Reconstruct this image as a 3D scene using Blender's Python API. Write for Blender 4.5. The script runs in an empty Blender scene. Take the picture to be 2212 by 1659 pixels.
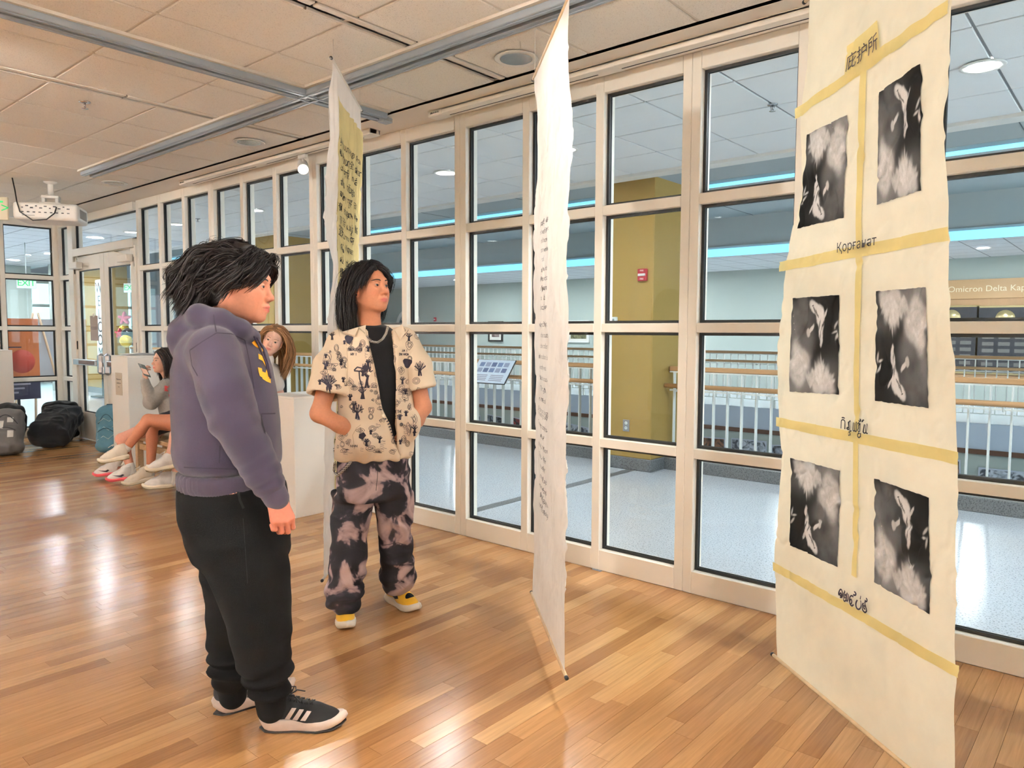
import bpy, bmesh, math, random
import numpy as np
from mathutils import Vector, Matrix, Euler
from mathutils.bvhtree import BVHTree
PI = math.pi
R_ = math.radians
rng = random.Random(7)
SC = bpy.context.scene
COL = SC.collection

# ------------------------------------------------------------------ camera
W_PX, H_PX, F_PX = 2212.0, 1659.0, 1597.08
CAM_Z = 1.45
YAW, PITCH, ROLL = R_(40.752), R_(4.011), R_(0.2146)
CF = np.array([-math.sin(YAW)*math.cos(PITCH), math.cos(YAW)*math.cos(PITCH), -math.sin(PITCH)])
_r = np.array([math.cos(YAW), math.sin(YAW), 0.0]); _u = np.cross(_r, CF)
CR = math.cos(ROLL)*_r + math.sin(ROLL)*_u
CU = -math.sin(ROLL)*_r + math.cos(ROLL)*_u
CPOS = np.array([0.0, 0.0, CAM_Z])
cam_data = bpy.data.cameras.new('camera'); cam = bpy.data.objects.new('camera', cam_data); COL.objects.link(cam)
cam.matrix_world = Matrix(((CR[0], CU[0], -CF[0], 0), (CR[1], CU[1], -CF[1], 0), (CR[2], CU[2], -CF[2], CAM_Z), (0, 0, 0, 1)))
cam_data.sensor_width = 36.0; cam_data.lens = F_PX/W_PX*36.0
cam_data.clip_start = 0.05; cam_data.clip_end = 200
SC.camera = cam

# survey helpers: a sight line measured in the photograph, met with a known plane of the room
def sight(x, y): return CF + CR*((x-W_PX/2)/F_PX) - CU*((y-H_PX/2)/F_PX)
def at_y(x, y, Y): d = sight(x, y); return CPOS + d*(Y/d[1])
def at_x(x, y, X): d = sight(x, y); return CPOS + d*(X/d[0])
def at_z(x, y, Z): d = sight(x, y); return CPOS + d*((Z-CAM_Z)/d[2])
HF = np.array([-math.sin(YAW), math.cos(YAW), 0.0])     # horizontal forward
HR = np.array([math.cos(YAW), math.sin(YAW), 0.0])      # horizontal right
def at_d(x, y, t): d = sight(x, y); return CPOS + d*(t/(d@HF))

# ------------------------------------------------------------------ world, exposure
SC.view_settings.view_transform = 'Standard'
SC.view_settings.look = 'None'
SC.view_settings.gamma = 1.0
SC.view_settings.use_curve_mapping = False
SC.view_settings.exposure = EXPOSURE = 0.36
wd = bpy.data.worlds.new('world'); SC.world = wd; wd.use_nodes = True
wd.node_tree.nodes['Background'].inputs[0].default_value = (0.80, 0.88, 1.0, 1)
wd.node_tree.nodes['Background'].inputs[1].default_value = 0.25
SC.cycles.use_adaptive_sampling = True
SC.cycles.adaptive_threshold = 0.25
SC.cycles.adaptive_min_samples = 16
SC.cycles.use_light_tree = False
SC.cycles.max_bounces = 5
SC.cycles.diffuse_bounces = 3
SC.cycles.glossy_bounces = 2
SC.cycles.transmission_bounces = 4
SC.cycles.transparent_max_bounces = 16
SC.cycles.caustics_reflective = False
SC.cycles.caustics_refractive = False
SC.cycles.sample_clamp_indirect = 15.0

# ------------------------------------------------------------------ helpers
def link(o, parent=None):
    COL.objects.link(o)
    if parent is not None: o.parent = parent
    return o
def tag(o, label=None, cat=None, group=None, kind=None):
    if label: o['label'] = label
    if cat: o['category'] = cat
    if group: o['group'] = group
    if kind: o['kind'] = kind
    return o
def thing(name, label, cat, loc=(0, 0, 0), rotz=0.0, group=None):
    o = bpy.data.objects.new(name, None); o.empty_display_size = 0.1
    o.location = loc; o.rotation_euler = (0, 0, rotz)
    return tag(link(o), label, cat, group)
def root(name, label, cat=None, loc=(0, 0, 0), rotz=0.0):
    o = bpy.data.objects.new(name, None); o.location = loc; o.rotation_euler = (0, 0, rotz)
    return tag(link(o), label, cat, None, 'structure')
def mesh_from(name, V, Fc, mats, smooth=False, fmat=None):
    me = bpy.data.meshes.new(name)
    if isinstance(V, np.ndarray): V = V.tolist()
    if isinstance(Fc, np.ndarray): Fc = Fc.tolist()
    me.from_pydata(V, [], Fc)
    for m in (mats if isinstance(mats, (list, tuple)) else [mats]): me.materials.append(m)
    if fmat is not None: me.polygons.foreach_set('material_index', np.asarray(fmat, np.int32))
    if smooth: me.polygons.foreach_set('use_smooth', np.ones(len(me.polygons), bool))
    me.update()
    return me
def mobj(name, me, parent=None, loc=None, rot=None, scale=None):
    o = bpy.data.objects.new(name, me)
    if loc is not None: o.location = loc
    if rot is not None: o.rotation_euler = rot
    if scale is not None: o.scale = scale
    return link(o, parent)

class MB:
    """collects simple solids into one mesh"""
    def __init__(s): s.v = []; s.f = []; s.sm = []
    def add(s, V, Fc, smooth=False):
        n = len(s.v); s.v += [tuple(map(float, p)) for p in V]
        for f in Fc: s.f.append(tuple(i+n for i in f)); s.sm.append(smooth)
        return s
    def box(s, c, size, rot=None, bev=0.0):
        hx, hy, hz = (x/2 for x in size)
        if bev > 0:
            b = min(bev, hx*.98, hy*.98, hz*.98); V = []
            for sx in (-1, 1):
                for sy in (-1, 1):
                    for sz in (-1, 1):
                        V += [(sx*hx, sy*(hy-b), sz*(hz-b)), (sx*(hx-b), sy*hy, sz*(hz-b)), (sx*(hx-b), sy*(hy-b), sz*hz)]
            def i(a, b_, c_, k): return (a*4+b_*2+c_)*3+k
            Fc = []
            for a in (0, 1):
                q = [i(a, 0, 0, 0), i(a, 1, 0, 0), i(a, 1, 1, 0), i(a, 0, 1, 0)]; Fc.append(q if a else q[::-1])
                q = [i(0, a, 0, 1), i(0, a, 1, 1), i(1, a, 1, 1), i(1, a, 0, 1)]; Fc.append(q if a else q[::-1])
                q = [i(0, 0, a, 2), i(1, 0, a, 2), i(1, 1, a, 2), i(0, 1, a, 2)]; Fc.append(q if a else q[::-1])
            for a in (0, 1):
                for b_ in (0, 1):
                    q = [i(a, b_, 0, 0), i(a, b_, 0, 1), i(a, b_, 1, 1), i(a, b_, 1, 0)]; Fc.append(q if a != b_ else q[::-1])
                    q = [i(a, 0, b_, 0), i(a, 0, b_, 2), i(a, 1, b_, 2), i(a, 1, b_, 0)]; Fc.append(q if a == b_ else q[::-1])
                    q = [i(0, a, b_, 1), i(0, a, b_, 2), i(1, a, b_, 2), i(1, a, b_, 1)]; Fc.append(q if a != b_ else q[::-1])
                    for c_ in (0, 1):
                        t = [i(a, b_, c_, 0), i(a, b_, c_, 1), i(a, b_, c_, 2)]
                        Fc.append(t if (a+b_+c_) % 2 == 1 else t[::-1])
        else:
            V = [(-hx, -hy, -hz), (hx, -hy, -hz), (hx, hy, -hz), (-hx, hy, -hz), (-hx, -hy, hz), (hx, -hy, hz), (hx, hy, hz), (-hx, hy, hz)]
            Fc = [(3, 2, 1, 0), (4, 5, 6, 7), (0, 1, 5, 4), (1, 2, 6, 5), (2, 3, 7, 6), (3, 0, 4, 7)]
        if rot is not None:
            Rm = rot if isinstance(rot, Matrix) else Euler(rot).to_matrix()
            V = [Rm @ Vector(p) for p in V]
        V = [(p[0]+c[0], p[1]+c[1], p[2]+c[2]) for p in V]
        return s.add(V, Fc)
    def span(s, a, b, bev=0.0):
        return s.box([(a[i]+b[i])/2 for i in range(3)], [abs(b[i]-a[i]) for i in range(3)], None, bev)
    def tube(s, pts, r, n=8, smooth=True, caps=True, closed=False):
        pts = [np.asarray(p, float) for p in pts]; m = len(pts)
        rs = r if hasattr(r, '__len__') else [r]*m
        V = []; up = None
        for k in range(m):
            if closed: t = pts[(k+1) % m]-pts[k-1]
            else: t = pts[min(k+1, m-1)]-pts[max(k-1, 0)]
            t = t/(np.linalg.norm(t)+1e-12)
            if up is None:
                up = np.array([0, 0, 1.0]) if abs(t[2]) < .9 else np.array([1.0, 0, 0])
            a = up-(up@t)*t; a /= np.linalg.norm(a)+1e-12; b = np.cross(t, a); up = a
            for j in range(n):
                an = 2*PI*j/n; V.append(pts[k]+rs[k]*(math.cos(an)*a+math.sin(an)*b))
        Fc = []
        for k in range(m if closed else m-1):
            for j in range(n):
                k2 = (k+1) % m
                Fc.append((k*n+j, k*n+(j+1) % n, k2*n+(j+1) % n, k2*n+j))
        if caps and not closed:
            Fc.append(tuple(range(n))[::-1]); Fc.append(tuple((m-1)*n+j for j in range(n)))
        return s.add(V, Fc, smooth)
    def cyl(s, a, b, r, n=16, r2=None, smooth=True): return s.tube([a, b], [r, r if r2 is None else r2], n, smooth)
    def lathe(s, prof, c=(0, 0, 0), n=24, axis='z', smooth=True, caps=True):
        V = []; m = len(prof)
        for (r, z) in prof:
            for j in range(n):
                a = 2*PI*j/n; p = (r*math.cos(a), r*math.sin(a), z)
                if axis == 'x': p = (p[2], p[0], p[1])
                if axis == 'y': p = (p[0], p[2], -p[1])
                V.append((p[0]+c[0], p[1]+c[1], p[2]+c[2]))
        Fc = [(k*n+j, k*n+(j+1) % n, (k+1)*n+(j+1) % n, (k+1)*n+j) for k in range(m-1) for j in range(n)]
        if caps:
            if prof[0][0] > 1e-5: Fc.append(tuple(range(n))[::-1])
            if prof[-1][0] > 1e-5: Fc.append(tuple((m-1)*n+j for j in range(n)))
        return s.add(V, Fc, smooth)
    def sphere(s, c, r, n=16, m=10, scale=(1, 1, 1), rot=None):
        V = []; Fc = []
        for i in range(m+1):
            th = PI*i/m
            for j in range(n):
                a = 2*PI*j/n; p = Vector((r*math.sin(th)*math.cos(a)*scale[0], r*math.sin(th)*math.sin(a)*scale[1], r*math.cos(th)*scale[2]))
                if rot is not None: p = rot @ p
                V.append((p[0]+c[0], p[1]+c[1], p[2]+c[2]))
        for i in range(m):
            for j in range(n):
                Fc.append((i*n+j, (i+1)*n+j, (i+1)*n+(j+1) % n, i*n+(j+1) % n))
        return s.add(V, Fc, True)
    def prism(s, poly, h, M=None, smooth=False):
        """poly in local xy, extruded along local z from 0 to h, then placed by matrix M"""
        n = len(poly); V = [Vector((p[0], p[1], 0)) for p in poly]+[Vector((p[0], p[1], h)) for p in poly]
        if M is not None: V = [M @ p for p in V]
        Fc = [tuple(range(n))[::-1], tuple(range(n, 2*n))]+[(i, (i+1) % n, n+(i+1) % n, n+i) for i in range(n)]
        return s.add(V, Fc, smooth)
    def mesh(s, name, mat):
        me = mesh_from(name, s.v, s.f, mat)
        me.polygons.foreach_set('use_smooth', np.array(s.sm, bool)); me.update()
        return me
    def build(s, name, mat, parent=None, world=False, **kw):
        if world and parent is not None:
            l = parent.location; s.v = [(p[0]-l[0], p[1]-l[1], p[2]-l[2]) for p in s.v]
        return mobj(name, s.mesh(name, mat), parent, **kw)

def text_mesh(txt, size, depth=0.0008, align='CENTER', spacing=1.0):
    cu = bpy.data.curves.new('t', 'FONT'); cu.body = txt; cu.size = size; cu.extrude = depth; cu.align_x = align; cu.align_y = 'CENTER'
    cu.space_character = spacing; cu.resolution_u = 3
    ob = bpy.data.objects.new('t', cu); me = ob.to_mesh().copy(); ob.to_mesh_clear()
    bpy.data.objects.remove(ob); bpy.data.curves.remove(cu)
    bm = bmesh.new(); bm.from_mesh(me); bmesh.ops.triangulate(bm, faces=bm.faces[:]); bm.to_mesh(me); bm.free()
    return me
def text_obj(name, txt, size, mat, parent, loc, rot, depth=0.0008, align='CENTER', spacing=1.0):
    me = text_mesh(txt, size, depth, align, spacing); me.materials.clear(); me.materials.append(mat)
    return mobj(name, me, parent, loc, rot)

# ------------------------------------------------------------------ materials
def new_mat(name):
    m = bpy.data.materials.new(name); m.use_nodes = True
    nt = m.node_tree; return m, nt, nt.nodes['Principled BSDF'], nt.nodes, nt.links
def rgb(h):
    """sRGB 0-255 to linear"""
    c = [x/255 for x in h]
    return tuple((x/12.92 if x <= .04045 else ((x+.055)/1.055)**2.4) for x in c)+(1.0,)
MATS = {}
def mat(name, col, rough=0.5, metal=0.0, noise=0.0, nscale=20, bump=0.0, bscale=60, spec=0.5, emis=None, estr=0.0, sheen=0.0, stretch=None, ndetail=3):
    if name in MATS: return MATS[name]
    m, nt, bs, N, L = new_mat(name)
    c = rgb(col); bs.inputs['Base Color'].default_value = c
    bs.inputs['Roughness'].default_value = rough; bs.inputs['Metallic'].default_value = metal
    bs.inputs['Specular IOR Level'].default_value = spec
    if sheen: bs.inputs['Sheen Weight'].default_value = sheen
    if noise or bump:
        tc = N.new('ShaderNodeTexCoord'); src = tc.outputs['Object']
        if stretch:
            mp = N.new('ShaderNodeMapping'); mp.inputs['Scale'].default_value = stretch; L.new(src, mp.inputs[0]); src = mp.outputs[0]
    if noise:
        nz = N.new('ShaderNodeTexNoise'); nz.inputs['Scale'].default_value = nscale; nz.inputs['Detail'].default_value = ndetail; L.new(src, nz.inputs['Vector'])
        mr = N.new('ShaderNodeMapRange'); mr.inputs[1].default_value = .25; mr.inputs[2].default_value = .75
        mr.inputs[3].default_value = 1-noise; mr.inputs[4].default_value = 1+noise; L.new(nz.outputs[0], mr.inputs[0])
        mx = N.new('ShaderNodeMix'); mx.data_type = 'RGBA'; mx.blend_type = 'MULTIPLY'; mx.inputs[0].default_value = 1
        mx.inputs[6].default_value = c; L.new(mr.outputs[0], mx.inputs[7]); L.new(mx.outputs[2], bs.inputs['Base Color'])
    if bump:
        n2 = N.new('ShaderNodeTexNoise'); n2.inputs['Scale'].default_value = bscale; n2.inputs['Detail'].default_value = 4; L.new(src, n2.inputs['Vector'])
        bp = N.new('ShaderNodeBump'); bp.inputs['Strength'].default_value = bump; bp.inputs['Distance'].default_value = .01
        L.new(n2.outputs[0], bp.inputs['Height']); L.new(bp.outputs[0], bs.inputs['Normal'])
    if emis is not None:
        bs.inputs['Emission Color'].default_value = rgb(emis); bs.inputs['Emission Strength'].default_value = estr
    MATS[name] = m; return m
def glass_mat(name, tint=(0.955, 0.98, 0.975), ior=1.33):
    m, nt, bs, N, L = new_mat(name); N.remove(bs)
    tr = N.new('ShaderNodeBsdfTransparent'); tr.inputs[0].default_value = (*tint, 1)
    gl = N.new('ShaderNodeBsdfGlossy'); gl.inputs['Roughness'].default_value = 0.0
    fr = N.new('ShaderNodeFresnel'); gm = N.new('ShaderNodeNewGeometry')
    mr = N.new('ShaderNodeMapRange'); mr.inputs[3].default_value = ior; mr.inputs[4].default_value = 1/ior   # same reflection from either face of the pane
    L.new(gm.outputs['Backfacing'], mr.inputs[0]); L.new(mr.outputs[0], fr.inputs[0])
    mx = N.new('ShaderNodeMixShader'); L.new(fr.outputs[0], mx.inputs[0]); L.new(tr.outputs[0], mx.inputs[1]); L.new(gl.outputs[0], mx.inputs[2])
    L.new(mx.outputs[0], N['Material Output'].inputs[0]); return m
def wood_floor_mat():
    m, nt, bs, N, L = new_mat('oak_plank')
    oi = N.new('ShaderNodeObjectInfo'); at = N.new('ShaderNodeAttribute'); at.attribute_name = 'plank_id'
    ad = N.new('ShaderNodeMath'); ad.operation = 'ADD'; L.new(oi.outputs['Random'], ad.inputs[0]); L.new(at.outputs['Fac'], ad.inputs[1])
    fr = N.new('ShaderNodeMath'); fr.operation = 'FRACT'; L.new(ad.outputs[0], fr.inputs[0])
    cr = N.new('ShaderNodeValToRGB'); e = cr.color_ramp.elements
    e[0].position = 0; e[0].color = rgb((160, 114, 72)); e[1].position = 1; e[1].color = rgb((202, 158, 108))
    for p, c in ((.25, (174, 126, 80)), (.45, (187, 139, 90)), (.6, (179, 131, 86)), (.8, (195, 147, 97))):
        k = e.new(p); k.color = rgb(c)
    L.new(fr.outputs[0], cr.inputs[0])
    tc = N.new('ShaderNodeTexCoord'); gm = N.new('ShaderNodeNewGeometry')
    mp = N.new('ShaderNodeMapping'); mp.inputs['Scale'].default_value = (55, 2.2, 1); L.new(gm.outputs['Position'], mp.inputs[0])
    sc = N.new('ShaderNodeVectorMath'); sc.operation = 'SCALE'; sc.inputs[0].default_value = (37, 53, 11); L.new(fr.outputs[0], sc.inputs['Scale'])
    av = N.new('ShaderNodeVectorMath'); av.operation = 'ADD'; L.new(mp.outputs[0], av.inputs[0]); L.new(sc.outputs[0], av.inputs[1])
    nz = N.new('ShaderNodeTexNoise'); nz.inputs['Scale'].default_value = 1.6; nz.inputs['Detail'].default_value = 5; nz.inputs['Distortion'].default_value = .6
    L.new(av.outputs[0], nz.inputs['Vector'])
    mr = N.new('ShaderNodeMapRange'); mr.inputs[1].default_value = .3; mr.inputs[2].default_value = .72; mr.inputs[3].default_value = .84; mr.inputs[4].default_value = 1.08
    L.new(nz.outputs[0], mr.inputs[0])
    mx = N.new('ShaderNodeMix'); mx.data_type = 'RGBA'; mx.blend_type = 'MULTIPLY'; mx.inputs[0].default_value = 1
    L.new(cr.outputs[0], mx.inputs[6]); L.new(mr.outputs[0], mx.inputs[7]); L.new(mx.outputs[2], bs.inputs['Base Color'])
    n2 = N.new('ShaderNodeTexNoise'); n2.inputs['Scale'].default_value = 1.7; n2.inputs['Detail'].default_value = 2; L.new(gm.outputs['Position'], n2.inputs['Vector'])
    r2 = N.new('ShaderNodeMapRange'); r2.inputs[3].default_value = .16; r2.inputs[4].default_value = .28; L.new(n2.outputs[0], r2.inputs[0]); L.new(r2.outputs[0], bs.inputs['Roughness'])
    bp = N.new('ShaderNodeBump'); bp.inputs['Strength'].default_value = .06; bp.inputs['Distance'].default_value = .002
    L.new(nz.outputs[0], bp.inputs['Height']); L.new(bp.outputs[0], bs.inputs['Normal'])
    bs.inputs['Specular IOR Level'].default_value = .45
    return m
def speckle_mat(name, col, dark, scale, thr, amt, rough=.9, rough_bump=0.0):
    """tile or terrazzo: small dark flecks over a plain ground"""
    m, nt, bs, N, L = new_mat(name)
    gm = N.new('ShaderNodeNewGeometry')
    nz = N.new('ShaderNodeTexNoise'); nz.inputs['Scale'].default_value = scale; nz.inputs['Detail'].default_value = 2; L.new(gm.outputs['Position'], nz.inputs['Vector'])
    mr = N.new('ShaderNodeMapRange'); mr.inputs[1].default_value = thr; mr.inputs[2].default_value = thr+.08; mr.inputs[3].default_value = 0; mr.inputs[4].default_value = amt
    L.new(nz.outputs[0], mr.inputs[0])
    n2 = N.new('ShaderNodeTexNoise'); n2.inputs['Scale'].default_value = scale*2.3; n2.inputs['Detail'].default_value = 1; L.new(gm.outputs['Position'], n2.inputs['Vector'])
    r2 = N.new('ShaderNodeMapRange'); r2.inputs[1].default_value = .3; r2.inputs[2].default_value = .7; r2.inputs[3].default_value = .93; r2.inputs[4].default_value = 1.06; L.new(n2.outputs[0], r2.inputs[0])
    mx = N.new('ShaderNodeMix'); mx.data_type = 'RGBA'; mx.inputs[6].default_value = rgb(col); mx.inputs[7].default_value = rgb(dark); L.new(mr.outputs[0], mx.inputs[0])
    m2 = N.new('ShaderNodeMix'); m2.data_type = 'RGBA'; m2.blend_type = 'MULTIPLY'; m2.inputs[0].default_value = 1; L.new(mx.outputs[2], m2.inputs[6]); L.new(r2.outputs[0], m2.inputs[7])
    L.new(m2.outputs[2], bs.inputs['Base Color']); bs.inputs['Roughness'].default_value = rough
    if rough_bump:
        bp = N.new('ShaderNodeBump'); bp.inputs['Strength'].default_value = rough_bump; bp.inputs['Distance'].default_value = .004; bp.invert = True
        L.new(nz.outputs[0], bp.inputs['Height']); L.new(bp.outputs[0], bs.inputs['Normal'])
    return m
def vcol_mat(name, rough=.8, attr='Col', noise=0.0, nscale=60, bump=0.0, bscale=200, spec=.3, transl=0.0, sss=0.0, sheen=0.0):
    m, nt, bs, N, L = new_mat(name)
    at = N.new('ShaderNodeAttribute'); at.attribute_name = attr; out = at.outputs['Color']
    tc = N.new('ShaderNodeTexCoord')
    if noise:
        nz = N.new('ShaderNodeTexNoise'); nz.inputs['Scale'].default_value = nscale; nz.inputs['Detail'].default_value = 3; L.new(tc.outputs['Object'], nz.inputs['Vector'])
        mr = N.new('ShaderNodeMapRange'); mr.inputs[1].default_value = .3; mr.inputs[2].default_value = .7; mr.inputs[3].default_value = 1-noise; mr.inputs[4].default_value = 1+noise; L.new(nz.outputs[0], mr.inputs[0])
        mx = N.new('ShaderNodeMix'); mx.data_type = 'RGBA'; mx.blend_type = 'MULTIPLY'; mx.inputs[0].default_value = 1; L.new(out, mx.inputs[6]); L.new(mr.outputs[0], mx.inputs[7]); out = mx.outputs[2]
    L.new(out, bs.inputs['Base Color']); bs.inputs['Roughness'].default_value = rough; bs.inputs['Specular IOR Level'].default_value = spec
    if sheen: bs.inputs['Sheen Weight'].default_value = sheen
    if sss:
        bs.inputs['Subsurface Weight'].default_value = sss; bs.inputs['Subsurface Radius'].default_value = (.012, .005, .003); bs.inputs['Subsurface Scale'].default_value = 1.0
    if bump:
        n2 = N.new('ShaderNodeTexNoise'); n2.inputs['Scale'].default_value = bscale; n2.inputs['Detail'].default_value = 3; L.new(tc.outputs['Object'], n2.inputs['Vector'])
        bp = N.new('ShaderNodeBump'); bp.inputs['Strength'].default_value = bump; bp.inputs['Distance'].default_value = .004; L.new(n2.outputs[0], bp.inputs['Height']); L.new(bp.outputs[0], bs.inputs['Normal'])
    if transl:
        td = N.new('ShaderNodeBsdfTranslucent'); L.new(out, td.inputs[0]); ms = N.new('ShaderNodeMixShader'); ms.inputs[0].default_value = transl
        L.new(bs.outputs[0], ms.inputs[1]); L.new(td.outputs[0], ms.inputs[2]); L.new(ms.outputs[0], N['Material Output'].inputs[0])
    return m
def set_vcol(me, cols, name='Col'):
    """per-vertex linear colours (n,3)"""
    a = me.color_attributes.new(name, 'FLOAT_COLOR', 'POINT')
    c = np.ones((len(me.vertices), 4), np.float32); c[:, :3] = cols
    a.data.foreach_set('color', c.ravel())

def spot(name, loc, target, power, col=(1.0, .82, .62), angle=70, blend=.5, size=.04, parent=None):
    ld = bpy.data.lights.new(name, 'SPOT'); ld.energy = power; ld.color = col; ld.spot_size = R_(angle); ld.spot_blend = blend; ld.shadow_soft_size = size
    o = bpy.data.objects.new(name, ld); o.location = loc
    o.rotation_euler = (Vector(target)-Vector(loc)).to_track_quat('-Z', 'Y').to_euler(); link(o); return o
def disk_light(name, loc, power, col, size=.16, spread=180):
    ld = bpy.data.lights.new(name, 'AREA'); ld.shape = 'DISK'; ld.size = size; ld.energy = power; ld.color = col; ld.spread = R_(spread)
    o = bpy.data.objects.new(name, ld); o.location = loc; link(o); return o
# ------------------------------------------------------------------ lamps of the place plus added fill (track-head spots, ceiling-can disks)
WARM = (1.0, .94, .86); COOL = (.90, .96, 1.0)
D = 3.708            # room face of the window wall
BAY, WIDE, SLIM, X0 = 1.7506, .1087, .0563, -3.6786
PANE = (BAY-WIDE-2*SLIM)/3
ROWS = ((.126, .758), (.812, 1.451), (1.504, 2.141), (2.198, 2.851))
CEIL, SOFF, HALL_C = 2.96, 2.945, 3.03
LX = -11.5           # room face of the glazed wall at the end
CURB = 6.97; FAR = 14.0; FARW = 18.0
track_spots = [  # head position, aim, watts, cone
    ((-5.36, 3.57, 2.80), (-2.6, 1.9, .9), 105, 75),
    ((-0.9, 2.78, 2.84), (-3.0, 2.5, .9), 110, 80),
    ((0.35, 1.3, 2.84), (-2.4, 1.5, .9), 90, 80),
    ((-2.1, -0.3, 2.84), (-0.9, 2.7, 1.4), 105, 85),
    ((-4.09, 0.2, 2.84), (-6.8, 2.9, .7), 85, 90),
    ((-6.6, 0.4, 2.84), (-9.4, 3.2, .9), 90, 95),
    ((-3.2, -1.2, 2.84), (-3.0, 2.6, .5), 60, 100),
    # added unseen wall washers: bounce off the walls behind brightens the ceiling
    ((.9, -.9, 2.84), (2.9, -.9, 2.2), 1250, 132), ((.9, 1.9, 2.84), (2.9, 1.9, 2.2), 1250, 132),
    ((.6, -1.2, 2.84), (.6, -3.2, 2.2), 1250, 132), ((-2.4, -1.2, 2.84), (-2.4, -3.2, 2.2), 1250, 132),
    ((-5.4, -1.2, 2.84), (-5.4, -3.2, 2.2), 1250, 132), ((-8.4, -1.2, 2.84), (-8.4, -3.2, 2.2), 1250, 132), ((-9.8, -1.5, 2.84), (-11.4, -1.5, 2.2), 1000, 132)]
for i, (p, t, w, a) in enumerate(track_spots):
    v = (Vector(t)-Vector(p)).normalized()
    spot('track_spot_light', Vector(p)+v*.075, t, w, WARM if i < 7 else (1.0, .965, .92), a, .7 if i > 6 else .35, .03)
fill_cans = [(x, y) for x in (-8.3, -4.3, -.3) for y in (-1.6,)]  # unseen cans added as soft fill; the visible ones are off
for (x, y) in fill_cans: disk_light('fill_can_light', (x, y, CEIL+.02), 70, (1.0, .86, .70), .17)
hall_cans = [tuple(at_z(px, py, HALL_C)[:2]) for px, py in ((963, 371), (2123, 139), (380, 483), (284, 500))]
hall_cans += [(-8.9, 5.2), (-1.6, 5.2), (1.6, 5.2), (-3.9, 5.2)]
lobby_cans = [(-13.6, 2.6), (-13.6, 5.0), (-16.5, 3.6), (-16.5, 0.8), (-19.5, 2.8), (-17.2, 5.4), (-19.4, 5.4)]  # last two cans are added to brighten the mustard wall end
far_cans = [(-16, 16), (-12.6, 16), (-9.2, 16), (-5.8, 16), (-2.4, 16), (1.0, 16)]
for (x, y) in hall_cans: disk_light('hall_can_light', (x, y, HALL_C-.012), 22, COOL, .17)
for (x, y) in lobby_cans: disk_light('lobby_can_light', (x, y, HALL_C-.012), 52, COOL, .17)
for (x, y) in far_cans: disk_light('far_can_light', (x, y, HALL_C-.012), 70, COOL, .17)

# ------------------------------------------------------------------ materials of the setting
FRAME = mat('cream_painted_metal', (246, 240, 229), .45, 0, .02, 3)
GASKET = mat('black_gasket', (14, 15, 16), .5)
GLASS = glass_mat('window_glass')
OAK = wood_floor_mat()
TILE = speckle_mat('acoustic_tile', (246, 241, 232), (160, 148, 134), 170, .60, .30, .95, .5)
HTILE = speckle_mat('hall_acoustic_tile', (242, 244, 246), (150, 155, 160), 150, .62, .25, .95, .3)
TBAR = mat('white_tee_bar', (228, 220, 208), .5)
GYP = mat('cream_plaster', (240, 230, 216), .8, 0, .015, 2)
WHITE = mat('white_paint', (240, 238, 234), .6, 0, .01, 4)
ALU = mat('track_aluminium', (168, 178, 188), .42, .35)
BLACK = mat('black_slot', (10, 10, 11), .7)
TERR = speckle_mat('terrazzo', (206, 211, 219), (120, 124, 130), 95, .56, .7, .16)
TERRD = speckle_mat('dark_terrazzo', (122, 124, 126), (70, 72, 74), 95, .52, .8, .35)
YELLOW = mat('mustard_wall_paint', (172, 140, 74), .75, 0, .02, 3)
PALE = mat('pale_far_wall', (180, 190, 184), .85, 0, .015, 1)
RAILW = mat('white_rail_paint', (226, 228, 224), .4)
OAKR = mat('oak_handrail', (196, 150, 104), .4, 0, .12, 14, stretch=(.2, 2, 2))
COFFER = mat('grey_coffer', (196, 203, 204), .9)
LED = mat('cyan_white_light_strip', (200, 240, 255), .5, emis=(112, 202, 240), estr=1.1)
CANLIT = mat('lit_can_lens', (255, 255, 255), .5, emis=(255, 255, 252), estr=14)
CANMET = mat('can_reflector', (196, 192, 186), .25, .85)
SUB = mat('subfloor', (58, 36, 20), .9)

# ------------------------------------------------------------------ floor of oak planks
floor = root('floor', 'polished oak strip floor of the gallery', 'floor')
MB().span((LX-.05, -3.3, -.06), (3.0, D+.02, -.018)).build('subfloor', SUB, floor)
PW = .0762
planks = []
r2 = random.Random(11)
x = LX-.03
while x < 2.95:
    y = -3.3-r2.random()*1.0
    while y < D+.01:
        L_ = r2.choice((.45, .6, .75, .9, 1.05, 1.3, 1.55)) + r2.random()*.12
        y1 = min(y+L_, D+.01)
        if y1-y > .05 and y1 > -3.3: planks.append((x, max(y, -3.3), PW, y1-max(y, -3.3)))
        y += L_
    x += PW
def seen_size(p):
    c = np.array([p[0]+p[2]/2, p[1]+p[3]/2, 0])-CPOS; d = c@CF
    if d < .8: return 0
    u, v = W_PX/2+F_PX*(c@CR)/d, H_PX/2-F_PX*(c@CU)/d
    if not (-40 < u < W_PX+40 and 0 < v < H_PX+60): return 0
    return p[2]*p[3]/d**3
order = sorted(range(len(planks)), key=lambda i: -seen_size(planks[i]))
near = set(order[:300])
G = .0011
pk = MB().box((0, 0, -.5), (1, 1, 1)).mesh('plank', OAK)
V = []; Fc = []; pid = []
for i, (x, y, w, l) in enumerate(planks):
    if i in near:
        mobj('plank', pk, floor, (x+w/2, y+l/2, 0), None, (w-G, l-G, .02))
    else:
        a, b, c, d_ = x+G/2, x+w-G/2, y+G/2, y+l-G/2; n = len(V)
        V += [(a, c, 0), (b, c, 0), (b, d_, 0), (a, d_, 0), (a, c, -.02), (b, c, -.02), (b, d_, -.02), (a, d_, -.02)]
        Fc += [(n, n+1, n+2, n+3), (n+4, n+5, n+1, n), (n+5, n+6, n+2, n+1), (n+6, n+7, n+3, n+2), (n+7, n+4, n, n+3)]
        pid += [r2.random()]*5
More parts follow.
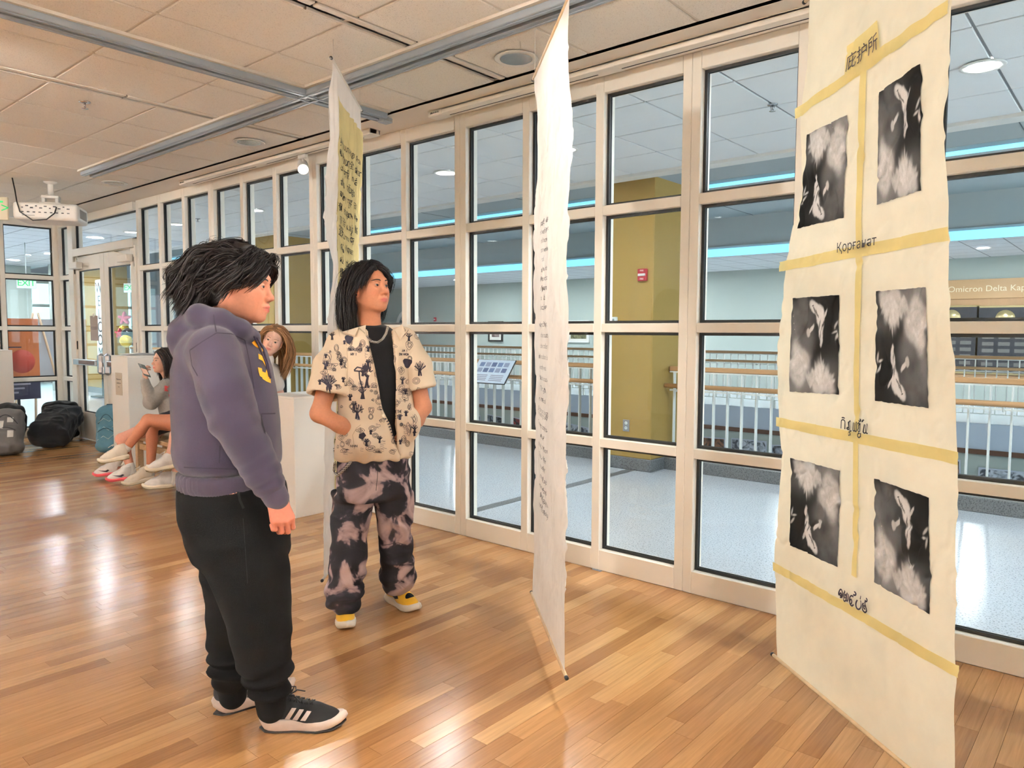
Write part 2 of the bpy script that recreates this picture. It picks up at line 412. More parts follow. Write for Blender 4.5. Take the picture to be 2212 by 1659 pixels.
me = mesh_from('planks_beyond', V, Fc, OAK)
a = me.attributes.new('plank_id', 'FLOAT', 'FACE'); a.data.foreach_set('value', np.array(pid, np.float32))
tag(mobj('planks_beyond', me, floor), kind='stuff')

# ------------------------------------------------------------------ windows
RAILZ = ((0, .126), (.758, .812), (1.451, 1.504), (2.141, 2.198), (2.851, SOFF))
FD = .12
pane_mesh = {}; gask_mesh = {}
def pane_parts(w, h):
    k = (round(w, 3), round(h, 3))
    if k not in pane_mesh:
        pane_mesh[k] = MB().box((0, .003, 0), (w, .006, h)).mesh('pane', GLASS)
        g = MB(); t = .016
        for y0, y1 in ((-.012, 0), (.006, .014)):
            g.span((-w/2, y0, -h/2), (-w/2+t, y1, h/2)); g.span((w/2-t, y0, -h/2), (w/2, y1, h/2))
            g.span((-w/2+t, y0, -h/2), (w/2-t, y1, -h/2+t)); g.span((-w/2+t, y0, h/2-t), (w/2-t, y1, h/2))
        gask_mesh[k] = g.mesh('gasket', GASKET)
    return pane_mesh[k], gask_mesh[k]
def add_pane(rt, xa, xb, za, zb):
    pm, gm = pane_parts(xb-xa, zb-za)
    p = mobj('pane', pm, rt, ((xa+xb)/2, .052, (za+zb)/2)); mobj('gasket', gm, p)
    return p
def box_piece(rt, name, a, b, m=FRAME, bev=.003): return MB().span(a, b, bev).build(name, m, rt)
rail_mesh = [MB().span((-PANE/2, 0, a), (PANE/2, FD, b), .003).mesh('rail', FRAME) for a, b in RAILZ]
half_m = MB().span((-WIDE/4+.0006, 0, 0), (WIDE/4-.0006, FD, SOFF), .003).mesh('mullion', FRAME)
slim_m = MB().span((-SLIM/2, 0, 0), (SLIM/2, FD, SOFF), .003).mesh('mullion', FRAME)
def glazed_bay(n, loc, rotz, cols=3, lab=''):
    w = root('window_%d' % n, lab, 'window', loc, rotz)
    mobj('mullion', half_m, w, (WIDE/4, 0, 0))
    for c in range(cols):
        xa = WIDE/2+c*(PANE+SLIM)
        for k, rm in enumerate(rail_mesh): mobj('rail', rm, w, (xa+PANE/2, 0, 0))
        for za, zb in ROWS: add_pane(w, xa, xa+PANE, za, zb)
        if c < cols-1: mobj('mullion', slim_m, w, (xa+PANE+SLIM/2, 0, 0))
    mobj('mullion', half_m, w, (WIDE/2+cols*PANE+(cols-1)*SLIM+WIDE/4, 0, 0))
    return w
names = {-3: 'tall gridded window bay beside the glass double doors', -2: 'tall gridded window bay behind the white pedestal and seated people',
         -1: 'tall gridded window bay behind the young man in the printed shirt', 0: 'tall gridded window bay in front of the mustard column, behind the white banner',
         1: 'tall gridded window bay half hidden by the printed banner', 2: 'tall gridded window bay at the picture edge past the printed banner',
         3: 'tall gridded window bay beyond the picture edge', 4: 'last tall gridded window bay near the side wall'}
for i, k in enumerate(range(-3, 4)):
    glazed_bay(i+1, (X0+BAY*k, D, 0), 0, 3, names[k])
# glazed end wall: local x runs along +Y, depth runs towards -X
ew = root('window_9', 'gridded glass end wall with the lobby and easel behind it', 'window', (LX, 0, 0), PI/2)
ys = [3.655]
for k in range(5):
    yb = ys[-1]; ya = yb-.575
    for (za, zb) in ROWS: add_pane(ew, ya, yb, za, zb)
    for (za, zb) in RAILZ: box_piece(ew, 'rail', (ya, 0, za), (yb, FD, zb))
    box_piece(ew, 'mullion', (ya-.055, 0, 0), (ya, FD, SOFF))
    ys.append(ya-.055)
box_piece(ew, 'mullion', (3.655, -.0, 0), (D+FD, FD, SOFF))
# ------------------------------------------------------------------ double doors
XL, XR = -8.93-WIDE/2, -11.07
dj = root('trim_1', 'cream painted frame around the glass double doors', 'door frame', (0, D, 0))
box_piece(dj, 'jamb', (-10.90, -.012, 0), (-11.07, FD, SOFF))
box_piece(dj, 'jamb', (XL, 0, 0), (XL-.035, FD, 2.45))
box_piece(dj, 'head_rail', (-10.90, -.012, 2.425), (XL-.036, FD, 2.525))
box_piece(dj, 'head_rail', (-10.90, 0, 2.851), (XL-.036, FD, SOFF))
add_pane(dj, -10.90, XL-.0, 2.525, 2.851)
sidelight = root('window_10', 'narrow sidelight strip between the door and the glazed corner', 'window', (0, D, 0))
for (za, zb) in ROWS: add_pane(sidelight, -11.43, -11.07, za, zb)
for (za, zb) in RAILZ: box_piece(sidelight, 'rail', (-11.43, 0, za), (-11.07, FD, zb))
box_piece(sidelight, 'mullion', (-11.499, 0, 0), (-11.43, FD, SOFF))
STEEL = mat('brushed_steel', (176, 178, 182), .32, .85)
BROWNBAR = mat('brown_touch_bar', (112, 84, 74), .45)
def leaf(n, xa, xb, hinge_left, lab):
    d_ = root('door_%d' % n, lab, 'door', (0, D+.012, 0)); x0, x1 = min(xa, xb), max(xa, xb)
    T = .045; st = .125
    box_piece(d_, 'stile', (x0, 0, .012), (x0+st, T, 2.418)); box_piece(d_, 'stile', (x1-st, 0, .012), (x1, T, 2.418))
    box_piece(d_, 'bottom_rail', (x0+st, 0, .012), (x1-st, T, .37)); box_piece(d_, 'top_rail', (x0+st, 0, 2.235), (x1-st, T, 2.418))
    p = MB().span((x0+st, .018, .37), (x1-st, .024, 2.235)).build('pane', GLASS, d_)
    g = MB()
    for xx in (x0+st, x1-st-.012): g.span((xx, .008, .37), (xx+.012, .034, 2.235))
    g.span((x0+st, .008, .37), (x1-st, .034, .382)); g.span((x0+st, .008, 2.223), (x1-st, .034, 2.235)); g.build('gasket', GASKET, p)
    ex = x1 if hinge_left else x0; hx = x0 if hinge_left else x1; s = 1 if hinge_left else -1
    b = MB().span((hx+s*.02, -.075, 1.0), (ex-s*.16, -.03, 1.075), .006).build('push_bar', STEEL, d_)
    MB().span((hx+s*.22, -.079, 1.01), (ex-s*.2, -.035, 1.065), .005).build('touch_pad', BROWNBAR, b)
    MB().box((ex-s*.10, -.035, 1.03), (.11, .07, .27), None, .03).box((ex-s*.035, -.02, 1.09), (.07, .05, .10), None, .01).box((ex-s*.035, -.02, .95), (.07, .05, .10), None, .01).build('latch_case', STEEL, d_)
    c = MB().box((hx+s*.16, -.05, 2.30), (.27, .075, .085), None, .006).build('door_closer', FRAME, d_)
    MB().tube([(hx+s*.20, -.05, 2.345), (hx+s*.33, -.09, 2.385), (hx+s*.12, -.01, 2.42)], .011, 6).build('closer_arm', FRAME, c)
    for z in (.25, 1.2, 2.2): MB().cyl((hx, -.006, z), (hx, -.006, z+.11), .008, 8).build('hinge', GASKET, d_)
    return d_
leaf(1, -10.895, -9.945, True, 'cream glass door leaf with the closed notice on it')
leaf(2, -9.935, -9.025, False, 'cream glass door leaf behind the pedestal of papers')

# ------------------------------------------------------------------ ceiling
ceiling = root('ceiling', 'suspended acoustic tile ceiling of the gallery', 'ceiling')
MB().span((LX-.2, -3.4, CEIL+.05), (3.1, D+.2, CEIL+.12)).build('slab', WHITE, ceiling)
GX = [-3.67+.645*k for k in range(0, 14)]
GXL = [-5.74-.6455*k for k in range(0, 10)]
gx = sorted(GXL+[-5.10, -4.45]+GX)
gx = [g for g in gx if LX-.1 < g < 3.0]
if gx[0] > LX+.05: gx.insert(0, LX)
gy = [3.40, 2.94, 2.29, 1.645]
while gy[-1] > -3.0: gy.append(gy[-1]-.645)
gy = gy[::-1]
SLOTS = (-5.10, -3.025)
tile_cache = {}
def tile_me(w, l):
    k = (round(w, 2), round(l, 2))
    if k not in tile_cache: tile_cache[k] = MB().box((0, 0, .011), (w, l, .022), None, .004).mesh('ceiling_tile', TILE)
    return tile_cache[k]
can_xy = [tuple(at_z(px, py, CEIL)[:2]) for px, py in ((1115, 122), (538, 304), (247, 393))]
for i in range(len(gx)-1):
    for j in range(len(gy)-1):
        xa, xb, ya, yb = gx[i]+.008, gx[i+1]-.008, gy[j]+.008, gy[j+1]-.008
        for s in SLOTS:
            if abs(gx[i]-s) < .01: xa = gx[i]+.055
            if abs(gx[i+1]-s) < .01: xb = gx[i+1]-.055
        mobj('ceiling_tile', tile_me(xb-xa, yb-ya), ceiling, ((xa+xb)/2, (ya+yb)/2, CEIL-.004))
bx_ = MB().box((0, 0, 0), (1, 1, 1)).mesh('tee_bar', TBAR)
for g in gx:
    if all(abs(g-s) > .01 for s in SLOTS): mobj('tee_bar', bx_, ceiling, (g, (gy[0]+3.4)/2, CEIL+.008), None, (.026, 3.4-gy[0], .012))
for g in gy: mobj('tee_bar', bx_, ceiling, ((LX+3.0)/2, g, CEIL+.010), None, (3.0-LX, .022, .012))
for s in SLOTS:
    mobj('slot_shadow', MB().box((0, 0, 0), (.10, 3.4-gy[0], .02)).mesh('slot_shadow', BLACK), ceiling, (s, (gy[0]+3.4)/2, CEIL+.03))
    y = 3.39
    for L_, off in ((.7, .0), (.62, .03), (1.3, -.03), (1.2, .02), (1.2, -.02), (1.5, .0)):
        MB().box((s+.026, y-L_/2, CEIL-.001), (.044, L_-.012, .014), None, .004).box((s-.048, y-L_/2, CEIL+.001), (.014, L_-.012, .012)).build('slot_blade', TBAR, ceiling)
        y -= L_
MB().span((LX, 3.40, SOFF), (3.0, D+FD, CEIL+.05)).build('plaster_border', GYP, ceiling)
MB().box(((LX+3.0)/2, 3.41, CEIL-.004), (3.0-LX, .02, .02)).build('edge_angle', TBAR, ceiling)
# aluminium partition tracks under the ceiling
def track(name, a, b, lab, along):
    t = thing(name, lab, 'ceiling track', (a[0], a[1], CEIL-.03)); L_ = (b[1]-a[1]) if along == 'y' else (b[0]-a[0])
    def bx(c0, c1, z0, z1):
        return ((c0, 0, z0), (c1, L_, z1)) if along == 'y' else ((0, c0, z0), (L_, c1, z1))
    body = MB().span(*bx(-.065, -.016, -.022, .024), .003).span(*bx(.016, .065, -.022, .024), .003).span(*bx(-.016, .016, .0, .024)).build('rail_body', ALU, t)
    MB().span(*bx(-.048, -.042, -.026, -.02)).span(*bx(.042, .048, -.026, -.02)).build('rib', ALU, body)
    MB().span(*bx(-.015, .015, -.004, .0)).build('slot', BLACK, t)
    MB().span(*bx(-.09, -.066, .01, .026)).span(*bx(.066, .09, .01, .026)).build('flange', TBAR, t)
    if along == 'y': MB().box((0, L_+.03, -.02), (.075, .08, .035), None, .006).build('end_cap', ALU, t)
    return t
track('ceiling_track', (-4.09, -3.0), (-4.09, 3.36), 'grey aluminium track running straight toward the window wall', 'y')
track('ceiling_track', (-7.72, 2.775), (2.8, 2.775), 'long grey aluminium track crossing the ceiling parallel to the windows', 'x')
# recessed cans: unlit in view, lit ones behind the viewer added as fill
def can(xy, z, lit, name, lab, grp, housing=WHITE):
    c = thing(name, lab, 'ceiling light', (xy[0], xy[1], z), 0, grp)
    MB().lathe([(.085, 0), (.118, -.004), (.122, -.010), (.118, -.013), (.092, -.012), (.085, -.004)], n=28, caps=False).build('trim_ring', housing, c)
    if lit: MB().lathe([(.0001, -.006), (.086, -.006)], n=24, caps=False).build('lens', CANLIT, c)
    else:
        MB().lathe([(.09, -.012), (.075, -.010), (.0001, -.009)], n=28, caps=False).build('lens', CANMET, c)
    return c
for xy, lab in zip(can_xy, ('unlit silver downlight in the ceiling beside the white banner top', 'unlit silver downlight above the window behind the tall banner', 'unlit silver downlight near the projector')):
    can(xy, CEIL-.004, False, 'recessed_downlight', lab, None)
for k, xy in enumerate(fill_cans): can(xy, CEIL-.004, True, 'recessed_downlight', 'added unseen fill downlight behind the viewer, '+('nearest the doors', 'middle of three', 'nearest the side wall')[k], 'added fill downlights behind the viewer')
# the white lighting track along the windows
def light_track(a, b, lab):
    t = thing('lighting_track', lab, 'lighting track', (a, 3.57, SOFF-.001))
    MB().span((0, -.05, -.034), (b-a, .012, 0), .003).span((0, .03, -.034), (b-a, .046, 0), .003).span((0, -.05, -.010), (b-a, .046, 0)).build('track_body', FRAME, t)
    MB().span((0.12, .0125, -.030), (b-a-.12, .0295, -.012)).build('slot', BLACK, t)
    for x in (0, b-a-.14): MB().span((x, -.053, -.040), (x+.14, .049, -.001), .006).build('end_feed', FRAME, t)
    MB().span((1.35, -.051, -.036), (1.5, .047, -.02), .003).build('joiner', FRAME, t)
    for x in (.07, ): text_obj('printed_tag', '206-A-32-26', .016, BLACK, t, (x, -.0535, -.02), (PI/2, 0, 0))
    return t
light_track(-3.80, 2.6, 'white lighting track above the windows near the white banner')
light_track(-7.45, -4.42, 'white lighting track above the windows behind the tall handwritten banner')
def spot_head(p, aim, lab, grp, zt):
    h = thing('track_spotlight', lab, 'spotlight', p, 0, grp)
    v = (Vector(aim)-Vector(p)).normalized(); q = v.to_track_quat('Z', 'Y').to_matrix()
    WM = mat('white_lamp_metal', (236, 234, 230), .4)
    m = MB(); m.lathe([(.028, -.10), (.040, -.09), (.044, -.02), (.046, .055), (.044, .058), (.041, .056)], n=24, caps=False)
    m.v = [tuple(q @ Vector(a)) for a in m.v]; m.build('lamp_housing', WM, h)
    m = MB(); m.lathe([(.041, .05), (.03, .035), (.0001, .032)], n=24, caps=False); m.v = [tuple(q @ Vector(a)) for a in m.v]; m.build('lamp_lens', mat('spot_lens_lit', (255, 250, 240), .4, emis=(255, 246, 230), estr=6), h)
    MB().cyl((0, 0, 0), (0, 0, zt-p[2]), .010, 10).box((0, 0, zt-p[2]-.015), (.10, .035, .03), None, .004).build('stem', WM, h)
    return h
for i, (p, t, w, a) in enumerate(track_spots):
    spot_head(p, t, 'white cylindrical track spotlight glowing above the window beside the tall banner' if i == 0 else 'unseen white track spotlight placed out of view to light the room', None if i == 0 else 'track spotlights out of view', SOFF-.045 if i == 0 else CEIL-.05)  # wall washers among these heads are additions that lift the ceiling
# sprinkler
def sprinkler(p, lab, grp=None):
    s = thing('sprinkler_head', lab, 'sprinkler', p, 0, grp)
    CH = mat('chrome', (200, 200, 204), .18, 1)
    MB().lathe([(.0001, 0), (.036, 0), (.034, -.006), (.016, -.012), (.0001, -.012)], n=20, caps=False).build('escutcheon', CH, s)
    MB().cyl((0, 0, -.01), (0, 0, -.034), .007, 10).tube([(.012, 0, -.012), (.014, 0, -.03), (.004, 0, -.044)], .0025, 6).tube([(-.012, 0, -.012), (-.014, 0, -.03), (-.004, 0, -.044)], .0025, 6).build('frame_arm', CH, s)
    MB().lathe([(.0001, -.043), (.022, -.044), (.022, -.046), (.0001, -.046)], n=16, caps=False).build('deflector', CH, s)
p = at_z(183, 218, CEIL); sprinkler((p[0], p[1], CEIL-.005), 'chrome sprinkler head on the gallery ceiling tiles')
p = at_z(1669, 224, HALL_C); sprinkler((p[0], p[1], HALL_C-.005), 'chrome sprinkler head on the hall ceiling by the printed banner')
p = at_z(427, 471, HALL_C); sprinkler((p[0], p[1], HALL_C-.005), 'chrome sprinkler head on the hall ceiling above the hooded man')

# ------------------------------------------------------------------ walls behind the viewer
for nm, a, b, lab in (('wall_back', (LX-.1, -3.35, 0), (3.1, -3.2, CEIL+.05), 'plain white gallery wall behind the viewer'),
                      ('wall_right', (2.9, -3.3, 0), (3.05, D, CEIL+.05), 'plain white gallery side wall'),
                      ('wall_left', (LX-.12, -3.3, 0), (LX, .50, CEIL+.05), 'plain white wall beyond the glazed end wall')):
    tag(MB().span(a, b).build(nm, WHITE), lab, 'wall', None, 'structure')

# ------------------------------------------------------------------ the hall behind the glass
def grid_mat(name, col, line, px, py):
    m, nt, bs, N, L = new_mat(name); gm = N.new('ShaderNodeNewGeometry'); sx = N.new('ShaderNodeSeparateXYZ'); L.new(gm.outputs['Position'], sx.inputs[0])
    out = None
    for k, pp in ((0, px), (1, py)):
        dv = N.new('ShaderNodeMath'); dv.operation = 'DIVIDE'; dv.inputs[1].default_value = pp; L.new(sx.outputs[k], dv.inputs[0])
        fr = N.new('ShaderNodeMath'); fr.operation = 'FRACT'; L.new(dv.outputs[0], fr.inputs[0])
        lt = N.new('ShaderNodeMath'); lt.operation = 'LESS_THAN'; lt.inputs[1].default_value = .022/pp; L.new(fr.outputs[0], lt.inputs[0])
        if out is None: out = lt.outputs[0]
        else:
            mxn = N.new('ShaderNodeMath'); mxn.operation = 'MAXIMUM'; L.new(out, mxn.inputs[0]); L.new(lt.outputs[0], mxn.inputs[1]); out = mxn.outputs[0]
    mx = N.new('ShaderNodeMix'); mx.data_type = 'RGBA'; mx.inputs[6].default_value = rgb(col); mx.inputs[7].default_value = rgb(line); L.new(out, mx.inputs[0]); L.new(mx.outputs[2], bs.inputs['Base Color'])
    bs.inputs['Roughness'].default_value = .95; return m
FARTILE = grid_mat('far_tile_grid', (222, 226, 230), (150, 156, 160), .645, .645)
hf = root('hall_floor', 'grey flecked terrazzo floor of the hall behind the windows', 'floor')
MB().span((-26, D+.0, -.3), (6, CURB+.05, 0)).build('terrazzo_slab', TERR, hf)
MB().span((-26, -4, -.3), (LX-.12, D, -.0002)).build('terrazzo_slab', TERR, hf)
for x in (-4.15, -9.4, 1.1): MB().span((x, D+.13, -.01), (x+.10, CURB, .0015)).build('divider_band', TERRD, hf)
tag(MB().span((-18.5, CURB, 0), (6, CURB+.20, .12), .004).build('hall_curb', TERRD), 'dark terrazzo curb under the white stair railing', 'curb', None, 'structure')
hc = root('hall_ceiling', 'pale acoustic tile ceiling of the hall behind the windows', 'ceiling')
ht = MB().box((0, 0, .01), (.629, .629, .02), None, .003).mesh('ceiling_tile', HTILE)
hx = np.arange(-12.7, 4.2, .645)
for x in hx:
    for k in range(4): mobj('ceiling_tile', ht, hc, (x, 4.20+.645*k, HALL_C-.004))
MB().span((-13.1, D+.13, HALL_C+.006), (5, 6.46, HALL_C+.014)).build('tee_grid', mat('grey_tee', (150, 154, 158), .6), hc)
MB().span((-26, -4, HALL_C+.02), (LX-.13, 6.46, HALL_C+.1)).span((-26, D+.1, HALL_C+.02), (6, 6.46, HALL_C+.1)).build('slab', FARTILE, hc)
MB().span((-26, -4, HALL_C), (-13.05, 6.46, HALL_C+.02)).build('lobby_tiles', FARTILE, hc)
MB().span((-20, 6.45, HALL_C-.03), (6, 6.62, HALL_C+.75)).build('plaster_edge', GYP if False else WHITE, hc)
co = root('hall_coffer', 'grey raised ceiling recess over the stairwell', 'ceiling')
MB().span((-34, 6.5, 3.75), (6, FAR+.3, 3.85)).build('coffer_panel', COFFER, co)
MB().span((-34, FAR+.15, HALL_C-.02), (6, FAR+.3, 3.8)).build('far_fascia', COFFER, co)
for k in range(9): MB().span((-18+2.4*k, 6.62, 3.745), (-17.99+2.4*k, FAR+.15, 3.752)).build('panel_joint', mat('coffer_joint', (110, 116, 118), .9), co)
def strip(y, z, h, lab, xs):
    t = thing('light_strip', lab, 'light strip', (xs[0], y, z))
    MB().span((0, 0, 0), (xs[1]-xs[0], .05, h), .004).build('diffuser', LED, t)
    MB().span((0, .05, -.005), (xs[1]-xs[0], .09, h+.05), .004).build('housing', COFFER, t)
pu = at_z(1626, 390, 3.12); strip(pu[1], 3.108, .032, 'upper glowing blue-white light strip in the stairwell recess', (-18, 5.5))
pl = at_z(1610, 551, HALL_C); strip(FAR+.04, HALL_C-.05, .15, 'lower glowing blue-white light strip along the far ceiling edge', (-18, 5.5))
fc = root('far_ceiling', 'far tiled ceiling across the stairwell', 'ceiling')
MB().span((-34, FAR+.3, HALL_C), (6, FARW+.3, HALL_C+.1)).build('tile_field', FARTILE, fc)
ff = root('far_floor', 'far landing floor across the stairwell', 'floor')
MB().span((-34, FAR, -.3), (6, FARW+.2, 0)).build('landing_slab', TERR, ff)
tag(MB().span((-34, FARW, 0), (6, FARW+.2, HALL_C+.05)).build('wall_far', PALE), 'pale far wall across the stairwell', 'wall', None, 'structure')
tag(MB().span((5.75, 3.9, -3.6), (5.9, FARW, 3.8)).build('wall_hall_end', PALE), 'pale wall closing the hall past the picture edge', 'wall', None, 'structure')
ewin = root('window_13', 'added unseen daylight window wall past the picture edge, lighting the hall', 'window', (5.6, 0, 0))  # unseen glowing panes, added to brighten the hall ceiling and column side
for k in range(9):
    for z0, z1 in ((.25, 1.5), (1.58, 2.8)): MB().span((0, 4.2+1.05*k, z0), (.03, 5.17+1.05*k, z1)).build('pane', mat('hall_fill_pane', (220, 240, 245), .5, emis=(224, 240, 250), estr=5.0), ewin)
    MB().span((-.04, 5.17+1.05*k, .2), (.06, 5.25+1.05*k, 2.85)).build('mullion', FRAME, ewin)
for z0, z1 in ((.15, .25), (1.5, 1.58), (2.8, 2.9)): MB().span((-.04, 4.1, z0), (.06, 13.8, z1)).build('transom', FRAME, ewin)
lw = root('wall_lower', 'lower stairwell wall with a photograph mural under the far landing', 'wall')
MB().span((-26, FAR+.02, -3.6), (6, FAR+.25, -.3)).build('lower_wall', PALE, lw)
MB().span((-26, FAR-.02, -.42), (6, FAR+.02, .0)).build('slab_edge', mat('pale_blue_edge', (198, 208, 224), .8), lw)
MB().span((-26, FAR-.05, -.50), (6, FAR+.02, -.42)).build('brown_trim', mat('brown_trim_wood', (104, 66, 48), .5), lw)
tag(MB().span((-26, CURB+.2, -3.7), (6, FAR+.25, -3.6)).build('floor_lower', TERR), 'lower floor at the bottom of the stairwell', 'floor', None, 'structure')
MB().span((-26, CURB+.12, -3.6), (6, CURB+.2, -.01)).build('near_edge', WHITE, lw)

# ------------------------------------------------------------------ mustard columns
def column(x0, x1, y0, y1, lab):
    c = root('hall_column', lab, 'column')
    MB().span((x0, y0, .13), (x1, y1, HALL_C), .006).build('shaft', YELLOW, c)
    MB().span((x0-.012, y0-.012, 0), (x1+.012, y1+.012, .13), .006).build('plinth', TERRD, c)
    return c
column(-4.56, -3.872, 6.70, 7.45, 'mustard yellow column in the hall with a red fire alarm')
column(-11.55, -10.95, 6.70, 7.45, 'mustard yellow column in the hall behind the hooded man')
column(-19.3, -17.9, 6.70, 7.2, 'mustard yellow wall end seen through the door')

# ------------------------------------------------------------------ railings
bal = MB().span((-.007, -.022, .16), (.007, .022, 1.04), .002).mesh('baluster', RAILW)
def railing(y, xa, xb, lab, near):
    r = thing('stair_railing', lab, 'railing', (0, y, .0))
    zb = 0.12 if near else 0
    MB().span((xa, -.03, 1.045), (xb, .03, 1.095), .008).build('top_rail', OAKR, r)
    MB().span((xa, -.02, 1.03), (xb, .02, 1.045)).build('rail_flat', RAILW, r)
    MB().span((xa, -.02, .145), (xb, .02, .16)).build('bottom_flat', RAILW, r)
    MB().span((xa, -.015, .835), (xb, .015, .85)).build('middle_flat', RAILW, r)
    h = MB().tube([(xa, -.11, .895), (xb, -.11, .895)], .024, 12).build('handrail', OAKR, r)
    x = xa+.1
    while x < xb:
        MB().tube([(x, -.11, .875), (x, -.09, .835), (x, -.01, .835)], .007, 6).build('rail_bracket', RAILW, h); x += 1.45
    x = xa+.05
    while x < xb: mobj('baluster', bal, r, (x, 0, 0)); x += .15
    x = xa+.05
    while x < xb: MB().span((x-.02, -.02, zb), (x+.02, .02, .15)).build('foot_post', RAILW, r); x += 1.5
    return r
railing(CURB+.10, -3.86, 4.0, 'white baluster railing with oak handrail at the hall edge, past the column', True)
railing(CURB+.10, -10.94, -4.57, 'white baluster railing with oak handrail between the two mustard columns', True)
railing(CURB+.10, -17.5, -11.56, 'white baluster railing with oak handrail nearer the doors', True)
railing(FAR+.10, -17.5, 5.0, 'far white baluster railing across the stairwell', False)
for (x, y), lb in zip(hall_cans, ('above the window right of the tall handwritten banner', 'past the printed banner at the picture edge', 'over the hooded man, second from the doors', 'over the hooded man, nearest the doors', 'in front of the far mustard column', 'behind the printed banner', 'beyond the picture edge', 'in front of the near mustard column')):
    can((x, y), HALL_C-.004, True, 'hall_downlight', 'glowing hall downlight '+lb, 'hall downlights')
ORD = ('first', 'second', 'third', 'fourth', 'fifth', 'sixth', 'seventh')
for k, (x, y) in enumerate(lobby_cans): can((x, y), HALL_C-.004, True, 'hall_downlight', 'glowing lobby downlight behind the glazed end wall, '+ORD[k]+' from the gallery', 'lobby downlights')
for k, (x, y) in enumerate(far_cans): can((x, y), HALL_C-.004, True, 'hall_downlight', 'glowing far downlight across the stairwell, '+ORD[k]+' from the lobby end', 'far downlights')
# ------------------------------------------------------------------ lobby daylight end
DAY = mat('daylit_window', (200, 240, 245), .5, emis=(205, 244, 250), estr=1.15)
lob = root('window_11', 'bright daylit storefront windows at the far lobby end', 'window', (-23.5, 0, 0))
y = -3.4
while y < 9.5:
    for z0, z1 in ((.1, 1.0), (1.08, 2.1), (2.18, 2.75)):
        MB().span((0, y, z0), (.03, y+.9, z1)).build('pane', DAY, lob)
    MB().span((-.02, y+.9, 0), (.08, y+1.0, 2.9)).build('mullion', FRAME, lob); y += 1.0
for z0, z1 in ((0, .1), (1.0, 1.08), (2.1, 2.18), (2.75, HALL_C)): MB().span((-.02, -4, z0), (.08, 10, z1)).build('transom', FRAME, lob)
tag(MB().span((-26, -4.1, 0), (LX-.12, -4.0, HALL_C)).build('wall_lobby', PALE), 'pale lobby side wall', 'wall', None, 'structure')
tag(MB().span((-20.2, 6.3, 0), (-19.3, 6.7, HALL_C), .004).build('wall_lobby_return', PALE), 'pale wall return beside the lobby', 'wall', None, 'structure')
# ------------------------------------------------------------------ cloth banners
_ng = np.random.default_rng(5)
_P = _ng.random((64, 64)).astype(np.float64)
def vnoise(x, y, seed=0):
    x = np.asarray(x, float)+seed*7.13; y = np.asarray(y, float)+seed*3.71
    xi = np.floor(x).astype(int); yi = np.floor(y).astype(int); fx = x-xi; fy = y-yi
    fx = fx*fx*(3-2*fx); fy = fy*fy*(3-2*fy)
    g = lambda a, b: _P[a % 64, b % 64]
    return (g(xi, yi)*(1-fx)+g(xi+1, yi)*fx)*(1-fy)+(g(xi, yi+1)*(1-fx)+g(xi+1, yi+1)*fx)*fy
def fbm(x, y, o=4, seed=0):
    s = 0; a = .5
    for k in range(o): s = s+a*vnoise(x*2**k, y*2**k, seed+k); a *= .5
    return s
def cloth_mat(name, col, transl=.35, rough=.85, bump=.12, bscale=45):
    m, nt, bs, N, L = new_mat(name); tc = N.new('ShaderNodeTexCoord')
    nz = N.new('ShaderNodeTexNoise'); nz.inputs['Scale'].default_value = 9; nz.inputs['Detail'].default_value = 5; L.new(tc.outputs['Object'], nz.inputs['Vector'])
    mr = N.new('ShaderNodeMapRange'); mr.inputs[1].default_value = .3; mr.inputs[2].default_value = .7; mr.inputs[3].default_value = .95; mr.inputs[4].default_value = 1.03; L.new(nz.outputs[0], mr.inputs[0])
    mx = N.new('ShaderNodeMix'); mx.data_type = 'RGBA'; mx.blend_type = 'MULTIPLY'; mx.inputs[0].default_value = 1; mx.inputs[6].default_value = rgb(col); L.new(mr.outputs[0], mx.inputs[7])
    L.new(mx.outputs[2], bs.inputs['Base Color']); bs.inputs['Roughness'].default_value = rough; bs.inputs['Specular IOR Level'].default_value = .15
    n2 = N.new('ShaderNodeTexNoise'); n2.inputs['Scale'].default_value = bscale; n2.inputs['Detail'].default_value = 5; L.new(tc.outputs['Object'], n2.inputs['Vector'])
    bp = N.new('ShaderNodeBump'); bp.inputs['Strength'].default_value = bump; bp.inputs['Distance'].default_value = .01; L.new(n2.outputs[0], bp.inputs['Height']); L.new(bp.outputs[0], bs.inputs['Normal'])
    td = N.new('ShaderNodeBsdfTranslucent'); L.new(mx.outputs[2], td.inputs[0]); ms = N.new('ShaderNodeMixShader'); ms.inputs[0].default_value = transl
    L.new(bs.outputs[0], ms.inputs[1]); L.new(td.outputs[0], ms.inputs[2]); L.new(ms.outputs[0], N['Material Output'].inputs[0]); return m
MUSLIN = cloth_mat('cream_muslin', (243, 236, 214)); LINEN = cloth_mat('white_linen', (240, 234, 228), .3)
TAPE = cloth_mat('yellow_waxed_tape', (238, 222, 158), .35, .6); YCLOTH = cloth_mat('yellowed_cloth', (236, 220, 164), .35)
INK = mat('black_ink', (22, 20, 24), .7); INKV = mat('violet_black_ink', (34, 22, 44), .7); INKG = mat('grey_ink', (140, 135, 134), .8)
DOWEL = mat('pale_dowel_wood', (214, 186, 146), .5, 0, .1, 30)
STRING = mat('clear_line', (225, 222, 214), .3)
PRINT = vcol_mat('screen_print', .9, noise=.10, nscale=420, spec=.05)

